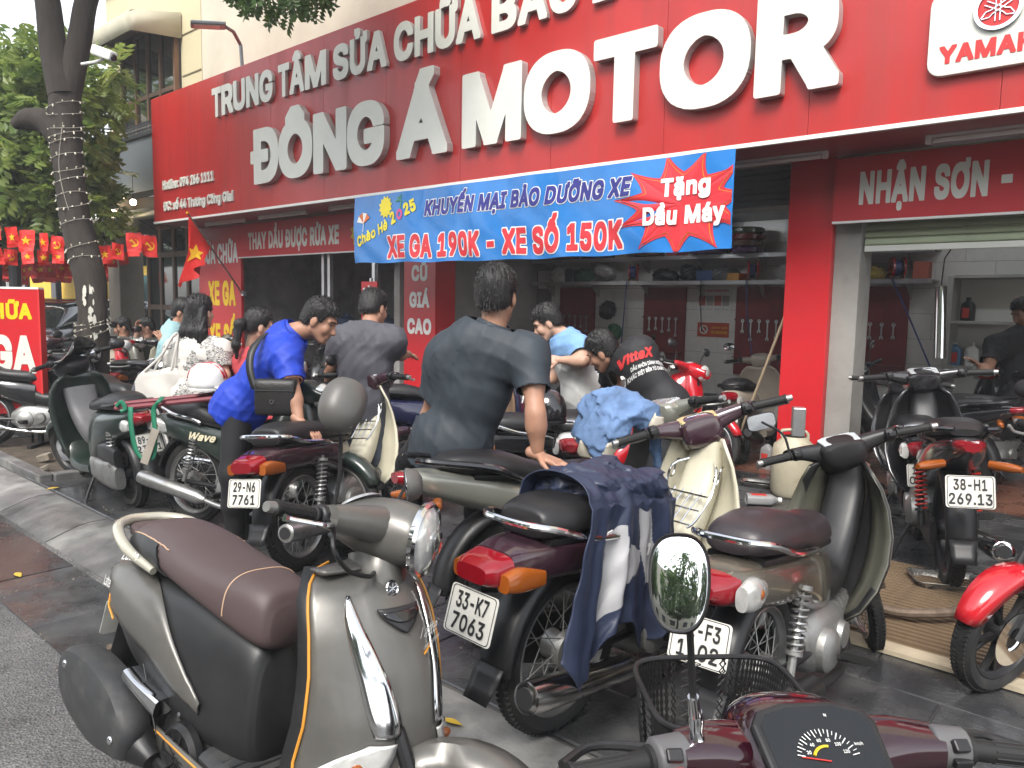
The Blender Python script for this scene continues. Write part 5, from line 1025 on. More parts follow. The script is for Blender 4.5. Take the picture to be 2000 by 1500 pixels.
underbone('white and red motorbike being repaired in front of the light blue worker', (-2.95, 4.0, 0), RAD(122), P_WHT, M_BLK, style='wave', plate=('17-B2', '232.1'), mirrors=(0, 0), lean=0)
_p = AT_D(1433, 768, 7.1); scooter('beige scooter with plate 528.75 against the tiled back wall', (_p.x+.40*cos(RAD(100)), _p.y+.4*sin(RAD(100)), 0), RAD(100), P_BEIGE, P_BEIGE, plate=('29-B1', '528.75'), mirrors=(1, 0), steer=.1)
underbone('red motorbike behind the bent mechanic in the black shirt', (-4.3, 6.5, 0), RAD(-14), P_RED, style='wave', mirrors=(1, 1), plate=None, steer=.2)
underbone('black motorbike parked along the left red tool board', (-5.6, 7.6, 0), RAD(15), P_BLACK, style='wave', mirrors=(1, 1), plate=None, lean=0)
underbone('black motorbike right behind the red pillar in the right bay', (-1.35, 7.2, 0), RAD(165), P_BLACK, style='sport', wheel='cast', mirrors=(1, 1), plate=None, steer=.3)
underbone('black motorbike standing at the mouth of the right bay', (-1.25, 5.6, 0), RAD(110), P_BLACK, style='wave', mirrors=(0, 0), plate=('18-K1', '040.2'), steer=-.25)
underbone('black motorbike with red tail lamp and plate 15-D1 in the right bay', (-1.35, 7.35, 0), RAD(70), P_BLACK, style='wave', mirrors=(0, 0), plate=('15-D1', '228.9'), lean=0)
underbone('black motorbike with red headlamp cowl beside the man in black', (-.6, 9.2, 0), RAD(200), P_BLACK, head=P_RED, style='dream', mirrors=(0, 0), plate=None)
scooter('night blue scooter with brown inner shield held by the man in grey', (-4.75, 4.1, 0), RAD(62), P_NAVY, inner=mat('brown_inner', (.19, .12, .075), .5), mirrors=(1, 0), plate=None, steer=-.3)
underbone('black motorbike with red leg shield behind the sitting man', (-3.2, 3.75, 0), RAD(60), P_BLACK, P_RED, style='dream', mirrors=(0, 0), plate=None, lean=0)
underbone('motorbike with brown seat parked under the white helmet', (-5.6, 2.95, 0), RAD(60), P_BLACK, seat=M_BRSEAT, style='dream', mirrors=(1, 1), plate=None)
# crowd of bikes further left
for lab, px, py, hd, pc, sh, sty in (('dark motorbike at the very left edge beside the tree pit', -25, 872, 50, P_BLACK, None, 'wave'), ('black motorbike standing under the red standing sign', 75, 815, 190, P_BLACK, None, 'wave'), ('grey motorbike with round mirrors in front of the tree trunk', 150, 800, 25, P_GREY, P_CREAM, 'dream'), ('plum motorbike wedged behind the windscreen scooter', 215, 820, 200, P_DPUR, None, 'wave'), ('black motorbike with cream leg shield left of the tote bag', 265, 835, 130, P_BLACK, P_CREAM, 'dream'), ('black motorbike by the kerb beyond the tree pit', -60, 800, 20, P_BLACK, None, 'wave')):
    p_ = AT_Z(px, py, 0); underbone(lab, (p_.x, p_.y, 0), RAD(hd), pc, sh, style=sty, plate=None, mirrors=(1, 1), steer=random.uniform(-.3, .3))
for k, (lab, x, y, hd, pc, sh, sty) in enumerate([
    ('black motorbike at the far left just behind the windscreen scooter', -7.3, 2.6, 10, P_BLACK, None, 'wave'),
    ('red and white motorbike between the windscreen scooter and the tree', -7.4, 3.5, -10, P_RED, P_WHT, 'dream'),
    ('night blue motorbike with cream leg shield beside the tote bag', -6.7, 3.3, 20, P_NAVY, P_CREAM, 'dream'),
    ('plum motorbike parked left of the woman in the printed shirt', -6.5, 3.9, 150, P_DPUR, P_CREAM, 'dream'),
    ('grey motorbike parked in front of the seated men by the café', -8.2, 4.4, 160, P_GREY, None, 'wave'),
    ('old red motorbike leaning behind the tree trunk', -10.5, 3.4, 20, P_RED, P_CREAM, 'dream'),
    ('dark motorbike in front of the red panel with yellow words', -8.4, 5.2, 100, P_BLACK, None, 'wave')]):
    underbone(lab, (x, y, 0), RAD(hd), pc, sh, style=sty, plate=None, mirrors=(1, 1), steer=random.uniform(-.3, .3))
_p = AT_Z(-60, 1060, -.07); scooter('pale grey scooter whose side just enters at the left edge', (_p.x-1.22, _p.y-.6, -.07), RAD(20), mat('pale_grey_blue', (.3, .32, .33), .3, coat=.4), plate=None, mirrors=(0, 0))

# ------------------------------------------------------------------ people (implicit surfaces)
def _rc(P, a, ra, b, rb):
    a, b = V3(a), V3(b); ba = b-a; L2 = max(1e-9, ba@ba); t = np.clip(((P-a)@ba)/L2, 0, 1)
    return np.linalg.norm(P-a-t[..., None]*ba, axis=-1)-(ra+(rb-ra)*t)
def _el(P, c, r, Rm):
    q = (P-V3(c))@Rm; r = V3(r); k0 = np.linalg.norm(q/r, axis=-1); k1 = np.linalg.norm(q/(r*r), axis=-1); return k0*(k0-1)/np.maximum(k1, 1e-6)
def sdf_mesh(prims, res, k=.03, infl=0, disp=None, cut=None):
    """smooth union of round cones / ellipsoids -> naive surface nets. prims: ('c',a,ra,b,rb) | ('e',c,r,R) with optional sign -1 last"""
    lo, hi = np.full(3, 1e9), np.full(3, -1e9); bbs = []
    for p in prims:
        if p[0] == 'c': A = np.array([V3(p[1])-p[2], V3(p[1])+p[2], V3(p[3])-p[4], V3(p[3])+p[4]])
        else: m = max(p[2]); A = np.array([V3(p[1])-m, V3(p[1])+m])
        bbs.append((A.min(0), A.max(0))); lo = np.minimum(lo, A.min(0)); hi = np.maximum(hi, A.max(0))
    pad = infl+3*res+k; lo = lo-pad; n = np.ceil((hi+pad-lo)/res).astype(int)+1
    D = np.full(n, 1.0, np.float32)
    for p, (a, b) in zip(prims, bbs):
        i0 = np.maximum(0, np.floor((a-lo-pad-k)/res).astype(int)); i1 = np.minimum(n, np.ceil((b-lo+pad+k)/res).astype(int)+1)
        sl = tuple(slice(x, y) for x, y in zip(i0, i1)); G = np.stack(np.meshgrid(*[lo[d]+res*np.arange(i0[d], i1[d]) for d in range(3)], indexing='ij'), -1)
        d = (_rc(G, p[1], p[2], p[3], p[4]) if p[0] == 'c' else _el(G, p[1], p[2], p[3])).astype(np.float32); o = D[sl]
        h = np.maximum(k-np.abs(o-d), 0)/k; D[sl] = np.minimum(o, d)-h*h*k*.25
    if infl or disp or cut:
        m = np.abs(D) < .12; idx = np.argwhere(m); P = lo+idx*res; v = D[m]-infl
        if disp: v = v-disp(P)
        if cut: v = cut(P, v)
        D[m] = v
    S = D < 0; cs = [(0,0,0),(1,0,0),(0,1,0),(1,1,0),(0,0,1),(1,0,1),(0,1,1),(1,1,1)]; sh = np.array(D.shape)-1
    cor = [D[c[0]:c[0]+sh[0], c[1]:c[1]+sh[1], c[2]:c[2]+sh[2]] for c in cs]; cnt = sum((c < 0).astype(np.int8) for c in cor); act = (cnt > 0) & (cnt < 8); idx = np.argwhere(act)
    vals = np.stack([c[act] for c in cor], 1); acc = np.zeros((len(idx), 3)); num = np.zeros(len(idx))
    for i in range(8):
        for ax in range(3):
            j = i | (1 << ax)
            if j == i: continue
            a, b = vals[:, i], vals[:, j]; x = (a < 0) != (b < 0); t = np.where(x, a/np.where(x, a-b, 1), 0)
            pt = np.array(cs[i], float)[None]+t[:, None]*np.eye(3)[ax]; acc += np.where(x[:, None], pt, 0); num += x
    Vt = lo+(idx+acc/num[:, None])*res; vid = np.full(sh, -1, int); vid[act] = np.arange(len(idx)); F = []
    for ax in range(3):
        u, w = (ax+1) % 3, (ax+2) % 3; sl0 = [slice(1, -1)]*3; sl0[ax] = slice(0, -1); s1 = list(sl0); s1[ax] = slice(1, None)
        A, Bq = S[tuple(sl0)], S[tuple(s1)]; e = np.argwhere(A != Bq)
        if not len(e): continue
        off = np.ones(3, int); off[ax] = 0; c = e+off; fl = A[tuple(e.T)]
        du, dw = np.zeros(3, int), np.zeros(3, int); du[u] = 1; dw[w] = 1
        ok = np.all(c < sh, 1); c, fl = c[ok], fl[ok]
        q = np.stack([vid[tuple((c-du-dw).T)], vid[tuple((c-dw).T)], vid[tuple(c.T)], vid[tuple((c-du).T)]], 1); q[~fl] = q[~fl][:, ::-1]; F.append(q)
    F = np.vstack(F); F = F[(F >= 0).all(1)]; return Vt, F
def join_meshes(parts):
    V, F, o = [], [], 0
    for v, f in parts: V.append(v); F.append(f+o); o += len(v)
    return np.vstack(V), np.vstack(F)
def np_obj(name, V, F, m, parent, solid=0, origin=(0,0,0), cutf=None):
    if cutf is not None:
        c = V[F].mean(1); F = F[cutf(c)]
    me = bpy.data.meshes.new(name); me.from_pydata((V-V3(origin)).tolist(), [], F.tolist()); me.materials.append(m); me.shade_smooth(); me.update()
    o = bpy.data.objects.new(name, me); COL.objects.link(o); o.parent = parent
    sm = o.modifiers.new('sm', 'SMOOTH'); sm.factor = .5; sm.iterations = 3
    if solid: md = o.modifiers.new('s', 'SOLIDIFY'); md.thickness = solid; md.offset = 1
    return o
def wrinkle(seed, amp, freq, stretch=(1, 1, 1)):
    """narrow cloth creases running in a few directions, fading in and out"""
    rg = np.random.default_rng(seed); K = rg.normal(size=(7, 3))*V3(.7, .7, 1.3); K = K/np.linalg.norm(K, axis=1)[:, None]*freq*rg.uniform(.7, 1.5, (7, 1)); ph = rg.uniform(0, 6.28, 7); Q = rg.normal(size=(7, 3))*5
    def f(P):
        q = P+.025*np.sin(P[:, [1, 2, 0]]*11+seed)+.012*np.sin(P[:, [2, 0, 1]]*27+seed*2); s = np.zeros(len(P))
        for i in range(7): s += (1-np.abs(np.sin(q@K[i]+ph[i])))**2.5*np.clip(.5+np.sin(P@Q[i]+ph[i]*3)*1.1, 0, 1.4)
        return amp*(s*.55-.35)
    return f
SKIN = mat('skin', (.40, .225, .15), .5, var=.10, vs=18, bump=.06, bs=160, sss=.05); SKIN2 = mat('skin_tan', (.33, .175, .115), .5, var=.10, vs=18, bump=.06, bs=160, sss=.05); SKIN3 = mat('skin_light', (.46, .28, .20), .5, var=.08, vs=18, sss=.05)
HAIR = mat('black_hair', (.010, .009, .009), .38, var=.3, vs=60, bump=.6, bs=180, stretch=(1, 1, .25)); EYE = mat('eye_dark', (.02, .012, .01), .15)
def hand_prims(w, d, nrm, curl=.5, side=1, s=1.0):
    """w wrist, d direction of the hand, nrm palm-down normal (towards the held surface), side +1: thumb on the +(d x nrm) side"""
    w, d, nrm = V3(w), unit(d), V3(nrm); nrm = unit(nrm-d*(d@nrm)); l = np.cross(d, nrm)*side; pr = []
    pr.append(('c', w-d*.03*s, .026*s, w+d*.012*s, .025*s))
    for t in (-.028, -.009, .010, .028): pr.append(('c', w+d*.012*s+l*t*.6*s, .014*s, w+d*.088*s+l*t*s*1.05, .012*s))
    for t, L in ((-.031, .062), (-.011, .078), (.011, .074), (.030, .066)):
        p = w+d*.09*s+l*t*s*1.08; dd = d+l*t*2.2
        for q in range(3):
            a = curl*(.35+.55*q); nd = unit(dd*cos(a)+nrm*sin(a)); e = p+nd*L*s*(.45, .31, .24)[q]; pr.append(('c', p, (.0098, .0088, .0078)[q]*s, e, (.0088, .0078, .0068)[q]*s)); p = e
    p = w+d*.025*s+l*.026*s; dd = unit(d*.75+l*.75+nrm*.25); e = p+dd*.042*s; pr.append(('c', p, .014*s, e, .011*s)); e2 = e+unit(d*.9+l*.3+nrm*.35)*.034*s; pr.append(('c', e, .0105*s, e2, .0085*s))
    return pr
def head_parts(c, f, u, s=1.0):
    f = unit(f); u = V3(u); u = unit(u-f*(f@u)); r = np.cross(f, u); Rm = np.stack([r, f, u], 1); c = V3(c)
    W = lambda x, y, z: c+Rm@(V3(x, y, z)*s); e = lambda p, q: ('e', W(*p), V3(q)*s, Rm); k = lambda a, ra, b, rb: ('c', W(*a), ra*s, W(*b), rb*s)
    pr = [e((0, -.012, .045), (.075, .096, .082)), e((0, .022, -.02), (.062, .074, .088)), k((0, .052, -.085), .032, (0, .074, -.098), .02)]
    for q in (1, -1): pr += [k((q*.05, 0, -.05), .022, (q*.02, .064, -.094), .02), e((q*.036, .066, -.02), (.026, .024, .03)), e((q*.078, -.008, -.008), (.010, .022, .033)), k((q*.012, .088, .036), .012, (q*.045, .072, .034), .011)]
    pr += [k((0, .088, .018), .009, (0, .114, -.026), .012), k((-.012, .098, -.032), .009, (.012, .098, -.032), .009), k((-.02, .088, -.058), .008, (.02, .088, -.058), .008), k((-.016, .086, -.068), .008, (.016, .086, -.068), .008)]
    return pr, W, Rm
def person(label, J, head, skin, shirt, pants, hair='short', res=.011, shirt_kw=None, group='people at the shop', collar=None, cuff=None, bulk=1.0, hands=None, sleeve=.55, seed=1, shirt_len=.10, shoes=None, eyes=True, hair_m=None, head_s=1.0, wr=.0065):
    """J: world points N neck base, H hip centre, LS RS shoulders, LE RE elbows, LW RW wrists, LH RH hips, LK RK knees, LA RA ankles. head=(centre, facing, up)"""
    J = {k: V3(v) for k, v in J.items()}; feet = (J['LA']+J['RA'])/2; org = V3(feet[0], feet[1], 0); root = thing('person', label, 'person', tuple(org), group=group)
    N, H = J['N'], J['H']; a = unit(J['RS']-J['LS']); s = unit(N-H); a = unit(a-s*(a@s)); fw = np.cross(s, a); Rt = np.stack([a, fw, s], 1); L = np.linalg.norm(N-H); bk = bulk
    if 'LH' not in J: J['LH'] = H-a*.095; J['RH'] = H+a*.095
    tor = [('e', N*.66+H*.34, V3(.165*bk, .108*bk, L*.36), Rt), ('e', N*.36+H*.64, V3(.162*bk, .108*bk, L*.36), Rt), ('e', H+s*.02, V3(.16*bk, .112*bk, .12), Rt), ('c', N-s*.02-a*.03, .055, J['LS']-s*.01, .056*bk), ('c', N-s*.02+a*.03, .055, J['RS']-s*.01, .056*bk), ('c', N-s*.09-a*.06, .09*bk, J['LS']-s*.05+a*.04, .065*bk), ('c', N-s*.09+a*.06, .09*bk, J['RS']-s*.05-a*.04, .065*bk)]
    up = []; fore = []
    for q in 'LR':
        S_, E_, W_ = J[q+'S'], J[q+'E'], J[q+'W']; up += [('c', S_, .056*bk, S_*.5+E_*.5, .050*bk), ('c', S_*.5+E_*.5, .047*bk, E_, .039*bk)]; m = E_*.7+W_*.3; fore += [('c', E_, .039*bk, m, .041*bk), ('c', m, .041*bk, W_, .026*bk)]
    hp, Wd, Rm = head_parts(head[0], head[1], head[2], head_s); neck = [('c', Wd(0, -.018, -.05), .054*bk**.5, N+s*.0, .060*bk**.5)]
    legs = []
    for q in 'LR': legs += [('c', J[q+'H'], .082*bk, J[q+'K'], .055*bk), ('c', J[q+'K'], .055*bk, J[q+'K']*.55+J[q+'A']*.45, .054*bk), ('c', J[q+'K']*.55+J[q+'A']*.45, .052*bk, J[q+'A'], .036)]
    sh = lambda P, k: [(('e', p[1], p[2]*k, p[3]) if p[0] == 'e' else ('c', p[1], p[2]*k, p[3], p[4]*k)) for p in P]
    parts = [sdf_mesh(sh(tor, .88)+up+fore+sh(legs, .9), max(res, .012), .03), sdf_mesh(hp+neck, .0065 if res < .011 else .009, .016)]
    hpz = []
    for q in 'LR':
        W_, E_ = J[q+'W'], J[q+'E']; hd = (hands or {}).get(q); d = unit(W_-E_)
        if hd is None: hd = (d, V3(0, 0, -1)+a*(.3 if q == 'L' else -.3), .6)
        hpz = hand_prims(W_, hd[0], hd[1], hd[2], 1 if q == 'L' else -1, s=(hd[3] if len(hd) > 3 else 1.0)); parts.append(sdf_mesh(hpz, .0046 if res < .011 else .007, .006))
    Vb, Fb = join_meshes(parts); np_obj('body', Vb, Fb, skin, root, origin=org)
    # shirt
    kw = shirt_kw or {}; sl_end = {q: J[q+'S']*(1-sleeve)+J[q+'E']*sleeve for q in 'LR'}; sp = list(tor)+[('c', H-s*.0-a*.03, .125*bk, H-s*(shirt_len+.05)-a*.035, .120*bk), ('c', H+a*.03, .125*bk, H-s*(shirt_len+.05)+a*.035, .120*bk)]
    sp = [p if p[0] == 'c' else ('e', p[1], p[2]*V3(1, 1, 1), p[3]) for p in sp]
    if kw.get('nohem'): sp = list(tor)
    for q in 'LR':
        d = unit(J[q+'E']-J[q+'S']); sp += [('c', J[q+'S'], .058*bk, sl_end[q]+d*.04, (.058 if sleeve < .8 else .045)*bk)]
        if sleeve >= .95: sp += [('c', J[q+'E'], .045*bk, J[q+'W'], .033*bk)]
    Vs, Fs = sdf_mesh(sp, res, .075, .011, wrinkle(seed, wr, 40))
    hemdir = -s; hemP = H-s*shirt_len; npn = unit(s*1.0+unit(V3(head[0])-N)*.4)
    def keep(c):
        k = ((c-hemP)@hemdir) < 0 if not kw.get('nohem') else np.ones(len(c), bool)
        k &= ~((((c-(N+npn*.026))@npn) > 0) & (np.linalg.norm(c-N, axis=1) < .13))
        if sleeve < .95:
            for q in 'LR':
                d = unit(J[q+'E']-J[q+'S']); k &= ~((((c-sl_end[q])@d) > 0) & (np.linalg.norm(c-sl_end[q], axis=1) < .13))
        return k
    so = np_obj('shirt', Vs, Fs, shirt, root, .004, org, keep)
    if collar:
        b = MB(); ring = lambda r1, h, lean: [N+npn*h+a*r1*cos(t)*1.0+np.cross(npn, a)*r1*sin(t)*1.02 for t in np.linspace(0, 2*pi, 28, endpoint=False)]
        b.grid([ring(.074*bk**.5, -.012, 0), ring(.067*bk**.5, .022, 0), ring(.069*bk**.5, .036, 0), ring(.076*bk**.5, .028, 0), ring(.088*bk**.5, -.006, 0)], closed_v=True)
        o = b.build('collar', collar, root, 60, solid=.003); o.matrix_basis = Matrix.Translation(-Vector(org))
    if cuff:
        for q in 'LR':
            d = unit(J[q+'E']-J[q+'S']); b = MB(); b.lathe([(.062*bk, -.012), (.064*bk, .0), (.060*bk, .004), (.056*bk, -.012)], sl_end[q], d, 24); o = b.build('sleeve_cuff', cuff, root, 50); o.matrix_basis = Matrix.Translation(-Vector(org))
    # trousers and shoes
    lp = [('e', H+s*.0, V3(.152*bk, .112*bk, .12), Rt)]+[('c', p[1], p[2]*1.06, p[3], p[4]*(1.25 if p[4] < .04 else 1.1)) for p in legs]
    Vp, Fp = sdf_mesh(lp, max(res, .011), .04, .008, wrinkle(seed+5, .006, 26)); np_obj('trousers', Vp, Fp, pants, root, 0, org)
    for q in 'LR':
        A, K_ = J[q+'A'], J[q+'K']; d = unit(V3(fw[0], fw[1], 0)); pr = [('c', A-V3(0, 0, .03)-d*.04, .036, A-V3(0, 0, .045)+d*.10, .034), ('c', A-V3(0, 0, .045)+d*.06, .038, A-V3(0, 0, .05)+d*.17, .028)]; Vq, Fq = sdf_mesh(pr, .011, .02); np_obj('shoe', Vq, Fq, shoes or M_BLK, root, 0, org)
    # hair and eyes
    hm = hair_m or HAIR
    if hair:
        hpz = [('e', Wd(0, -.014, .052), V3(.080, .100, .086)*head_s, Rm), ('e', Wd(0, -.045, .0), V3(.072, .066, .080)*head_s, Rm)]
        ci = V3(head[0])
        def hdisp(P):
            q = ((P-ci)@Rm)/head_s; th = np.arctan2(q[:, 0], q[:, 1]+.02); top = np.clip((q[:, 2]-.06)/.07, 0, 1)
            return (.006+.004*np.sin(th*37+q[:, 2]*60)*(.3+top)+.006*top*(1+np.sin(q[:, 0]*170+q[:, 1]*40)*np.sin(q[:, 1]*120)))*head_s
        def hcut(P, v):
            q = ((P-ci)@Rm)/head_s; face = np.minimum(q[:, 1]-.030-.35*np.clip(q[:, 2]-.0, -.02, .2), .062+.10*q[:, 1]-q[:, 2]+.0)    # in front of temples and under the fringe
            low = -.012-.5*np.clip(-q[:, 1]-.01, 0, .06)*1.25-q[:, 2]-(0 if hair != 'long' else 1); 
            ear = .03-np.linalg.norm((q-np.stack([np.sign(q[:, 0])*.08, q[:, 1]*0-.002, q[:, 2]*0-.012], 1))*V3(.6, 1, .9), axis=1)
            return np.maximum(np.maximum(v, face), np.maximum(low, ear if hair != 'long' else -1))
        parts = [sdf_mesh(hpz, .006 if res < .011 else .008, .02, 0, hdisp, hcut)]
        if hair == 'long':
            hb = [('c', Wd(x, -.05, .03), .045, Wd(x*1.5, -.085, -.14), .045) for x in (-.045, 0, .045)]+[('c', Wd(x*1.5, -.085, -.14), .042, Wd(x*1.8, -.10, -.37), .026) for x in (-.045, 0, .045)]
            parts.append(sdf_mesh(hb, .008, .03, 0, lambda P: .004*np.sin((P@Rm[:, 0])*260+np.sin((P@Rm[:, 2])*12)*2)))
        if hair == 'pony':
            hb = [('c', Wd(0, -.10, .03), .030, Wd(.02, -.15, .0), .034), ('c', Wd(.02, -.15, 0), .034, Wd(.03, -.15, -.16), .026), ('c', Wd(.03, -.15, -.16), .026, Wd(.03, -.13, -.25), .010)]
            parts.append(sdf_mesh(hb, .008, .03, 0, lambda P: .003*np.sin((P@Rm[:, 0])*300)))
        Vh, Fh = join_meshes(parts); rg = np.random.default_rng(seed); fc = Fh[rg.integers(0, len(Fh), 1500 if res < .012 else 700)]; pc = Vh[fc].mean(1); nr = np.cross(Vh[fc[:, 1]]-Vh[fc[:, 0]], Vh[fc[:, 2]]-Vh[fc[:, 0]]); nr /= np.maximum(np.linalg.norm(nr, axis=1), 1e-9)[:, None]
        hl = ((pc-ci)@Rm)/head_s; topw = np.clip((hl[:, 2]-.03)/.08, 0, 1)[:, None]; dr = nr*(.35+.5*topw)-Rm[:, 2]*(1-topw)*.8+Rm[:, 1]*topw*.5*(1 if hair == 'short' else .1)+rg.normal(size=nr.shape)*.25; dr /= np.linalg.norm(dr, axis=1)[:, None]; sdv = np.cross(dr, nr); sdv /= np.maximum(np.linalg.norm(sdv, axis=1), 1e-9)[:, None]; ln = rg.uniform(.010, .024, (len(pc), 1))*head_s*(1 if hair == 'short' else 1.6)   # loose tufts break the smooth outline
        tv = np.stack([pc-sdv*.0022-nr*.002, pc+sdv*.0022-nr*.002, pc+dr*ln*.6+sdv*.0012+nr*.002, pc+dr*ln], 1).reshape(-1, 3); Fh = np.vstack([Fh, np.arange(len(tv)).reshape(-1, 4)+len(Vh)]); Vh = np.vstack([Vh, tv]); np_obj('hair', Vh, Fh, hm, root, 0, org).modifiers['sm'].iterations = 1
    if eyes:
        for q in (1, -1):
            b = MB(); b.ell(Wd(q*.031, .0805, .013)-org, V3(.011, .007, .006)*head_s, rot=Matrix(Rm.tolist()).to_euler()); b.build('eye', EYE, root)
            b = MB(); b.tube([Wd(q*.014, .098, .034)-org, Wd(q*.032, .0945, .041)-org, Wd(q*.052, .078, .036)-org], .0042*head_s, 6); b.build('eyebrow', HAIR, root)
    return root, dict(N=N, H=H, a=a, fw=fw, s=s, org=org, shirt=so, npn=npn)
def D3(x, y, d): return V3(AT_D(x, y, d)[:])
CF = V3(_f.x, _f.y, 0); CF = unit(CF); CR = V3(CF[1], -CF[0], 0); UP = V3(0, 0, 1)   # camera-ish horizontal directions, used only to describe facings
M_DTEAL = mat('dark_teal_knit', (.022, .030, .039), .62, var=.12, vs=6, bump=.1, bs=500); M_DENIMK = mat('dark_trousers', (.009, .009, .011), .75, var=.2); M_BLUEP = mat('royal_blue_pique', (.006, .035, .36), .6, var=.1, vs=5, bump=.12, bs=600)
M_PEACH = mat('peach_cuff', (.6, .28, .2), .7); M_GREYP2 = mat('slate_polo', (.06, .06, .072), .7, var=.12, bump=.1, bs=500); M_BLKSH = mat('black_work_shirt', (.011, .011, .013), .7, var=.2, bump=.1, bs=500); M_GRTR = mat('grey_trousers', (.17, .17, .18), .8, var=.12); M_KHTR = mat('worn_jeans', (.05, .06, .085), .8, var=.3)
def printed(name, base, ink, scale, thr):
    m = mat(name, base, .75, var=.06); N, L = m.node_tree.nodes, m.node_tree.links; B = N['Principled BSDF']; tc = N.new('ShaderNodeTexCoord')
    n = N.new('ShaderNodeTexNoise'); n.inputs['Scale'].default_value = scale; n.inputs['Detail'].default_value = 2; n.inputs['Distortion'].default_value = 2.5; mp = N.new('ShaderNodeMapping'); mp.inputs['Scale'].default_value = (1, 1, 2.6); L.new(tc.outputs['Object'], mp.inputs[0]); L.new(mp.outputs[0], n.inputs[0])
    n2 = N.new('ShaderNodeTexNoise'); n2.inputs['Scale'].default_value = scale*.25; L.new(tc.outputs['Object'], n2.inputs[0])
    a = N.new('ShaderNodeMath'); a.operation = 'SUBTRACT'; a.inputs[1].default_value = .5; L.new(n.outputs[0], a.inputs[0]); ab = N.new('ShaderNodeMath'); ab.operation = 'ABSOLUTE'; L.new(a.outputs[0], ab.inputs[0])
    c = N.new('ShaderNodeMath'); c.operation = 'LESS_THAN'; c.inputs[1].default_value = thr; L.new(ab.outputs[0], c.inputs[0]); g = N.new('ShaderNodeMath'); g.operation = 'GREATER_THAN'; g.inputs[1].default_value = .47; L.new(n2.outputs[0], g.inputs[0])
    mu = N.new('ShaderNodeMath'); mu.operation = 'MULTIPLY'; L.new(c.outputs[0], mu.inputs[0]); L.new(g.outputs[0], mu.inputs[1])
    mx = N.new('ShaderNodeMix'); mx.data_type = 'RGBA'; L.new(mu.outputs[0], mx.inputs[0]); src = B.inputs['Base Color'].links[0].from_socket; L.new(src, mx.inputs[6]); mx.inputs[7].default_value = (*ink, 1); L.new(mx.outputs[2], B.inputs['Base Color']); return m
M_PRINT = printed('printed_white_cloth', (.58, .56, .52), (.03, .03, .035), 22, .06)
def two_tone(name, top, bot, zcut):
    m = mat(name, top, .75, var=.08); N, L = m.node_tree.nodes, m.node_tree.links; B = N['Principled BSDF']; g = N.new('ShaderNodeNewGeometry'); sx = N.new('ShaderNodeSeparateXYZ'); L.new(g.outputs['Position'], sx.inputs[0])
    c = N.new('ShaderNodeMath'); c.operation = 'LESS_THAN'; c.inputs[1].default_value = zcut; L.new(sx.outputs[2], c.inputs[0]); mx = N.new('ShaderNodeMix'); mx.data_type = 'RGBA'; L.new(c.outputs[0], mx.inputs[0]); L.new(B.inputs['Base Color'].links[0].from_socket, mx.inputs[6]); mx.inputs[7].default_value = (*bot, 1); L.new(mx.outputs[2], B.inputs['Base Color']); return m
def Jp(d):   # joints given as (x, y, depth)
    return {k: D3(*v) for k, v in d.items()}
# man in dark polo sitting on the silver olive bike, back to us
J = Jp(dict(N=(962, 645, 3.3), H=(880, 868, 3.42), LS=(872, 692, 3.36), RS=(1036, 690, 3.24), LE=(838, 815, 3.5), RE=(1046, 808, 3.14), LW=(880, 860, 3.75), RW=(1050, 888, 3.17), LK=(800, 905, 3.95), RK=(935, 905, 3.95), LA=(800, 1000, 4.2), RA=(930, 1010, 4.2)))
J['LA'][2] = J['RA'][2] = .08
_, CM = person('man in dark polo sitting on the silver bike with his back to us', J, (D3(970, 582, 3.30), CF+CR*.25, UP+CF*.08), SKIN2, M_DTEAL, M_DENIMK, res=.009, collar=M_DTEAL, sleeve=.62, seed=3, hands={'R': (unit(D3(1092, 906, 3.13)-D3(1050, 888, 3.17)), -UP, .35)}, shirt_len=.12, bulk=.99, wr=.0048)
# man in the royal blue polo bending over, right side towards us
J = Jp(dict(N=(572, 650, 4.62), H=(470, 792, 4.72), LS=(552, 680, 4.85), RS=(560, 695, 4.45), LE=(585, 770, 4.85), RE=(572, 765, 4.36), LW=(600, 830, 4.75), RW=(585, 822, 4.30), LK=(475, 920, 4.85), RK=(452, 925, 4.6), LA=(490, 1045, 4.9), RA=(462, 1052, 4.7)))
_, BM = person('man in royal blue polo with a black shoulder bag leaning on the bike seat', J, (D3(624, 628, 4.6), CR*1.0-UP*.5-CF*.1, UP+CR*.45), SKIN2, M_BLUEP, M_DENIMK, res=.009, collar=M_BLUEP, cuff=M_PEACH, sleeve=.72, seed=8, hands={'R': (unit(D3(618, 848, 4.28)-D3(585, 822, 4.30)), -UP, .55, 1.05)}, shirt_len=.10, wr=.007, bulk=1.04)
# woman in printed shirt, seated, back to us
J = Jp(dict(N=(388, 660, 5.85), H=(372, 775, 5.9), LS=(343, 680, 5.9), RS=(432, 682, 5.8), LE=(333, 740, 6.0), RE=(440, 735, 5.75), LW=(350, 745, 6.3), RW=(430, 715, 6.0), LK=(330, 800, 6.4), RK=(400, 800, 6.4), LA=(330, 880, 6.4), RA=(400, 880, 6.4)))
person('woman with long black hair in a white printed shirt seated with her back to us', J, (D3(392, 612, 5.85), CF+CR*.3, UP), SKIN3, M_PRINT, M_DENIMK, hair='long', res=.010, sleeve=.7, seed=12, wr=.0035, shirt_len=.06, bulk=.98)
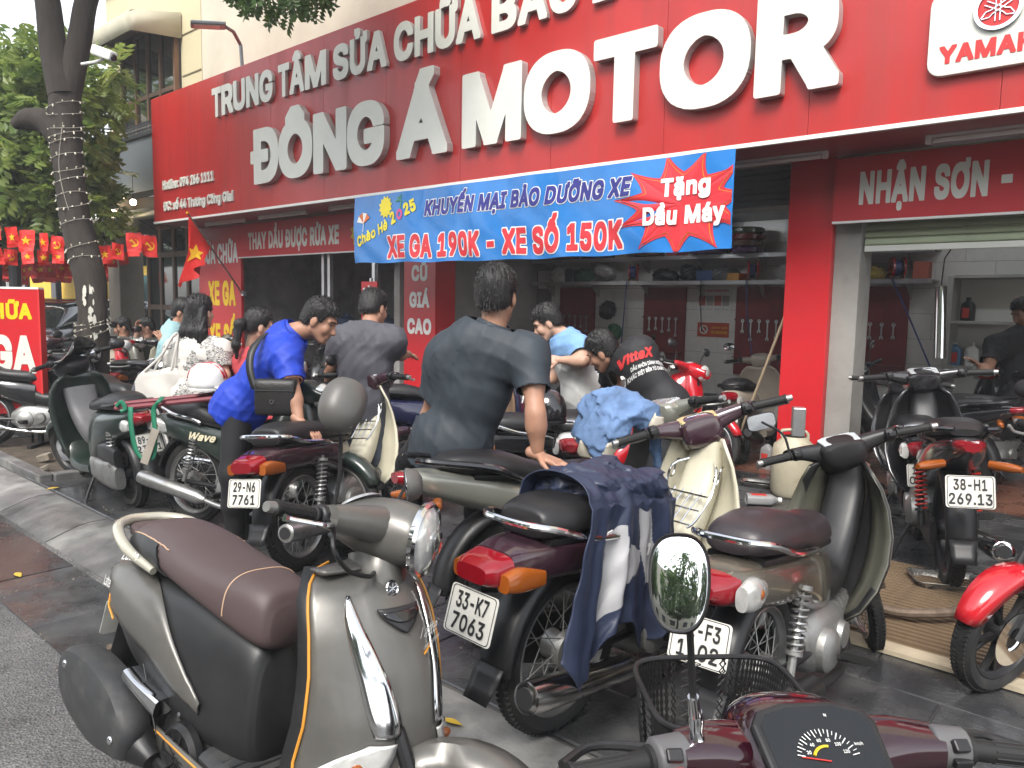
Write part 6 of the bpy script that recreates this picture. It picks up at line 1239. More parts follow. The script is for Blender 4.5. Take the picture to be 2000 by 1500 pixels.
# woman with ponytail
J = Jp(dict(N=(492, 690, 5.75), H=(520, 810, 5.6), LS=(462, 705, 5.9), RS=(520, 712, 5.65), LE=(470, 770, 6.0), RE=(540, 780, 5.6), LW=(500, 800, 6.1), RW=(575, 800, 5.8), LK=(580, 815, 5.9), RK=(600, 825, 5.6), LA=(590, 900, 5.9), RA=(610, 910, 5.6)))
person('woman with a ponytail and red top behind the man in blue', J, (D3(506, 640, 5.7), CF*.6+CR*.9-UP*.2, UP), SKIN3, mat('rose_red_top', (.42, .05, .06), .75, var=.1), M_GRTR, hair='pony', res=.012, sleeve=.7, seed=14, bulk=.92)
# man in slate polo, back to us, hand on the blue scooter
J = Jp(dict(N=(722, 640, 5.2), H=(705, 790, 5.2), LS=(668, 660, 5.2), RS=(768, 662, 5.15), LE=(648, 715, 5.3), RE=(778, 692, 5.35), LW=(640, 765, 5.45), RW=(798, 692, 5.75), LK=(690, 890, 5.25), RK=(725, 890, 5.15), LA=(690, 985, 5.3), RA=(725, 985, 5.25)))
person('man in slate grey polo standing with his hand on the blue scooter', J, (D3(730, 605, 5.28), CF*.9+CR*.5-UP*.35, UP+CF*.25), SKIN2, M_GREYP2, M_KHTR, res=.010, collar=M_GREYP2, sleeve=.62, seed=17, bulk=1.05, wr=.007, shirt_len=.1)
# mechanic in light blue and white, facing left
J = Jp(dict(N=(1100, 655, 5.55), H=(1140, 770, 5.6), LS=(1130, 676, 5.35), RS=(1095, 668, 5.75), LE=(1140, 705, 5.25), RE=(1085, 735, 5.8), LW=(1092, 703, 5.35), RW=(1066, 748, 5.7), LK=(1130, 880, 5.6), RK=(1160, 880, 5.8), LA=(1140, 960, 5.6), RA=(1165, 960, 5.8)))
person('mechanic in light blue and white work shirt looking down at a white bike', J, (D3(1070, 632, 5.55), -CR-UP*.55+CF*.05, UP-CR*.4), SKIN3, two_tone('blue_white_shirt', (.16, .30, .52), (.52, .52, .50), 1.12), M_KHTR, res=.010, collar=mat('light_blue', (.16, .3, .52), .75), sleeve=.62, seed=21, hands={'L': (-CR+UP*.0, -UP*.4+CF, .8)})
# mechanic in black shirt bent over, back to us
J = Jp(dict(N=(1212, 690, 5.05), H=(1300, 800, 4.95), LS=(1200, 722, 5.25), RS=(1252, 682, 4.95), LE=(1180, 770, 5.35), RE=(1215, 760, 5.1), LW=(1165, 810, 5.4), RW=(1185, 820, 5.3), LK=(1290, 905, 5.1), RK=(1325, 905, 4.9), LA=(1292, 985, 5.15), RA=(1320, 985, 4.95)))
_, VM = person('mechanic in black shirt with red and white back print bending over a bike', J, (D3(1178, 688, 5.05), -CR-UP*.7+CF*.55, UP-CR*.55), SKIN2, M_BLKSH, M_DENIMK, res=.010, collar=mat('red_collar', (.4, .02, .02), .7), sleeve=.6, seed=25, bulk=1.05)
# man in black inside the right bay
J = Jp(dict(N=(2008, 645, 7.0), H=(1990, 790, 7.0), LS=(2045, 665, 7.0), RS=(1945, 672, 6.9), LE=(2050, 730, 7.1), RE=(1928, 725, 6.75), LW=(2030, 770, 6.9), RW=(1915, 715, 6.75), LK=(2000, 880, 7.0), RK=(1975, 880, 7.0), LA=(2000, 970, 7.0), RA=(1975, 970, 7.0)))
person('man in black top and grey trousers at the right edge inside the bay', J, (D3(2000, 612, 7.0), -CR-UP*.5-CF*.1, UP-CR*.3), SKIN2, M_BLKSH, mat('charcoal_trousers', (.06, .06, .062), .8), res=.012, sleeve=.7, seed=31, bulk=1.15)
# far people by the café
for lab, x, d, sh, nm in (('man with dark hair sitting by the café column', 240, 10.5, (.10, .10, .12), 'navy_top'), ('man in dark olive shirt resting his head on his hand by the café door', 286, 10.3, (.04, .04, .03), 'olive_top')):
    o = 20 if x > 250 else 0
    J = Jp(dict(N=(x, 665, d), H=(x+8, 745, d), LS=(x+24, 676, d), RS=(x-26, 678, d), LE=(x+30, 712, d-.1), RE=(x-34, 690+o*.4, d-.2), LW=(x+10, 720, d-.3), RW=(x-18, 648 if o else 715, d-.15), LK=(x+25, 745, d-.5), RK=(x-15, 745, d-.5), LA=(x+25, 800, d-.5), RA=(x-15, 800, d-.5)))
    person(lab, J, (D3(x, 640, d), -CR*.8-CF*.5-UP*.2, UP), SKIN2, mat(nm, sh, .8), M_DENIMK, res=.014, sleeve=.6, seed=int(x), hands={'R': (UP, CR, .5)})
J = Jp(dict(N=(348, 632, 7.4), H=(325, 730, 7.5), LS=(345, 645, 7.6), RS=(335, 648, 7.2), LE=(345, 690, 7.7), RE=(332, 690, 7.1), LW=(330, 700, 7.7), RW=(322, 672, 7.1), LK=(325, 800, 7.5), RK=(330, 800, 7.4), LA=(325, 870, 7.5), RA=(330, 870, 7.4)))
person('person in a pale teal shirt half hidden behind the long haired woman', J, (D3(358, 612, 7.4), CR-UP*.3, UP), SKIN2, mat('pale_teal', (.25, .40, .42), .75, var=.1), M_GRTR, res=.014, sleeve=.95, seed=41, eyes=False)

# ------------------------------------------------------------------ trees
def leaf_mat(name, c1, c2, tr=.35):
    m = bpy.data.materials.new(name); m.use_nodes = True; N, L = m.node_tree.nodes, m.node_tree.links; B = N['Principled BSDF']; g = N.new('ShaderNodeNewGeometry'); n = N.new('ShaderNodeTexNoise'); n.inputs['Scale'].default_value = 3.5; n.inputs['Detail'].default_value = 6; L.new(g.outputs['Position'], n.inputs[0])
    r = N.new('ShaderNodeValToRGB'); r.color_ramp.elements[0].position = .35; r.color_ramp.elements[1].position = .68; r.color_ramp.elements[0].color = (*c1, 1); r.color_ramp.elements[1].color = (*c2, 1); L.new(n.outputs[0], r.inputs[0]); L.new(r.outputs[0], B.inputs['Base Color']); B.inputs['Roughness'].default_value = .38
    t = N.new('ShaderNodeBsdfTranslucent'); L.new(r.outputs[0], t.inputs[0]); mx = N.new('ShaderNodeMixShader'); mx.inputs[0].default_value = tr; L.new(B.outputs[0], mx.inputs[1]); L.new(t.outputs[0], mx.inputs[2]); L.new(mx.outputs[0], N['Material Output'].inputs[0]); return m
M_LEAF = leaf_mat('leaf_green', (.045, .10, .022), (.13, .22, .05), .4); M_LEAF2 = leaf_mat('leaf_light', (.09, .16, .03), (.30, .36, .09), .5)
M_BARK = mat('dark_bark', (.035, .028, .023), .9, var=.35, vs=7, bump=1, bs=28, stretch=(1, 1, .25))
def leaves(blobs, n, size, seed, droop=.5):
    """pinnate sprigs of small folded leaflets spread through ellipsoid clumps; returns verts, faces"""
    rg = np.random.default_rng(seed); V, F = [], []; vol = np.array([b[3]*b[4]*b[5] for b in blobs])**.66; vol = vol/vol.sum(); o = 0
    for b, k in zip(blobs, rg.multinomial(n, vol)):
        d = rg.normal(size=(k, 3)); d /= np.linalg.norm(d, axis=1)[:, None]; r = rg.uniform(.35, 1, k)**.5; P = V3(b[:3])+d*r[:, None]*V3(b[3:6])
        ax = d*.6+rg.normal(size=(k, 3))*.6+V3(0, 0, -droop); ax /= np.linalg.norm(ax, axis=1)[:, None]; up = rg.normal(size=(k, 3))*.5+V3(0, 0, 1); sd = np.cross(ax, up); sd /= np.linalg.norm(sd, axis=1)[:, None]; nn = np.cross(sd, ax); S = size*rg.uniform(.7, 1.3, k)
        for j in range(4):
            for s in (1, -1):
                base = P+ax*(S*(.25+.28*j))[:, None]; dirv = ax*.45+sd*s*.9+nn*rg.uniform(-.35, .1, (k, 1)); dirv /= np.linalg.norm(dirv, axis=1)[:, None]; w = np.cross(dirv, nn); ln = (S*.62)[:, None]; wd = (S*.17)[:, None]
                q = np.stack([base, base+dirv*ln*.45+w*wd, base+dirv*ln, base+dirv*ln*.45-w*wd], 1)+nn[:, None]*V3(0, 1, 0, 1)[None, :, None]*(-S*.05)[:, None, None]
                V.append(q.reshape(-1, 3)); F.append(np.arange(k*4).reshape(k, 4)+o); o += k*4
    return np.vstack(V), np.vstack(F)
def crown_obj(name, blobs, n, size, seed, m, parent, origin, droop=.5, flat=False):
    v, f = leaves(blobs, n, size, seed, droop); me = bpy.data.meshes.new(name); me.from_pydata((v-V3(origin)).tolist(), [], f.tolist()); me.materials.append(m); me.update(); o = bpy.data.objects.new(name, me); COL.objects.link(o); o.parent = parent; return o
# the street tree wrapped with fairy lights
TR = V3(-8.58, 3.09, 0); tree = thing('street_tree', 'dark leaning tree trunk wrapped in strings of small lights at the left', 'tree', tuple(TR)); rel = lambda *p: [V3(q)-TR for q in p]
tp = rel((-8.56, 3.09, 0), (-8.58, 3.09, .5), (-8.58, 3.09, .98), (-8.65, 3.12, 1.62), (-8.81, 3.06, 2.26), (-8.92, 3.04, 2.85), (-9.0, 3.05, 3.4), (-9.05, 3.08, 3.85))
b = MB(); b.tube(tp, [.20, .165, .15, .145, .142, .142, .155, .15], 20, sm=5)
b.v = [tuple(V3(p)+V3(sin(p[2]*9+p[1]*30)*.010+.006*sin(p[2]*31+p[1]*70), cos(p[2]*11+p[0]*30)*.010+.006*sin(p[2]*27+p[0]*80), 0)) for p in b.v]; b.build('trunk', M_BARK, tree, 60)
for q, rr in ((rel((-9.0, 3.05, 3.6), (-9.1, 3.0, 4.1), (-9.25, 3.0, 4.7), (-9.5, 2.9, 5.6), (-9.9, 2.7, 6.6)), [.15, .13, .12, .10, .06]), (rel((-9.0, 3.08, 3.6), (-8.93, 3.2, 4.2), (-8.9, 3.3, 4.7), (-8.7, 3.6, 5.6), (-8.2, 3.9, 6.5)), [.13, .115, .105, .09, .05]), (rel((-8.95, 3.05, 3.1), (-9.12, 2.93, 3.32), (-9.3, 2.8, 3.36), (-9.42, 2.7, 3.3)), [.15, .13, .11, .05]), (rel((-8.8, 3.5, 5.4), (-8.0, 3.9, 5.5), (-7.2, 4.2, 5.2), (-6.6, 4.3, 4.9)), [.05, .04, .03, .012])):
    b = MB(); b.tube(q, rr, 14, sm=5); b.build('limb', M_BARK, tree, 60)
b = MB()
for k in range(14):
    t = random.uniform(-.5, .5); z = random.uniform(1.0, 1.45)
    c = V3(-8.58+.165*sin(t-1.0)*-1.0, 3.09, z)
M_PEEL = mat('old_lime_paint', (.5, .48, .42), .9, var=.2, bump=.5)
# remains of white paper / lime on the bark, following the trunk surface
def trunk_pt(z, ang, lift=0):
    P = np.array([V3(q)+TR for q in tp]); x = np.interp(z, P[:, 2], P[:, 0]); y = np.interp(z, P[:, 2], P[:, 1]); r = np.interp(z, P[:, 2], [.20, .165, .15, .145, .142, .142, .155, .15])+lift
    return V3(x+r*cos(ang), y+r*sin(ang), z)
A0 = atan2(-3.1, 8.6)     # direction from the trunk to the pavement viewers
b = MB()
for a0, a1, z0, z1 in ((-.55, -.35, 1.42, 1.62), (-.1, .12, 1.35, 1.6), (-.6, -.1, .95, 1.12), (-.15, .2, .92, 1.15), (-.5, .25, 1.2, 1.3)):
    for k in range(7):
        c0, zc = random.uniform(a0, a1), random.uniform(z0, z1); w, h = random.uniform(.05, .14), random.uniform(.02, .06)
        b.add([trunk_pt(zc+dz*h, A0+c0+da*w, .011) for da, dz in ((-1, -.6), (-.2, -1), (1, -.4), (.7, .6), (.1, 1), (-.8, .5))]+[], [(0, 1, 2, 3, 4, 5)])
o = b.build('lime_remains', M_PEEL, tree, 0, kind='stuff'); o.matrix_basis = Matrix.Translation(-Vector(TR))
c = crown_obj('crown', [(-6.9, 4.35, 4.7, .75, .45, .35), (-6.2, 4.45, 4.85, .5, .4, .35), (-7.5, 4.2, 5.2, .8, .6, .45), (-5.6, 4.5, 5.0, .6, .4, .35), (-6.8, 4.2, 5.6, 1.2, .8, .5), (-9.4, 2.6, 6.6, 1.8, 1.8, .9), (-8, 4.2, 7, 1.8, 1.6, .8)], 3800, .135, 5, M_LEAF, tree, TR, .9)
# fairy lights: wire wound round the trunk, bulbs along it
fl = thing('fairy_lights', 'string of small white lights wound around the leaning tree trunk', 'string lights', tuple(TR)); M_WIRE = mat('lamp_wire', (.32, .30, .25), .6); M_BULB = mat('small_bulb', (.6, .56, .45), .3)
W_, bul = MB(), MB()
for z in (.98, 1.15, 1.2, 1.27, 1.9, 2.05, 2.28, 2.47, 2.56, 2.72, 2.84, 2.96, 3.12, 3.2, 3.28, 3.42, 3.5):
    ph = random.uniform(-.15, .15); P = [trunk_pt(z+.04*sin(t+ph*9)+.03*t/3, A0+t, .012) for t in np.linspace(-1.9, 1.9, 22)]; W_.tube(P, .0032, 5)
    for i in range(1, 22, 3): n_ = unit(P[i]-trunk_pt(P[i][2], A0, -.17)); bul.tube([P[i], P[i]+n_*.012+V3(0, 0, random.uniform(-.03, .03))], [.006, .008], 6)
W_.tube([trunk_pt(z, A0-.3+.3*sin(z*4), .012) for z in np.linspace(2.4, 3.3, 20)], .0032, 5)
for mb, nm, mm in ((W_, 'wire', M_WIRE), (bul, 'bulbs', M_BULB)): o = mb.build(nm, mm, fl, 40, kind='stuff'); o.matrix_basis = Matrix.Translation(-Vector(TR))
# trees further along the street and across the road
def back_tree(label, x, y, h, blobs, n, size, seed, m, r=.16, cz=0):
    t = thing('leafy_tree', label, 'tree', (x, y, 0), group='trees along the street'); b = MB(); b.tube([(0, 0, -.1), (.05, 0, h*.35), (-.1, .1, h*.7), (.0, .0, h)], [r*1.2, r, r*.8, r*.4], 12, sm=4); b.build('trunk', M_BARK, t, 60)
    for k in range(5):
        a = k*1.3+seed; b = MB(); b.tube([(0, 0, h*.6), (cos(a)*.8, sin(a)*.8, h*.85), (cos(a)*1.7, sin(a)*1.7, h*1.05)], [r*.5, r*.35, r*.15], 8, sm=3); b.build('limb', M_BARK, t, 60)
    crown_obj('crown', [(x+q[0], y+q[1], q[2], q[3], q[4], q[5]) for q in blobs], n, size, seed, m, t, (x, y, 0)); return t
back_tree('leafy green tree behind the trunk with fairy lights', -15.2, 3.9, 4.6, [(0, 0, 4.4, 1.6, 1.4, 1.0), (.8, .6, 3.6, 1.3, 1.1, .8), (-.6, -.5, 3.7, 1.5, 1.3, .9), (.9, .9, 5.1, 1.1, 1.0, .7), (1.6, .7, 4.4, .8, .7, .8), (-1.8, -1.4, 4.3, 1.4, 1.2, .9), (1.4, .9, 3.0, .8, .7, .5), (.2, .4, 2.9, 1.2, 1.0, .5)], 3000, .25, 11, M_LEAF2)
back_tree('pale yellow green tree at the upper left edge', -22, 4.4, 5.5, [(0, 0, 6.5, 2.4, 2.2, 1.4), (1.5, .5, 5.4, 2, 1.6, 1.2), (-1.5, -.5, 5.2, 2, 1.8, 1.2), (1.5, 1.2, 3.9, 1.6, 1.2, .8)], 1900, .34, 13, M_LEAF2)
back_tree('far tree further down the street on the left', -30, 5.5, 6, [(0, 0, 6.5, 3, 3, 2), (2, 1, 5.4, 2.5, 2, 1.5), (-1.5, -1.5, 5.2, 2.5, 2, 1.5)], 1800, .45, 17, M_LEAF2)
for k, (x, y) in enumerate([(-5, -7.5), (1.5, -8.5), (6, -5.5), (-12, -8)]):
    back_tree(['tree across the road seen in the near oval mirror', 'tree across the road behind the camera', 'tree beside the road right behind the camera', 'tree across the road left of the mirror one'][k], x, y, 4.4, [(0, 0, 5.0, 2.2, 2.0, 1.2), (1.2, .6, 4.2, 1.6, 1.4, .9), (-1.2, -.6, 4.1, 1.7, 1.5, .9), (.3, .2, 6.2, 1.8, 1.6, 1)], 1500, .3, 23+k, M_LEAF)
# building across the road (only seen in mirrors and chrome)
ob = thing('street_house', 'plain pale house across the road seen only in mirrors', 'building', (-2, -14, 0)); MB().bx(-14, 14, -3, 0, 0, 9).build('wall', M_CREAM, ob, 0)
for i in range(7):
    for j in range(2): MB().bx(-12+i*3.6, -10.4+i*3.6, -.02, .03, 1+j*3.6, 3+j*3.6).build('window', M_DARK, ob, 0)
# ------------------------------------------------------------------ café next door
M_WOOD = mat('brown_wood', (.13, .065, .03), .45, var=.25, vs=5, stretch=(6, 6, .6)); M_PANE = mat('window_glass', (.02, .024, .022), .04, coat=.6, var=0, spec=.8); M_FASC = mat('grey_fascia', (.115, .13, .14), .55, var=.08, vs=1.5, dirt=.2); M_AWN = mat('beige_awning', (.42, .39, .30), .8, var=.08, vs=2, dirt=.3, dcol=(.28, .25, .19)); M_AWNU = mat('awning_underside', (.20, .19, .16), .85)
cf = thing('cafe_building', 'yellow café building with wooden windows left of the red sign', 'building', (-16, 7, 0))
def inC(o): o.matrix_parent_inverse = Matrix.Translation((16, -7, 0)); return o
inC(MB().bx(-17.75, -13.62, 6.9, 7.3, 4.6, 9.5).build('upper_wall', M_YELLOW, cf, 0)); inC(MB().bx(-17.75, -13.62, 7.3, 11, 4.6, 9.5).build('upper_block', M_YELLOW, cf, 0))
for z in (5.62, 6.35, 7.3): inC(MB().bx(-14.35, -13.63, 6.885, 6.9, z, z+.02).build('wall_groove', mat('groove_dark', (.2, .17, .1), .9), cf, 0)); inC(MB().bx(-17.76, -16.95, 6.885, 6.9, z-.1, z-.08).build('wall_groove', MATS['groove_dark'], cf, 0))
inC(MB().bx(-17.9, -13.5, 6.75, 7.2, 7.9, 8.1).build('cornice', M_YELLOW, cf, 0, bevel=.03))
wf = inC(MB().bx(-16.85, -14.4, 6.86, 6.9, 4.62, 6.75).build('window_recess', M_DARK, cf, 0))
for x in (-16.8, -16.15, -15.6, -15.05, -14.45): inC(MB().bx(x-.04, x+.04, 6.78, 6.86, 4.62, 6.72).build('window_mullion', M_WOOD, cf, 0))
for z in (4.66, 5.45, 6.68): inC(MB().bx(-16.8, -14.42, 6.79, 6.855, z-.04, z+.04).build('window_rail', M_WOOD, cf, 0))
for i, (a, c) in enumerate([(-16.76, -16.19), (-16.11, -15.64), (-15.56, -15.09), (-15.01, -14.49)]):
    for z0, z1 in ((4.7, 5.41), (5.49, 6.64)): inC(MB().bx(a, c, 6.82, 6.83, z0, z1).build('pane', M_PANE, cf, 0))
inC(MB().bx(-19.5, -13.27, 6.55, 6.95, 3.58, 4.6).build('fascia', M_FASC, cf, 0, bevel=.01)); inC(MB().bx(-19.5, -13.27, 6.5, 7.0, 4.6, 4.66).build('fascia_cap', M_DARK, cf, 0))
b = MB()
for k in range(60): b.tube([(-17.6+k*.07+.12*cos(t), 6.65, 4.8+.12*sin(t)) for t in np.linspace(0, 2*pi, 9)], .008, 4)
inC(b.build('wire_coil', M_DARK, cf, 40, kind='stuff'))
inC(MB().bx(-17.35, -16.75, 6.6, 7.1, 0, 3.58).build('column', mat('taupe_render', (.22, .19, .155), .8, var=.1, dirt=.2), cf, 0, bevel=.02))
inC(MB().bx(-16.3, -13.35, 7.2, 7.3, 0, 3.0).build('door_back', M_DARK, cf, 0)); inC(MB().bx(-16.75, -13.3, 6.95, 7.3, 3.0, 3.58).build('door_lintel', mat('lintel_brown', (.1, .08, .06), .7), cf, 0))
for x in (-16.28, -15.7, -15.12, -14.54, -13.96, -13.4): inC(MB().bx(x-.045, x+.045, 6.98, 7.06, 0, 3.0).build('door_stile', M_WOOD, cf, 0))
for z in (.1, 1.35, 2.4, 2.95): inC(MB().bx(-16.28, -13.4, 6.985, 7.055, z-.05, z+.05).build('door_rail', M_WOOD, cf, 0))
for i in range(5):
    for z0, z1 in ((.15, 1.3), (1.4, 2.35), (2.45, 2.9)): inC(MB().bx(-16.235+i*.58, -15.745+i*.58, 7.01, 7.02, z0, z1).build('door_pane', M_PANE, cf, 0))
def awning(label, x0, x1, y0, y1, zw, zf, val, ribs=True):
    t = thing('awning', label, 'awning', ((x0+x1)/2, y1, zf)); o_ = V3((x0+x1)/2, y1, zf); b = MB()
    top = [(x0, y1, zw), (x1, y1, zw), (x1, y1-.25, zw-.0), (x1, y0, zf+val), (x0, y0, zf+val), (x0, y1-.25, zw)]
    G = [[V3(x, y, z)-o_ for x in np.linspace(x0, x1, 8)] for y, z in ((y1, zw), (y0+.12, zf+val+.03), (y0+.03, zf+val), (y0, zf+val-.04), (y0+.01, zf))]; b.grid(G)
    for xx in (x0, x1): b.grid([[V3(xx, y, zt)-o_ for y, zt in ((y1, zw), (y0+.12, zf+val+.03), (y0, zf+val-.04))], [V3(xx, y, zt)-o_ for y, zt in ((y1, zw-(.45 if ribs else .3)), (y0+.12, zf+.02), (y0, zf))]])
    b.build('canopy', M_AWN, t, 40, solid=.012)
    for xx in np.linspace(x0+.1, x1-.1, 3): MB().tube([V3(xx, y1, zw-.4)-o_, V3(xx, y0+.05, zf+.03)-o_], .014, 6).build('frame_tube', M_DARK, t)
    return t
awning('upper beige box awning over the wooden café window', -16.95, -14.33, 5.95, 6.88, 6.75, 6.2, .35)
awning('small beige awning around the café corner higher on the left', -19.9, -17.9, 5.9, 6.9, 6.0, 5.3, .3)
awning('lower beige café awning below the grey band', -16.9, -15.0, 6.0, 6.54, 3.25, 2.55, .5)
awning('dark low awning over the café door behind the big flag', -14.9, -13.3, 6.15, 6.54, 3.2, 2.95, .1)
# pendant bulbs, lit
M_LIT = mat('lit_bulb', (1, .82, .55), .4, emis=14, var=0)
for k, (x, y, z) in enumerate([(-16.03, 6.27, 3.6-.75), (-18.3, 6.9, 2.75), (-15.2, 6.28, 2.65), (-17.3, 6.4, 2.6), (-16.6, 6.1, 2.72), (-17.9, 7.4, 2.9), (-15.2, 7.5, 2.4), (-14.3, 7.5, 2.35)][:6]):
    pz = [(223, 374), (200, 393), (260, 395), (221, 415), (236, 386), (228, 397)][k]; p = AT_D(*pz, [15, 17, 13.9, 14.6, 15.6, 16.2][k]); t = thing('pendant_bulb', ['lit round bulb hanging highest beside the café column', 'lit bulb hanging farthest left near the tree trunk', 'lit bulb hanging right of the café column', 'lit bulb hanging lowest left of the café column', 'lit bulb second highest next to the awning corner', 'lit bulb in the middle of the hanging bulbs'][k], 'lamp', tuple(p)); t['group'] = 'café pendant bulbs'
    MB().ell((0, 0, 0), .055).build('bulb', M_LIT, t); MB().tube([(0, 0, .05), (0, 0, .09)], [.03, .022], 8).build('socket', M_DARK, t); MB().tube([(0, 0, .09), (0, 0, .55)], .005, 4).build('cord', M_DARK, t)
MB().bx(-21, -16.95, 5.9, 7.5, 3.62, 3.7).build('x', M_DARK, cf, 0).name = 'canopy_roof'; bpy.data.objects['canopy_roof'].matrix_parent_inverse = Matrix.Translation((16, -7, 0))
# security camera on the trunk
t = thing('security_camera', 'white security camera on a bracket fixed to the tree trunk', 'camera', tuple(AT_D(160, 125, 7.7))); MB().tube([(0, 0, 0), (.18, .06, 0), (.28, .1, .02)], .016, 8).build('bracket', M_WHT, t)
MB().box((.30, .10, .07), (.26, .10, .10), (0, .35, .4)).build('housing', M_WHT, t, 0, bevel=.02); MB().cyl((.40, .14, .02), (.425, .15, .012), .035, .03, 14).build('lens', M_BLKG, t)
# ------------------------------------------------------------------ flags
M_FRED = mat('flag_red', (.62, .02, .015), .6, var=.06, vs=3); M_FYEL = mat('flag_yellow', (.8, .45, .01), .6, var=.04)
def star5(r): return [(r*(1 if k % 2 == 0 else .385)*sin(k*pi/5), r*(1 if k % 2 == 0 else .385)*cos(k*pi/5)) for k in range(10)]
pole0, tip = V3(AT_Y(473, 573, 6.5)[:]), V3(AT_Y(366, 416, 5.7)[:])
ft = thing('national_flag', 'large red flag with yellow star hanging from a pole by the yellow words', 'flag', tuple(pole0)); MB().tube([V3(0, 0, 0), tip-pole0], .014, 8).build('flag_pole', mat('pole_brown', (.12, .08, .06), .5), ft)
MB().ell(tip-pole0, .022).build('finial', M_FYEL, ft); MB().box((0, .03, 0), (.06, .06, .08)).build('bracket', M_ALU, ft, 0)
def flag_pt(u, v):   # u along the pole from the tip, v down
    p = tip+(pole0-tip)*(.02+.40*u); low = V3(AT_D(357+42*u, 562-45*u, 11.3)[:]); q = p*(1-v)+low*v; ph = u*7+v*2
    return q+V3(.05*sin(ph)*v, .12*sin(ph*1.3+1)*v*(.4+.6*v), 0)-pole0
b = MB(); b.grid([[flag_pt(u, v) for v in np.linspace(0, 1, 22)] for u in np.linspace(0, 1, 22)]); b.build('flag_cloth', M_FRED, ft, 60)
nrm = unit(np.cross(flag_pt(.6, .5)-flag_pt(.4, .5), flag_pt(.5, .6)-flag_pt(.5, .4))); nrm = nrm*(1 if nrm@V3(.6, -.8, 0) > 0 else -1)
b = MB(); pts = [flag_pt(.5, .5)]+[flag_pt(.46+.30*x, .52-.20*y) for x, y in star5(1.0)]; b.add([p+nrm*.012+V3(.004, -.006, 0) for p in pts], [(0, i+1, (i+1) % 10+1) for i in range(10)]); b.build('star', M_FYEL, ft, 0)
def flag_mesh(kind, seed):
    rg = random.Random(seed); b = MB(); w, h = .17, .24; f = lambda u, v: (w*(u-.5), .018*sin(v*5+u*4+seed)*v+.01*sin(u*6+seed), -h*v)
    b.grid([[f(u, v) for v in np.linspace(0, 1, 6)] for u in np.linspace(0, 1, 5)]); b.mi = 1
    if kind == 0: shp = [star5(.055)]
    else:
        shp = [[(.05*cos(t), .05*sin(t)) for t in np.linspace(-2.2, 1.3, 8)]+[(.008+.032*cos(t), .006+.034*sin(t)) for t in np.linspace(1.3, -2.2, 8)], [(-.045, .02), (-.02, .045), (-.008, .03), (.03, -.03), (.02, -.04), (-.02, .018), (-.033, .008)]]
    for lf in (-.004, .004):
        for q in shp:
            c = np.mean(q, 0); P = [f(.5+x/w, .5-y/h) for x, y in ([tuple(c)]+q if kind == 0 else q)]; P = [(x, y+lf, z) for x, y, z in P]; b.add(P, [(0, i+1, (i+1) % len(q)+1) for i in range(len(q))] if kind == 0 else [tuple(range(len(q)))])
    return b.mesh('flag', [M_FRED, M_FYEL], 0)
FM = [flag_mesh(k % 2, k) for k in range(6)]
def bunting(label, A, B, n, sag, sc=1, seed=0):
    A, B = V3(A), V3(B); t = thing('bunting', label, 'bunting', tuple(A), group='strings of flags'); f = lambda u: (A+(B-A)*u)-V3(0, 0, sag*4*u*(1-u))-A; MB().tube([f(u) for u in np.linspace(0, 1, 20)], .004, 4).build('string', M_DARK, t); rg = random.Random(seed)
    az = atan2((B-A)[1], (B-A)[0])
    for k in range(n): link_copy(FM[rg.randrange(6)], 'flag', t, f((k+.5)/n), (rg.gauss(0, .15), rg.gauss(0, .12), az+rg.gauss(0, .3)), (sc*rg.uniform(.75, 1.05),)*3)
D_ = lambda x, y, d: V3(AT_D(x, y, d)[:])
bunting('nearest string of red flags left of the tree trunk', D_(-60, 428, 8.6), D_(160, 470, 8.9), 7, .0, 1.0, 1)
bunting('second string of red flags behind the tree trunk', D_(-60, 480, 11), D_(300, 462, 12), 12, .12, 1.1, 2)
bunting('third string of red flags sagging across the street', D_(-80, 500, 14), D_(250, 490, 14), 16, .15, 1.25, 3)
bunting('dense far string of red flags above the green tarp', D_(-80, 515, 17), D_(245, 505, 18), 20, .05, 1.5, 4)
bunting('farthest string of red flags in front of the yellow wall', D_(-80, 530, 20), D_(245, 520, 22), 20, .0, 1.7, 6)
bunting('short pair of flags tied to the lower awning', D_(245, 452, 10.5), D_(305, 462, 10.5), 2, .0, 1.35, 9)
# ------------------------------------------------------------------ standing sign at the far left
t = thing('standing_sign', 'red standing sign with yellow word CHỮA and white GA at the left edge', 'sign', tuple(D_(20, 720, 7.7))); az = atan2(CR[1], CR[0]); t.rotation_euler = (0, 0, az); t.location.z = 0
MB().bx(-.75, .33, -.04, .04, .32, 1.58).build('panel', M_REDP, t, 0, bevel=.006); MB().bx(-.76, .345, -.045, .045, 1.58, 1.60).build('top_edge', M_WHT, t, 0); MB().bx(.331, .35, -.045, .045, .3, 1.58).build('side_edge', M_REDT, t, 0)
for x in (-.7, .28): MB().bx(x-.02, x+.02, -.2, .2, 0, .03).build('foot', M_DARK, t, 0); MB().bx(x-.02, x+.02, -.02, .02, .03, .32).build('leg', M_DARK, t, 0)
text_part('lettering', t, 'SỬA CHỮA', .98, .16, (-.22, -.042, 1.36), (1,0,0), (0,0,1), M_YEL, off=.07, base=1); text_part('lettering', t, 'XE GA', .98, .38, (-.2, -.042, .93), (1,0,0), (0,0,1), M_LET, off=.07, base=1)
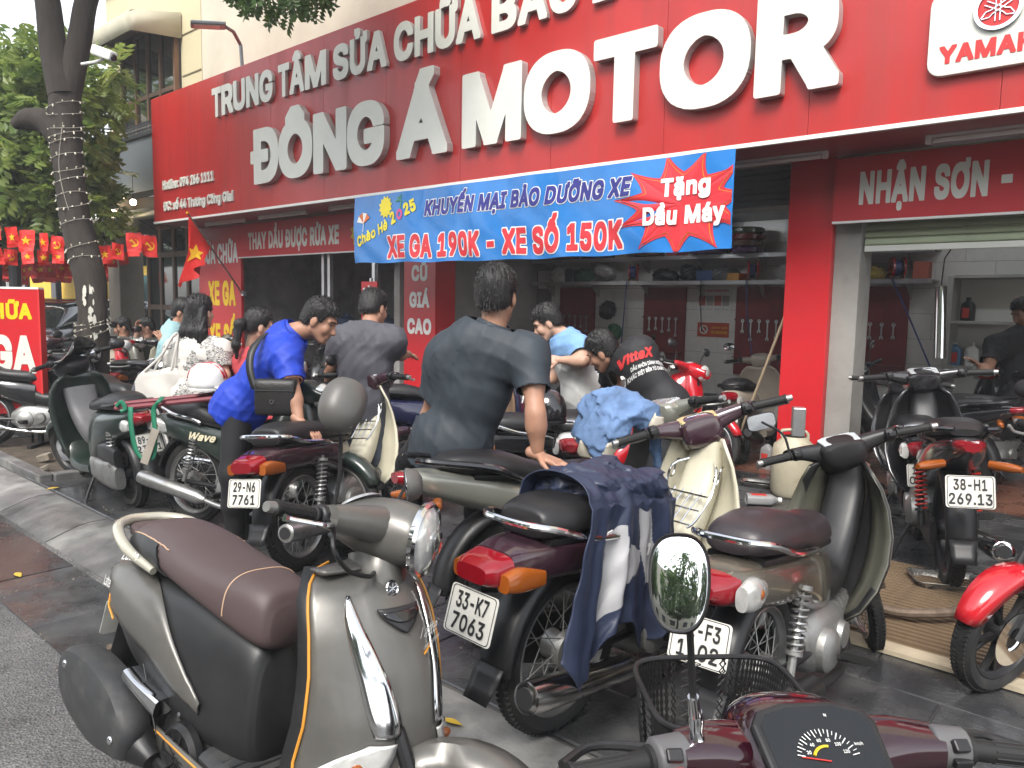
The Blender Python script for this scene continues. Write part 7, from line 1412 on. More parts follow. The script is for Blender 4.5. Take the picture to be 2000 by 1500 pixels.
# ------------------------------------------------------------------ far street: wall, roofs, cars
M_YW = mat('bright_yellow_wall', (.72, .45, .06), .8, var=.08); fw = thing('yellow_house', 'bright yellow wall with a small window far down the street', 'building', (-38, 12, 0)); MB().bx(-3, 6, 0, 4, 0, 3.1).build('wall', M_YW, fw, 0); MB().bx(.2, 1.0, -.03, .02, 1.0, 2.2).build('window', M_GREYP, fw, 0); MB().bx(-3.2, 6.2, -.4, 4, 3.1, 3.25).build('roof', M_ALU, fw, 0)
gw = thing('sheet_metal_fence', 'teal corrugated sheet fence behind the parked white car', 'fence', (-30, 12.5, 0)); me = MB(); G = [[(x, .04*sin(x*26), z) for z in (0, 2.4)] for x in np.linspace(-.45, .45, 40)]; me.grid(G); mm = me.mesh('sheet', mat('teal_sheet', (.08, .17, .18), .5, .3, var=.2), 60)
for k in range(8): link_copy(mm, 'sheet', gw, (-1+k*.9, 0, 0))
tr_ = thing('market_tarp', 'green and grey tarp roof stretched across the far street', 'tarp', (-27, 8, 2.6)); b = MB(); b.grid([[(x, y, .35-.25*sin(pi*(x+9)/14)+.05*sin(x*3+y*2)) for y in np.linspace(-7, 4, 10)] for x in np.linspace(-9, 5, 14)]); b.build('tarp', mat('green_tarp', (.03, .16, .05), .6, var=.3, vs=.6), tr_, 60)
for x, y in ((-8, -6), (4, -6), (4, 3.5), (-2, -6.5)): MB().cyl((x, y, -2.7), (x, y, .2), .05, n=8).build('post', M_ALU, tr_)
ww = thing('white_hoarding', 'pale corrugated hoarding far down the street at the left edge', 'fence', (-44, 6, 0))
for k in range(9): MB().bx(-.0, .1, -10+k*2, -8.02+k*2, 0, 2.8).build('sheet', mat('white_sheet', (.55, .56, .56), .5, var=.1), ww, 0)
for k in range(4): o_ = MB().cyl((0, 0, 0), (0, 0, 4.2), .09, n=10).build('street_pole', M_DARK, None); o_.location = tuple(D_([37, 12, 120, 60][k], 700, [13, 24, 26, 30][k])); o_.location.z = 0; tag(o_, ['dark pole right behind the red standing sign', 'dark pole at the far left behind the flags', 'thin far pole left of the tree trunk', 'thin far pole between the flags'][k], 'pole', 'street poles')
def car(label, loc, rz, paint_m, group='parked cars'):
    r = thing('car', label, 'car', loc, rz, group)
    MB().loft([(-2.2, .45, .75, .70, .66, 4), (-2.05, .30, .92, .85, .80, 4), (-1.2, .24, .98, .90, .86, 4), (0, .22, .98, .90, .87, 4), (1.2, .24, .94, .90, .85, 4), (2.0, .28, .82, .84, .78, 4), (2.25, .42, .68, .66, .62, 4)], n=28, m=5).build('body', paint_m, r, 50)
    MB().loft([(-1.75, .90, .98, .72, .70, 4), (-1.2, .92, 1.38, .78, .62, 4), (-.4, .92, 1.46, .80, .62, 4), (.3, .92, 1.42, .80, .62, 4), (1.1, .88, .95, .76, .74, 4)], n=28, m=5).build('cabin_glass', M_PANE, r, 50); MB().loft([(-1.25, 1.37, 1.42, .62, .6, 4), (-.4, 1.44, 1.49, .63, .6, 4), (.35, 1.40, 1.45, .62, .6, 4)], n=20, m=4).build('roof', paint_m, r, 50)
    for s in (1, -1):
        for x in (-1.35, 1.35):
            b = MB(); b.lathe([(.20, -.1), (.31, -.1), (.32, -.06), (.32, .08), (.30, .1), (.2, .1)], (x, s*.80, .32), (0, s, 0), 28); w = b.build('wheel', M_TYRE, r); b = MB(); b.lathe([(.21, .09), (.2, .06), (.05, .09), (.001, .1)], (x, s*.80, .32), (0, s, 0), 20)
            for k in range(8): a = k*pi/4; b.box((x+.12*cos(a), s*.895, .32+.12*sin(a)), (.16, .02, .03), (0, -a, 0))
            b.build('rim', M_RIM, w)
        MB().ell((2.12, s*.62, .66), (.14, .16, .08)).build('headlight', M_LENSC, r); MB().ell((-2.1, s*.66, .74), (.12, .14, .1)).build('tail_lamp', M_LENSR, r); MB().ell((.75, s*1.0, 1.0), (.08, .1, .07)).build('wing_mirror', paint_m, r)
        MB().box((-.3, s*.905, .80), (.16, .02, .025)).build('door_handle', M_CHR, r)
    return r
car('black sedan parked behind the red standing sign', tuple(D_(95, 650, 17.5)[:2])+(-.07,), RAD(-45), P_BLACK); car('red car parked behind the black sedan down the street', tuple(D_(118, 650, 24)[:2])+(.0,), RAD(-40), P_RED); car('white car parked beside the café column', tuple(D_(262, 640, 19)[:2])+(0,), RAD(60), P_WHT)
# ------------------------------------------------------------------ inside the shop
M_SHELF = mat('shelf_grey', (.40, .40, .38), .5, var=.1, dirt=.3); M_TBOARD = mat('tool_board_red', (.20, .018, .022), .45, var=.15, dirt=.3, dcol=(.06, .01, .01)); M_STEEL = mat('tool_steel', (.5, .5, .5), .3, .9)
BYF = BY-.015
def shelf(label, x0, x1, z, d=.32):
    t = thing('wall_shelf', label, 'shelf', ((x0+x1)/2, BYF, z)); w = x1-x0; MB().bx(-w/2, w/2, -d, -.002, 0, .025).build('board', M_SHELF, t, 0); MB().bx(-w/2, w/2, -d-.012, -d-.001, -.025, .028).build('front_lip', M_ALU, t, 0)
    for x in np.arange(-w/2+.2, w/2, .9): MB().poly([(0, 0), (-.26, 0), (0, -.2)], .02, (x, -.003, -.002), (0, 1, 0), (0, 0, 1)).build('bracket', M_SHELF, t, 0)
shelf('upper grey wall shelf with stacked tyres', -8.1, -2.2, 2.22); shelf('lower grey wall shelf with bags and cable reels', -8.1, -2.2, 1.87)
def tool_board(label, x0, x1, z0=.62, z1=1.82):
    t = thing('tool_board', label, 'tool board', ((x0+x1)/2, BYF, z0)); w = x1-x0; h = z1-z0; MB().bx(-w/2, w/2, -.03, -.002, 0, h).build('board', M_TBOARD, t, 0, bevel=.004); MB().bx(-w/2, w/2, -.055, -.031, h*.62, h*.64).build('rail', M_TBOARD, t, 0); MB().bx(-w/2+.02, w/2-.02, -.12, -.031, h*.2, h*.21).build('ledge', M_TBOARD, t, 0)
    return t
for bi_, (lab, x0, x1) in enumerate((('leftmost dark red tool board behind the worker in light blue', -7.75, -7.05), ('red tool board with hanging spanners behind the bent mechanic', -6.15, -5.45), ('red tool board half hidden by the red pillar', -4.68, -3.95), ('red tool board in the right bay with a big spanner', -3.3, -2.5))):
    t = tool_board(lab, x0, x1)
    for k in range(5):
        L_ = random.uniform(.12, .24); x = x0+.12+k*(x1-x0-.2)/4.5; w = thing('spanner', f'{["first", "second", "third", "fourth", "fifth"][k]} spanner from the left on the {["leftmost", "second", "third", "right bay"][bi_]} tool board', 'spanner', (x, BYF-.05, 1.36), group='spanners on the tool boards')
        b = MB(); b.poly([(-.008, 0), (.008, 0), (.008, -L_), (-.008, -L_)], .006, (0, -.004, 0), (1,0,0), (0,0,1), (0,-1,0)); b.lathe([(.011, 0), (.024, 0), (.024, .008), (.011, .008)], (0, -.004, 0), (0,-1,0), 14); b.poly([(-.022, -L_), (-.022, -L_-.03), (-.01, -L_-.035), (-.01, -L_-.015), (.01, -L_-.015), (.01, -L_-.035), (.022, -L_-.03), (.022, -L_), (.0, -L_+.02)], .006, (0, -.004, 0), (1,0,0), (0,0,1), (0,-1,0)); b.build('spanner_steel', M_STEEL, w, 0)
def tyre_ring(x, y, z, R, m, label, group):
    b = MB(); b.lathe([(R-.06, -.03), (R-.02, -.04), (R, -.02), (R, .02), (R-.02, .04), (R-.06, .03), (R-.07, 0)], (0, 0, 0), (0, 0, 1), 32)
    for i in range(24): a = i*2*pi/24; b.box((cos(a)*(R-.002), sin(a)*(R-.002), 0), (.012, .03, .05), (0, 0, a))
    o = b.build('tyre', m, None, 40); o.location = (x, y, z); tag(o, label, 'tyre', group)
M_TW = [mat('wrapped_tyre_'+n, c, .25, var=.3, vs=20, coat=.6) for n, c in (('clear', (.05, .055, .055)), ('red', (.16, .02, .025)), ('green', (.03, .06, .03)), ('purple', (.07, .03, .09)), ('brown', (.10, .05, .03)))]
OR_ = ['bottom', 'second', 'third', 'fourth', 'fifth', 'top']
for s_, (x, nn, ms) in enumerate([(-5.0, 6, (3, 1, 2, 2, 0, 0)), (-4.45, 4, (3, 4, 1, 2)), (-6.0, 2, (4, 1)), (-6.8, 2, (0, 3)), (-7.5, 2, (4, 0)), (-3.0, 3, (1, 0, 2))]):
    for k in range(nn): tyre_ring(x+random.uniform(-.02, .02), BYF-.27, 2.29+k*.085, .25 if s_ != 1 else .22, M_TW[ms[k]], f'{OR_[k] if k < nn-1 else "topmost"} wrapped tyre in the {["tallest", "shorter right", "third", "fourth", "leftmost low", "right bay"][s_]} stack on the upper shelf', 'tyre stacks on the upper shelf')
def reel(label, x, z, y=BYF-.2, r=.13):
    t = thing('cable_reel', label, 'cable reel', (x, y, z), .5); 
    for s in (-1, 1): b = MB(); b.lathe([(.03, 0), (r, 0), (r, .02), (.03, .02)], (s*.06, 0, r), (1, 0, 0), 26); b.build('flange', P_RED, t)
    b = MB(); b.lathe([(r*.55, -.05), (r*.7, -.03), (r*.7, .03), (r*.55, .05)], (0, 0, r), (1, 0, 0), 20); b.build('cable_drum', mat('blue_cable', (.03, .05, .18), .5), t); return t
reel('red cable reel on the lower shelf above the bent mechanic', -6.25, 1.9); reel('red cable reel on the lower shelf beside the red pillar', -4.4, 1.9); reel('red cable reel on the right bay shelf with blue hose', -2.62, 1.9)
M_BAG = mat('plastic_bag', (.42, .42, .40), .25, var=.25, vs=14, bump=.8, bs=25)
def lump(name, label, cat, c, r, m, seed, group=None, k=4):
    rg = np.random.default_rng(seed); pr = [('e', V3(rg.uniform(-.4, .4)*r[0], rg.uniform(-.4, .4)*r[1], r[2]*rg.uniform(.5, .9)), V3(r)*rg.uniform(.5, .75), np.eye(3)) for _ in range(k)]; v, f = sdf_mesh(pr, max(r)/12, .05, 0, wrinkle(seed, max(r)*.12, 9/max(r)))
    o = np_obj(name, v, f, m, None); o.location = c; tag(o, label, cat, group); return o
for k, (x, rx, rz, m, lab, cat) in enumerate([(-7.6, .22, .16, M_BAG, 'crumpled pale plastic bag at the left end of the lower shelf', 'bag'), (-7.15, .2, .13, mat('dull_green', (.04, .12, .07), .6), 'green bundle on the lower shelf behind the light blue worker', 'bundle'), (-6.75, .24, .2, M_BAG, 'large white plastic bag drooping on the lower shelf', 'bag'), (-5.7, .2, .12, M_BLK, 'black bundle of parts beside the left reel', 'parts'), (-5.3, .16, .16, M_BLK, 'dark motor part in the middle of the lower shelf', 'parts'), (-4.75, .2, .12, M_GREYP, 'grey box part left of the pillar reel', 'parts'), (-3.2, .22, .18, M_BLK, 'black saddle lying on the right bay shelf', 'saddle'), (-2.95, .2, .1, mat('dull_yellow', (.4, .3, .06), .6), 'yellow strap bundle on the right bay shelf', 'strap')]):
    lump('shelf_goods', lab, cat, (x, BYF-.18, 1.895), (rx, .14, rz), m, 50+k)
t = thing('notice_poster', 'white fire instruction notice on the tiled wall', 'poster', (-5.02, BYF-.002, 1.62)); MB().bx(-.26, .26, -.006, 0, -.2, .2).build('sheet', M_WP, t, 0); text_part('lettering', t, 'TIÊU LỆNH CHỮA CHÁY', .44, .04, (0, -.0065, .15), (1,0,0), (0,0,1), M_REDT, off=.03)
for k in range(4): MB().bx(-.235+k*.12, -.13+k*.12, -.0085, -.0065, -.06, .08).build('picture', mat(['pic_red', 'pic_grey', 'pic_red', 'pic_grey'][k], [(.4, .1, .08), (.3, .28, .25)][k % 2], .5), t, 0); text_part('lettering', t, 'đổ nước', .08, .02, (-.18+k*.12, -.0065, -.11), (1,0,0), (0,0,1), M_PTXT, off=.0)
t = thing('no_smoking_sign', 'small orange red no smoking sign below the notice', 'sign', (-5.02, BYF-.002, 1.22)); MB().bx(-.24, .24, -.006, 0, -.1, .1).build('plate', mat('sign_orange', (.45, .06, .025), .5), t, 0); text_part('lettering', t, 'CẤM HÚT THUỐC', .24, .035, (.1, -.0065, .035), (1,0,0), (0,0,1), M_YEL, off=.02); text_part('lettering', t, 'NO SMOKING', .24, .04, (.1, -.0065, -.035), (1,0,0), (0,0,1), M_YEL, off=.02); b = MB(); b.lathe([(.045, 0), (.065, 0), (.065, .002), (.045, .002)], (-.14, -.007, 0), (0,-1,0), 24); b.box((-.14, -.009, 0), (.1, .002, .014), (0, .8, 0)); b.build('symbol', M_WP, t, 0)
# hanging things
lump('black_helmet', 'black helmet hanging on the tiled wall above a green cloth', 'helmet', (-6.65, BYF-.2, 1.3), (.17, .17, .2), M_BLK, 71); lump('green_cloth', 'green cloth hanging under the black helmet', 'cloth', (-6.6, BYF-.14, 1.02), (.18, .1, .17), mat('green_cloth', (.03, .14, .06), .8), 72); lump('work_jacket', 'dark work jacket hanging on the leftmost tool board', 'jacket', (-7.85, BYF-.15, 1.0), (.18, .1, .35), M_DENIMK, 73); lump('white_sack', 'white sack hanging on the tiles in the right bay', 'sack', (-3.35, BYF-.12, 1.05), (.17, .08, .3), M_BAG, 74)
for k, (x0, z0, x1, z1, c, lab) in enumerate([(-6.25, 1.9, -6.3, .9, 'blue_cable', 'blue hose hanging from the left reel'), (-4.4, 1.9, -4.2, .6, 'blue_cable', 'blue hose hanging from the pillar reel'), (-2.62, 1.9, -1.9, .8, 'blue_cable', 'blue air hose slanting across the right bay'), (-5.05, 1.9, -5.0, 1.2, 'black_plastic', 'black cable hanging across the notice')]):
    b = MB(); b.tube([(x0, BYF-.36, z0), (x0*.7+x1*.3, BYF-.38, z0*.6+z1*.4), (x1, BYF-.38-(.8 if k == 2 else 0), z1)], .009, 6, sm=6); o = b.build('hanging_hose', MATS[c], None); tag(o, lab, 'hose')
b = MB(); p0, p1 = AT_Y(1535, 612, 6.75), AT_Z(1422, 905, 0); b.tube([p0, p1], .013, 8); tag(b.build('wooden_pole', mat('pale_wood', (.38, .30, .2), .6), None), 'pale wooden pole leaning against the red pillar', 'pole')
# right bay cupboard
cx0 = -2.05; t = thing('display_shelf', 'white metal shelf unit with bottles against the right bay wall', 'shelf unit', (-1.3, BYF-.01, 0)); 
for x in (-.7, .9): MB().bx(x-.03, x+.03, -.4, 0, 0, 1.92).build('side', M_SHELF, t, 0)
for z in (.4, .9, 1.4, 1.9): MB().bx(-.67, .87, -.4, 0, z, z+.03).build('board', M_SHELF, t, 0)
MB().bx(-.67, .87, -.012, -.002, .05, 1.89).build('back', M_WHT, t, 0)
def bottle(label, loc, h, r, m, cap, lab=None, group='bottles', tilt=None, words=None):
    o = thing('bottle', label, 'bottle', loc, 0, group); MB().loft([(0, -r, r, r*.62, r*.62, 4), (h*.04, -r*1.02, r*1.02, r*.65, r*.65, 4), (h*.65, -r, r, r*.62, r*.62, 4), (h*.8, -r*.55, r*.55, r*.45, r*.45, 3), (h*.88, -r*.3, r*.3, r*.3, r*.3, 2.2), (h*.92, -r*.3, r*.3, r*.3, r*.3, 2.2)], n=18, m=3).build('shell', m, o); MB().loft([(h*.9, -r*.36, r*.36, r*.36, r*.36, 2.2), (h, -r*.34, r*.34, r*.34, r*.34, 2.2)], n=14, m=1).build('cap', cap, o)
    if lab: MB().loft([(h*.12, -r*.8, r*.8, r*.66, r*.66, 5), (h*.55, -r*.8, r*.8, r*.66, r*.66, 5)], n=18, m=1).build('label', lab, o)
    o.rotation_euler = tilt if tilt is not None else (0, -pi/2, random.uniform(-.5, .5)); return o
M_LB = mat('label_red', (.5, .04, .03), .45); M_WB = mat('bottle_white', (.6, .6, .58), .4); M_BB = mat('bottle_blue', (.06, .16, .3), .4)
for k, (x, z, m, cp, lab) in enumerate([(-1.95, .93, M_BB, M_WB, 'blue bottle with red label on the lower board of the white shelf'), (-1.78, .93, M_WB, M_WB, 'white jug on the white shelf beside the blue bottle'), (-1.62, .93, M_WB, M_BB, 'white bottle with blue cap on the white shelf'), (-1.5, .93, M_BB, M_BB, 'all blue bottle right of the white jugs'), (-1.85, 1.43, M_BLK, M_BLK, 'black oil bottle alone on the upper board')]): bottle(lab, (x, BYF-.2, z), .26, .07, m, cp, M_LB if k in (0, 4) else None)
t = thing('loudspeaker', 'dark loudspeaker on top of the white shelf', 'loudspeaker', (-.95, BYF-.2, 1.935)); MB().bx(-.2, .2, -.12, .12, 0, .3).build('cabinet', M_BLK, t, 0, bevel=.01); MB().lathe([(.01, .012), (.09, .004), (.11, .016)], (0, -.12, .15), (0,-1,0), 24).build('cone', M_GREYP, t)
t = thing('amplifier', 'silver faced amplifier beside the loudspeaker', 'amplifier', (-.45, BYF-.2, 1.935)); MB().bx(-.18, .18, -.12, .12, 0, .26).build('case', M_ALU, t, 0, bevel=.006)
for k in range(3): MB().cyl((-.1+.1*k, -.121, .18), (-.1+.1*k, -.14, .18), .03, n=14).build('knob', M_BLK, t)
t = thing('exhaust_pipe', 'chrome silencer pipe hanging by a cord in the right bay', 'exhaust pipe', tuple(AT_D(1835, 700, 6.9))); o0 = AT_D(1835, 700, 6.9)
b = MB(); b.tube([(0, 0, 0), AT_D(1838, 560, 6.9)-o0], .05, 14); b.build('pipe', M_CHR, t); b = MB(); b.tube([AT_D(1838, 560, 6.9)-o0, AT_D(1845, 505, 6.9)-o0, Vector((-1.2, 7.6, 2.8))-o0], .006, 5); b.build('cord', M_BLK, t)
M_LITT = mat('lit_tube', (.9, .95, 1), .4, emis=9, var=0)
for k_, (x_, y_) in enumerate([(-1.5, 8.6), (-5.2, 8.4)]):  # the middle bay tube is an added light, put in to brighten its wall
    t = thing('ceiling_tube', ['lit white tube lamp under the ceiling of the right bay', 'lit white tube lamp under the ceiling of the middle bay'][k_], 'lamp', (x_, y_, 2.80)); MB().bx(-.75, .75, -.03, .03, -.03, -.001).build('batten', M_TUBE, t, 0); MB().cyl((-.6, 0, -.05), (.6, 0, -.05), .018).build('tube', M_LITT, t)
t = thing('wash_sign', 'small red sign reading RỬA XE on a post behind the grey polo man', 'sign', (-8.45, 6.62, 1.35)); MB().bx(-.17, .17, -.02, 0, -.35, .45).build('plate', M_REDP, t, 0)
for s, z in (('RỬA', .3), ('XE', .06)): text_part('lettering', t, s, .26, .13, (0, -.021, z), (1,0,0), (0,0,1), M_WP, off=.05, base=1)
text_part('lettering', t, '10', .2, .13, (0, -.021, -.18), (1,0,0), (0,0,1), M_YEL, off=.05, base=1); MB().bx(-.02, .02, .002, .03, -1.35, .5).build('post', M_ALU, t, 0)
# ------------------------------------------------------------------ things on the ground
p = AT_Z(1535, 972, 0); t = thing('oil_canister', 'dirty beige oil canister standing in front of the red pillar', 'canister', (p.x, p.y+.12, 0), .4); M_JUG = mat('jug_plastic', (.42, .38, .28), .5, var=.15, dirt=.6, dcol=(.12, .07, .04), ds=5)
MB().lathe([(.001, 0), (.15, .005), (.17, .04), (.175, .33), (.16, .42), (.10, .47), (.09, .49)], (0,0,0), (0,0,1), 28).build('body', M_JUG, t, 50); MB().tube([(-.08, 0, .45), (-.1, 0, .53), (.08, 0, .53), (.1, 0, .45)], .014, 8, sm=3).build('handle', M_JUG, t)
t2 = MB().bx(-.05, .05, -.05, .05, 0, .24).build('tin_box', M_ALU, None, 0, bevel=.01); t2.location = (p.x+.02, p.y+.12, .49); t2.rotation_euler = (0, 0, .5); tag(t2, 'upright grey tin standing on the oil canister', 'tin')
p = AT_Z(1497, 915, 0); bottle('grey oil bottle with red label standing left of the canister', (p.x, p.y, 0), .27, .065, mat('grey_bottle', (.25, .25, .25), .4), M_BLK, M_LB)
p = AT_Z(1458, 985, 0); bottle('grey oil bottle lying on its side on the pavement', (p.x, p.y, .045), .26, .06, MATS['grey_bottle'], M_WB, M_LB, tilt=(pi/2, 0, .6)); p = AT_Z(1330, 935, 0); bottle('silver oil bottle lying beside the cream leg shield', (p.x, p.y, .045), .26, .06, M_ALU, M_WB, M_LB, tilt=(pi/2, 0, 2.2))
def tray(label, px, py, w, d, h, rz):
    p = AT_Z(px, py, 0); t = thing('oil_tray', label, 'tray', (p.x, p.y, .004), rz); rr = lambda k, z: [(sx*w/2*k-(sx*.02 if i % 2 else 0), sy*d/2*k-(0 if i % 2 else sy*.02), z) for sx, sy, i in ((-1, -1, 1), (-1, -1, 0), (1, -1, 0), (1, -1, 1), (1, 1, 1), (1, 1, 0), (-1, 1, 0), (-1, 1, 1))][0:8]
    R = lambda k, z: [(x*k, y*k, z) for x, y in ((-w/2, -d/2+.03), (-w/2+.03, -d/2), (w/2-.03, -d/2), (w/2, -d/2+.03), (w/2, d/2-.03), (w/2-.03, d/2), (-w/2+.03, d/2), (-w/2, d/2-.03))]
    MB().rings([R(1.06, h), R(1.0, h-.004), R(.88, .006), R(.86, .004), R(.02, .003)], cap=False).build('pan', mat('oily_steel', (.32, .31, .29), .25, .85, var=.3, dirt=.5, dcol=(.04, .03, .02)), t, 40, solid=.003); MB().rings([R(.9, .018), R(.02, .018)]).build('waste_oil', mat('waste_oil', (.015, .01, .006), .05, coat=.5), t, 0); return t
tray('steel oil tray under the bike with plate 269.13', 1850, 1150, .36, .24, .06, .5); tray('small steel tray left of the oil canister', 1478, 950, .26, .18, .04, .2)
t = thing('ribbed_mat', 'brown ribbed plastic mat with a pale edge lying on the wet pavement', 'mat', (-.72, 4.25, .004), 0)
M_RAMP = mat('brown_ribbed', (.17, .12, .075), .4, var=.25, vs=6, dirt=.4, dcol=(.05, .04, .03)); MB().bx(-.5, .75, -.62, .62, 0, .012).build('base', M_RAMP, t, 0); rm = MB().bx(-.5, .75, -.012, .012, .0125, .026).mesh('rib', M_RAMP, 0)
for k in range(26): link_copy(rm, 'rib', t, (0, -.57+k*.046, 0))
MB().bx(-.5, .75, -.72, -.62, 0, .02).build('edge_strip', mat('pale_strip', (.42, .36, .26), .6, var=.2, dirt=.4), t, 0)
p = AT_Z(1795, 1235, 0); b = MB(); b.tube([(-.2, 0, .05), (-.1, 0, .05), (0, .04, .06), (.1, .12, .07), (.14, .2, .08)], .024, 10, sm=4); b.cyl((-.21, 0, .05), (-.19, 0, .05), .042, n=12); o = b.build('exhaust_part', M_RUST, None); o.location = (p.x, p.y, .02); tag(o, 'rusty exhaust elbow lying on the ribbed mat', 'exhaust part')
b = MB(); 
for k in range(4): b.tube([(cos(t_)*(.16+.01*k), sin(t_)*(.13+.012*k), .012+.014*k) for t_ in np.linspace(0, 2*pi, 28, endpoint=False)], .009, 6, closed=True)
p = AT_Z(1330, 965, 0); o = b.build('air_hose', mat('hose_beige', (.33, .28, .2), .5), None); o.location = (p.x, p.y, 0); tag(o, 'coiled beige air hose on the ground behind the rack', 'hose')
# ------------------------------------------------------------------ bags, helmets, clothes on the bikes
o = lump('crossbody_bag', 'black leather shoulder bag worn by the man in blue polo', 'bag', (0, 0, 0), (.15, .07, .13), mat('black_leather', (.014, .013, .013), .4, bump=.3, bs=90), 81, k=3); 
bl = MB(); bl.loft([(-.115, -.10, .085, .03, .03, 4), (-.09, -.115, .095, .05, .05, 4), (.09, -.115, .095, .05, .05, 4), (.115, -.10, .085, .03, .03, 4)], n=20, m=4); bpy.data.objects.remove(o)
bagp = D3(540, 772, 4.34); t = thing('shoulder_bag', 'black shoulder bag hanging at the hip of the man in blue', 'bag', tuple(bagp), atan2(CR[1], CR[0])); bl.build('pouch', MATS['black_leather'], t); MB().tube([(-.11, -.052, .03), (.11, -.052, .03)], .004, 5).build('zip', M_BLK, t); MB().lathe([(.008, 0), (.013, 0), (.013, .006), (.008, .006)], (-.01, -.054, -.03), (0, -1, 0), 14).build('buckle', M_CHR, t)
st_ = [D3(498, 760, 4.36), D3(488, 722, 4.38), D3(492, 685, 4.42), D3(515, 655, 4.5), D3(548, 640, 4.62)]; G = []
for i, q in enumerate(catmull(st_, 5)): d_ = unit(CR*.9+UP*.25*(1 if i > 12 else 0)); G.append([q-d_*.022-bagp, q+d_*.022-bagp])
b = MB(); b.grid(G); so = b.build('strap', M_BLK, t, 60, solid=.004); so.matrix_basis = Matrix.Rotation(-atan2(CR[1], CR[0]), 4, 'Z')
# tote bag
tb = D3(303, 738, 5.75); t = thing('tote_bag', 'white cloth tote bag hanging beside the woman in the printed shirt', 'bag', tuple(tb), atan2(CR[1], CR[0])+.2); M_TOTE = mat('tote_cloth', (.52, .50, .46), .85, var=.06, bump=.15, bs=200); fb = lambda x, z, s: (x*(.78+.30*(1-z)**.7+.05*sin(z*4))+.05*z+.02*sin(z*7), s*(.04*cos(x*7)*(1.1-.9*z)+.014*sin(x*26+z*6)), z*.27-.2-.05*x*(1-z)+.012*sin(x*22))
b = MB(); b.rings([[fb(x, z, -1) for x in np.linspace(-.16, .16, 9)]+[fb(x, z, 1) for x in np.linspace(.16, -.16, 9)] for z in np.linspace(0, 1, 6)], cap=False); b.build('cloth', M_TOTE, t, 60, solid=.003)
for s in (-1, 1): MB().tube([(-.04+.03*s, s*.02, .05), (.05, s*.02, .17), (.13, s*.01, .31), (.165, .01, .33), (.155, s*.02, .22), (.12, s*.02, .06)], .009, 6, sm=4).build('handle', M_TOTE, t)
def helmet(label, c, m, stripe=None, r=.125, peak=True, rz=0, logo=None):
    t = thing('helmet', label, 'helmet', tuple(c), rz); b = MB(); b.lathe([(r*.98, -.04), (r, 0), (r*.97, .05), (r*.82, .095), (r*.5, .128), (.002, .14)], (0,0,0), (0,0,1), 30); b.v = [(x*1.15, y, z) for x, y, z in b.v]; b.build('shell', m, t, 60, solid=.006)
    b = MB(); b.lathe([(r*1.01, -.045), (r*1.03, -.035), (r*1.01, -.025)], (0,0,0), (0,0,1), 30); b.v = [(x*1.15, y, z) for x, y, z in b.v]; b.build('rim', M_BLK if m is not M_WB else M_WB, t)
    if stripe:
        for y in (-.03, .012):
            G = [[(1.15*(r+.003)*sin(a)*(.98 if abs(a) < 1.2 else 1), y+dy, .14*cos(a)**.8 if cos(a) > 0 else 0) for dy in (0, .028)] for a in np.linspace(-1.4, 1.4, 16)]; b = MB(); b.grid(G); b.build('stripe', stripe, t, 60, solid=.003)
    if peak: b = MB(); b.grid([[(1.15*(r-.01+k)*cos(a), (r-.01+k*.8)*sin(a), -.015-.2*k) for a in np.linspace(-.9, .9, 9)] for k in (0, .03, .055)]); b.build('peak', m, t, 60, solid=.004)
    b = MB(); b.tube([(0, r*.9, -.03), (.01, r*.8, -.14), (.02, .05, -.2)], .007, 5, sm=3); b.build('chin_strap', M_BLK, t); return t
helmet('white helmet with two red stripes resting on the brown seat', D3(405, 748, 5.1), M_WB, mat('helmet_red', (.5, .02, .03), .35), rz=atan2(CR[1], CR[0]), r=.105); helmet('black helmet hanging on the handlebar behind the sitting man', D3(1066, 808, 4.3), M_BLKG, None, r=.105, peak=False)
# raincoat draped over the plum bike's seat
M_NAVYC = mat('navy_raincoat', (.019, .026, .054), .42, var=.12, vs=8, bump=.2, bs=60); M_SILV = mat('grey_reflective', (.33, .33, .34), .45, var=.1, bump=.1, bs=80)
rc = thing('raincoat', 'navy raincoat with grey reflective panels draped over the seat of the plum bike', 'raincoat', (-1.587, 2.064, 0), rot=(.03, .03, RAD(88.6))); rc.scale = (1.07,)*3
def coat_pt(u, v):     # u 0..1 along the bike, v 0..1 from far side over the seat down the near side
    x = -.08+.52*u; w = .14-.02*u; fold = sin(u*15+1.3)+.7*sin(u*27+2+v*3)+.3*sin(u*52); top = .82-.05*u
    if v < .15: y, z = w+.006, top-.16+(v/.15)*.13
    elif v < .42: a = (v-.15)/.27; y = w*cos(a*pi); z = top+.016+.034*sin(a*pi)-.03*(1-sin(a*pi))+.009*fold
    else:
        a = (v-.42)/.58; L_ = .40+.16*abs(sin(u*5.2+.5))+.07*sin(u*13); y = -w-.014-.02*a-.040*a**.6*fold*.7; z = top-.02-L_*a*(1-.08*a); x = x+(.22*(u-.45)*a)-.05*a+.03*a*sin(u*12)
    return (x+.004*sin(v*40+u*9), y, z+.005*sin(u*40+v*25))
b = MB(); nu, nv = 150, 150; P = [[coat_pt(u, v) for v in np.linspace(0, 1, nv)] for u in np.linspace(0, 1, nu)]; b.grid(P); k = 0
for i in range(nu-1):
    for j in range(nv-1):
        u, v = i/nu, j/nv; g1 = .50+.06*(v-.42) < v and abs(u-(.30+.12*(v-.5))) < .075 and .47 < v < .86; g2 = abs(u-(.62+.35*(v-.5))) < .085-.05*abs(v-.6) and .44 < v < .74; g3 = abs(u-.48) < .09 and .60 < v < .80 and u-.48 < (.8-v)*.6
        b.m[k] = 1 if (g1 or g2 or g3) else 0; k += 1
b.build('cloth', [M_NAVYC, M_SILV], rc, 70, solid=.004)
bb = MB(); 
for q in range(3): pass
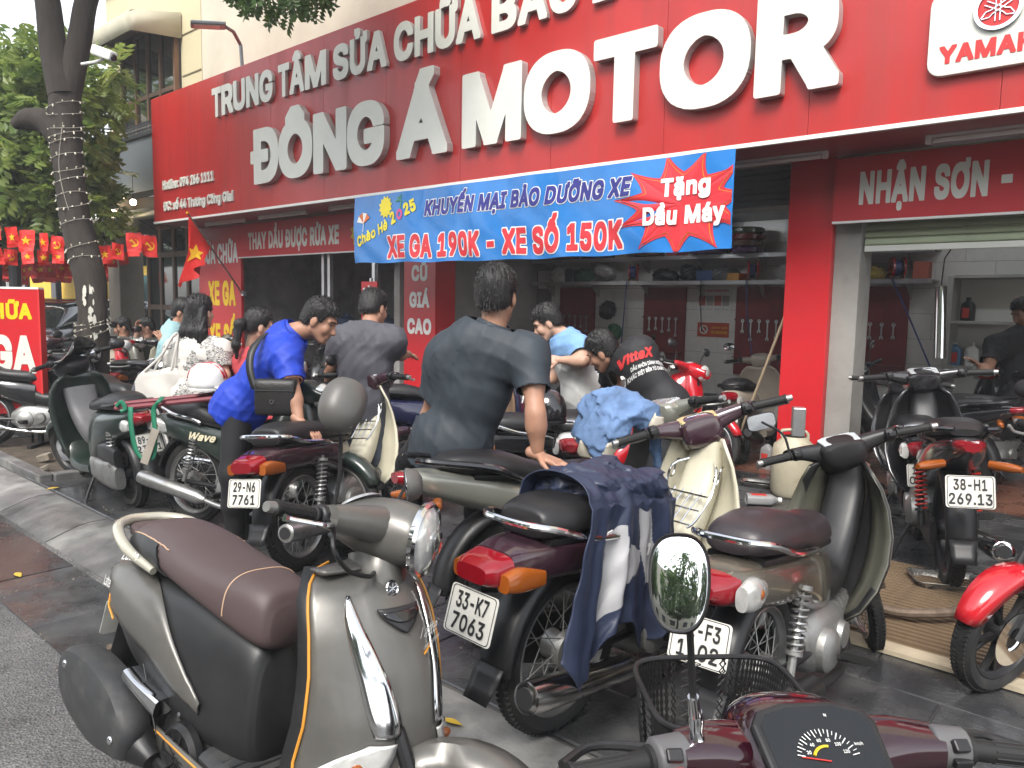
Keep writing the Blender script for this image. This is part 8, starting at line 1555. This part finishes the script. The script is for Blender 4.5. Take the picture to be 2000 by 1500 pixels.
v_, f_ = sdf_mesh([('c', (.02, .1, .80), .05, (.30, .08, .80), .055), ('c', (.05, -.06, .825), .05, (.36, -.08, .79), .06), ('c', (.40, 0, .76), .06, (.30, .09, .80), .05), ('c', (-.02, .02, .83), .03, (.2, .0, .86), .04)], .008, .05, 0, (lambda P, f1=wrinkle(91, .013, 30), f2=wrinkle(92, .008, 60): f1(P)+f2(P))); np_obj('bundle', v_, f_, M_NAVYC, rc)
MB().box((.02, -.152, .70), (.035, .004, .02), (.2, 0, .2)).build('care_label', M_WP, rc, 0)
# denim jacket over the handlebar of the silver olive bike
M_DENIM = mat('faded_denim', (.10, .17, .31), .8, var=.3, vs=9, bump=.25, bs=160, dirt=.4, dcol=(.16, .25, .42), ds=6); M_CREAMC = mat('cream_lining', (.50, .46, .38), .8, var=.1, bump=.2, bs=40)
dj = thing('denim_jacket', 'faded blue denim jacket with cream lining draped over a handlebar', 'jacket', tuple(D3(1215, 830, 3.45))); DJ = D3(1215, 830, 3.45)
q = lambda x, y, d=3.45: D3(x, y, d)-DJ
v_, f_ = sdf_mesh([('c', q(1165, 790, 3.5), .05, q(1265, 805, 3.4), .055), ('c', q(1205, 775, 3.5), .05, q(1150, 850, 3.4), .06), ('c', q(1180, 830, 3.38), .06, q(1170, 880, 3.36), .045), ('c', q(1225, 790, 3.45), .06, q(1270, 830, 3.4), .04), ('c', q(1275, 815, 3.45), .03, q(1285, 905, 3.45), .028), ('c', q(1200, 800, 3.4), .06, q(1210, 850, 3.36), .05), ('c', q(1160, 790, 3.55), .05, q(1135, 850, 3.5), .04)], .008, .05, 0, (lambda P, f1=wrinkle(95, .014, 28), f2=wrinkle(96, .008, 62): f1(P)+f2(P))); np_obj('denim', v_, f_, M_DENIM, dj)
for nm, pts in (('lining', [(1120, 855, 3.42), (1150, 860, 3.36), (1165, 905, 3.36), (1135, 890, 3.4)]), ('lining', [(1170, 870, 3.34), (1205, 860, 3.33), (1190, 920, 3.36), (1172, 905, 3.36)]), ('lining', [(1268, 800, 3.37), (1292, 815, 3.36), (1290, 855, 3.36), (1272, 835, 3.36)])):
    A, B_, C_, D4 = [q(*p) for p in pts]; b = MB(); b.grid([[A*(1-u)*(1-v)+B_*u*(1-v)+C_*u*v+D4*(1-u)*v+V3(0, .02*sin(u*7+v*5), 0)-CF*.02*sin(u*3.1) for v in np.linspace(0, 1, 9)] for u in np.linspace(0, 1, 9)]); b.build(nm, M_CREAMC, dj, 60, solid=.006)
# luggage bar with green strap on the dark green bike
t = thing('luggage_bar', 'red painted steel bar tied with a green strap across the dark green bike', 'bar', tuple(D3(300, 785, 5.0))); L0 = D3(300, 785, 5.0)
MB().tube([D3(225, 798, 5.0)-L0, D3(420, 778, 5.0)-L0], .016, 8).build('bar', mat('bar_maroon', (.16, .03, .04), .5), t); MB().tube([D3(225, 790, 5.15)-L0, D3(420, 770, 5.2)-L0], .016, 8).build('bar', MATS['bar_maroon'], t)
sp_ = catmull([D3(255, 795, 4.97), D3(256, 830, 4.95), D3(266, 880, 4.95), D3(285, 900, 4.95), D3(300, 890, 4.95), D3(303, 845, 4.95), D3(300, 800, 4.96), D3(312, 782, 4.95), D3(318, 775, 5.05)], 4); G = [[p_-CR*.016-L0, p_+CR*.016-L0] for p_ in sp_]; b = MB(); b.grid(G); b.build('strap', mat('strap_green', (.01, .14, .075), .6), t, 60, solid=.004)
MB().tube([D3(228, 793, 4.98)-L0, D3(238, 785, 4.97)-L0, D3(245, 800, 4.97)-L0, D3(236, 803, 4.97)-L0], .014, 6, sm=3).build('strap_knot', MATS['strap_green'], t)
o = MB().box((0,0,0), (.05, .012, .24), (0, .35, atan2(CR[1], CR[0]))).build('wood_strip', mat('grey_wood', (.28, .25, .21), .8, var=.2), None, 0); o.location = D3(293, 872, 4.93); tag(o, 'short grey wood strip held by the green strap over a number plate', 'wood strip')
# print on the black work shirt
def shirt_print(P, s, c, w, h, m, X, Y, off=.04, shear=0):
    Z = unit(np.cross(unit(X), unit(Y))); v, f = text_fit(s, w, h, (0, 0, 0), X, Y, off, 0, shear, 0, base=1); dg = bpy.context.evaluated_depsgraph_get(); so = P['shirt']; out = []
    for p in v:
        wp = V3(c)+p; o0 = Vector(wp+Z*.25-P['org']); hit, loc, nn, _ = so.ray_cast(o0, Vector(-Z), distance=.6, depsgraph=dg); out.append((V3(loc[:]) if hit else wp-P['org'])+Z*.007)
    b = MB(); b.add(out, f); b.build('shirt_print', m, so, 0)
bpy.context.view_layer.update()
n_ = unit(-CF*.9+UP*.6); X_ = unit(D3(1268, 672, 4.95)-D3(1190, 702, 5.0)); X_ = unit(X_-n_*(X_@n_)); Y_ = np.cross(n_, X_)
c_ = D3(1240, 704, 4.9)
shirt_print(VM, 'VitteX', c_, .22, .06, mat('print_red', (.5, .03, .03), .6), X_, Y_, .08, .2); shirt_print(VM, 'DẦU NHỜN DÀNH RIÊNG', c_-Y_*.065+X_*.06, .22, .022, M_WP, X_, Y_, .02); shirt_print(VM, 'ĐIỂM KHÁC BIỆT ĐẾN TỪ CHẤT LƯỢNG', c_-Y_*.105+X_*.05, .36, .024, M_WP, X_, Y_, .02)

# ------------------------------------------------------------------ thin haze of exhaust and humid air over the whole place
hz = MB().bx(-70, 30, -40, 40, -1.2, 14).build('haze', mat('unused_haze', (.5, .5, .5)), None, 0); hm = bpy.data.materials.new('haze_air'); hm.use_nodes = True; N_, L_ = hm.node_tree.nodes, hm.node_tree.links
for n_ in list(N_): N_.remove(n_)
ou = N_.new('ShaderNodeOutputMaterial'); pv = N_.new('ShaderNodeVolumePrincipled'); pv.inputs['Density'].default_value = .0035; pv.inputs['Color'].default_value = (.9, .93, .97, 1); pv.inputs['Anisotropy'].default_value = .2; L_.new(pv.outputs[0], ou.inputs['Volume'])
hz.data.materials.clear(); hz.data.materials.append(hm); hz['kind'] = 'stuff'; tag(hz, 'thin humid street haze over the whole place', 'haze', kind='stuff')

# grit and dry leaf litter along the gutter and the kerb
rg_ = np.random.default_rng(77); b = MB()
for k in range(420):
    x, y = rg_.uniform(-8, -2.2), rg_.choice([rg_.normal(1.58, .03), rg_.uniform(1.0, 1.62), rg_.uniform(2.05, 2.6), rg_.normal(1.1, .05)]); z = -.066 if y < 1.62 else (.003 if y > 2 else -.03); s = rg_.uniform(.003, .010)
    a = rg_.uniform(0, 6); b.add([(x+s*cos(a+t), y+s*sin(a+t)*.7, z) for t in (0, 1.6, 3.1, 4.7)]+[(x, y, z+s*.8)], [(0, 1, 4), (1, 2, 4), (2, 3, 4), (3, 0, 4)])
tag(b.build('grit', mat('street_grit', (.16, .14, .11), .9, var=.4, vs=40), None, 0), 'loose grit and crumbs lying along the gutter and kerb', 'grit', kind='stuff')

# more goods on the shelves
for k, (x, z, w, h, cc, lab) in enumerate([(-7.9, 2.247, .3, .22, (.32, .2, .1), 'brown carton at the left end of the upper shelf'), (-7.05, 2.247, .22, .3, (.1, .16, .3), 'tall blue carton on the upper shelf'), (-6.45, 2.247, .3, .18, (.4, .36, .28), 'flat beige carton on the upper shelf'), (-5.55, 2.247, .2, .26, (.3, .05, .05), 'red parts carton left of the tallest tyre stack'), (-3.7, 2.247, .36, .3, (.34, .24, .14), 'large brown carton on the shelf behind the red pillar'), (-7.4, 1.897, .14, .2, (.05, .05, .06), 'small black carton on the lower shelf'), (-5.05, 1.897, .24, .14, (.03, .06, .16), 'dark blue parts box on the lower shelf'), (-4.62, 1.897, .2, .1, (.5, .25, .05), 'orange parts box on the lower shelf'), (-3.85, 1.897, .25, .2, (.3, .3, .3), 'grey parts box on the lower shelf behind the pillar'), (-2.35, 1.897, .16, .2, (.4, .1, .06), 'small red carton at the right end of the lower shelf')]):
    o = MB().bx(-w/2, w/2, -.12, .12, 0, h).build('carton', mat('carton_%d' % k, cc, .7, var=.15), None, 0, bevel=.006); o.location = (x, BYF-.16, z); o.rotation_euler = (0, 0, random.uniform(-.3, .3)); tag(o, lab, 'box', 'cartons on the shelves')
for k, (x, y, w, h, cc, lab) in enumerate([(-6.9, 9.5, .4, .3, (.05, .12, .08), 'green plastic crate on the floor under the leftmost board'), (-5.9, 9.6, .5, .26, (.3, .22, .14), 'brown carton on the floor under the second board'), (-4.9, 9.6, .34, .34, (.06, .06, .07), 'black bin on the floor below the no smoking sign'), (-2.9, 9.5, .4, .3, (.08, .1, .2), 'blue crate on the floor in the right bay')]):
    o = MB().loft([(0, -w*.42, w*.42, w*.3, w*.3, 6), (h, -w*.5, w*.5, w*.36, w*.36, 6)], n=24, m=1).build('crate', mat('crate_%d' % k, cc, .6, var=.15), None, 30); o.rotation_euler = (0, -pi/2, 0); o.location = (x, y, .01); tag(o, lab, 'crate', 'crates on the floor')
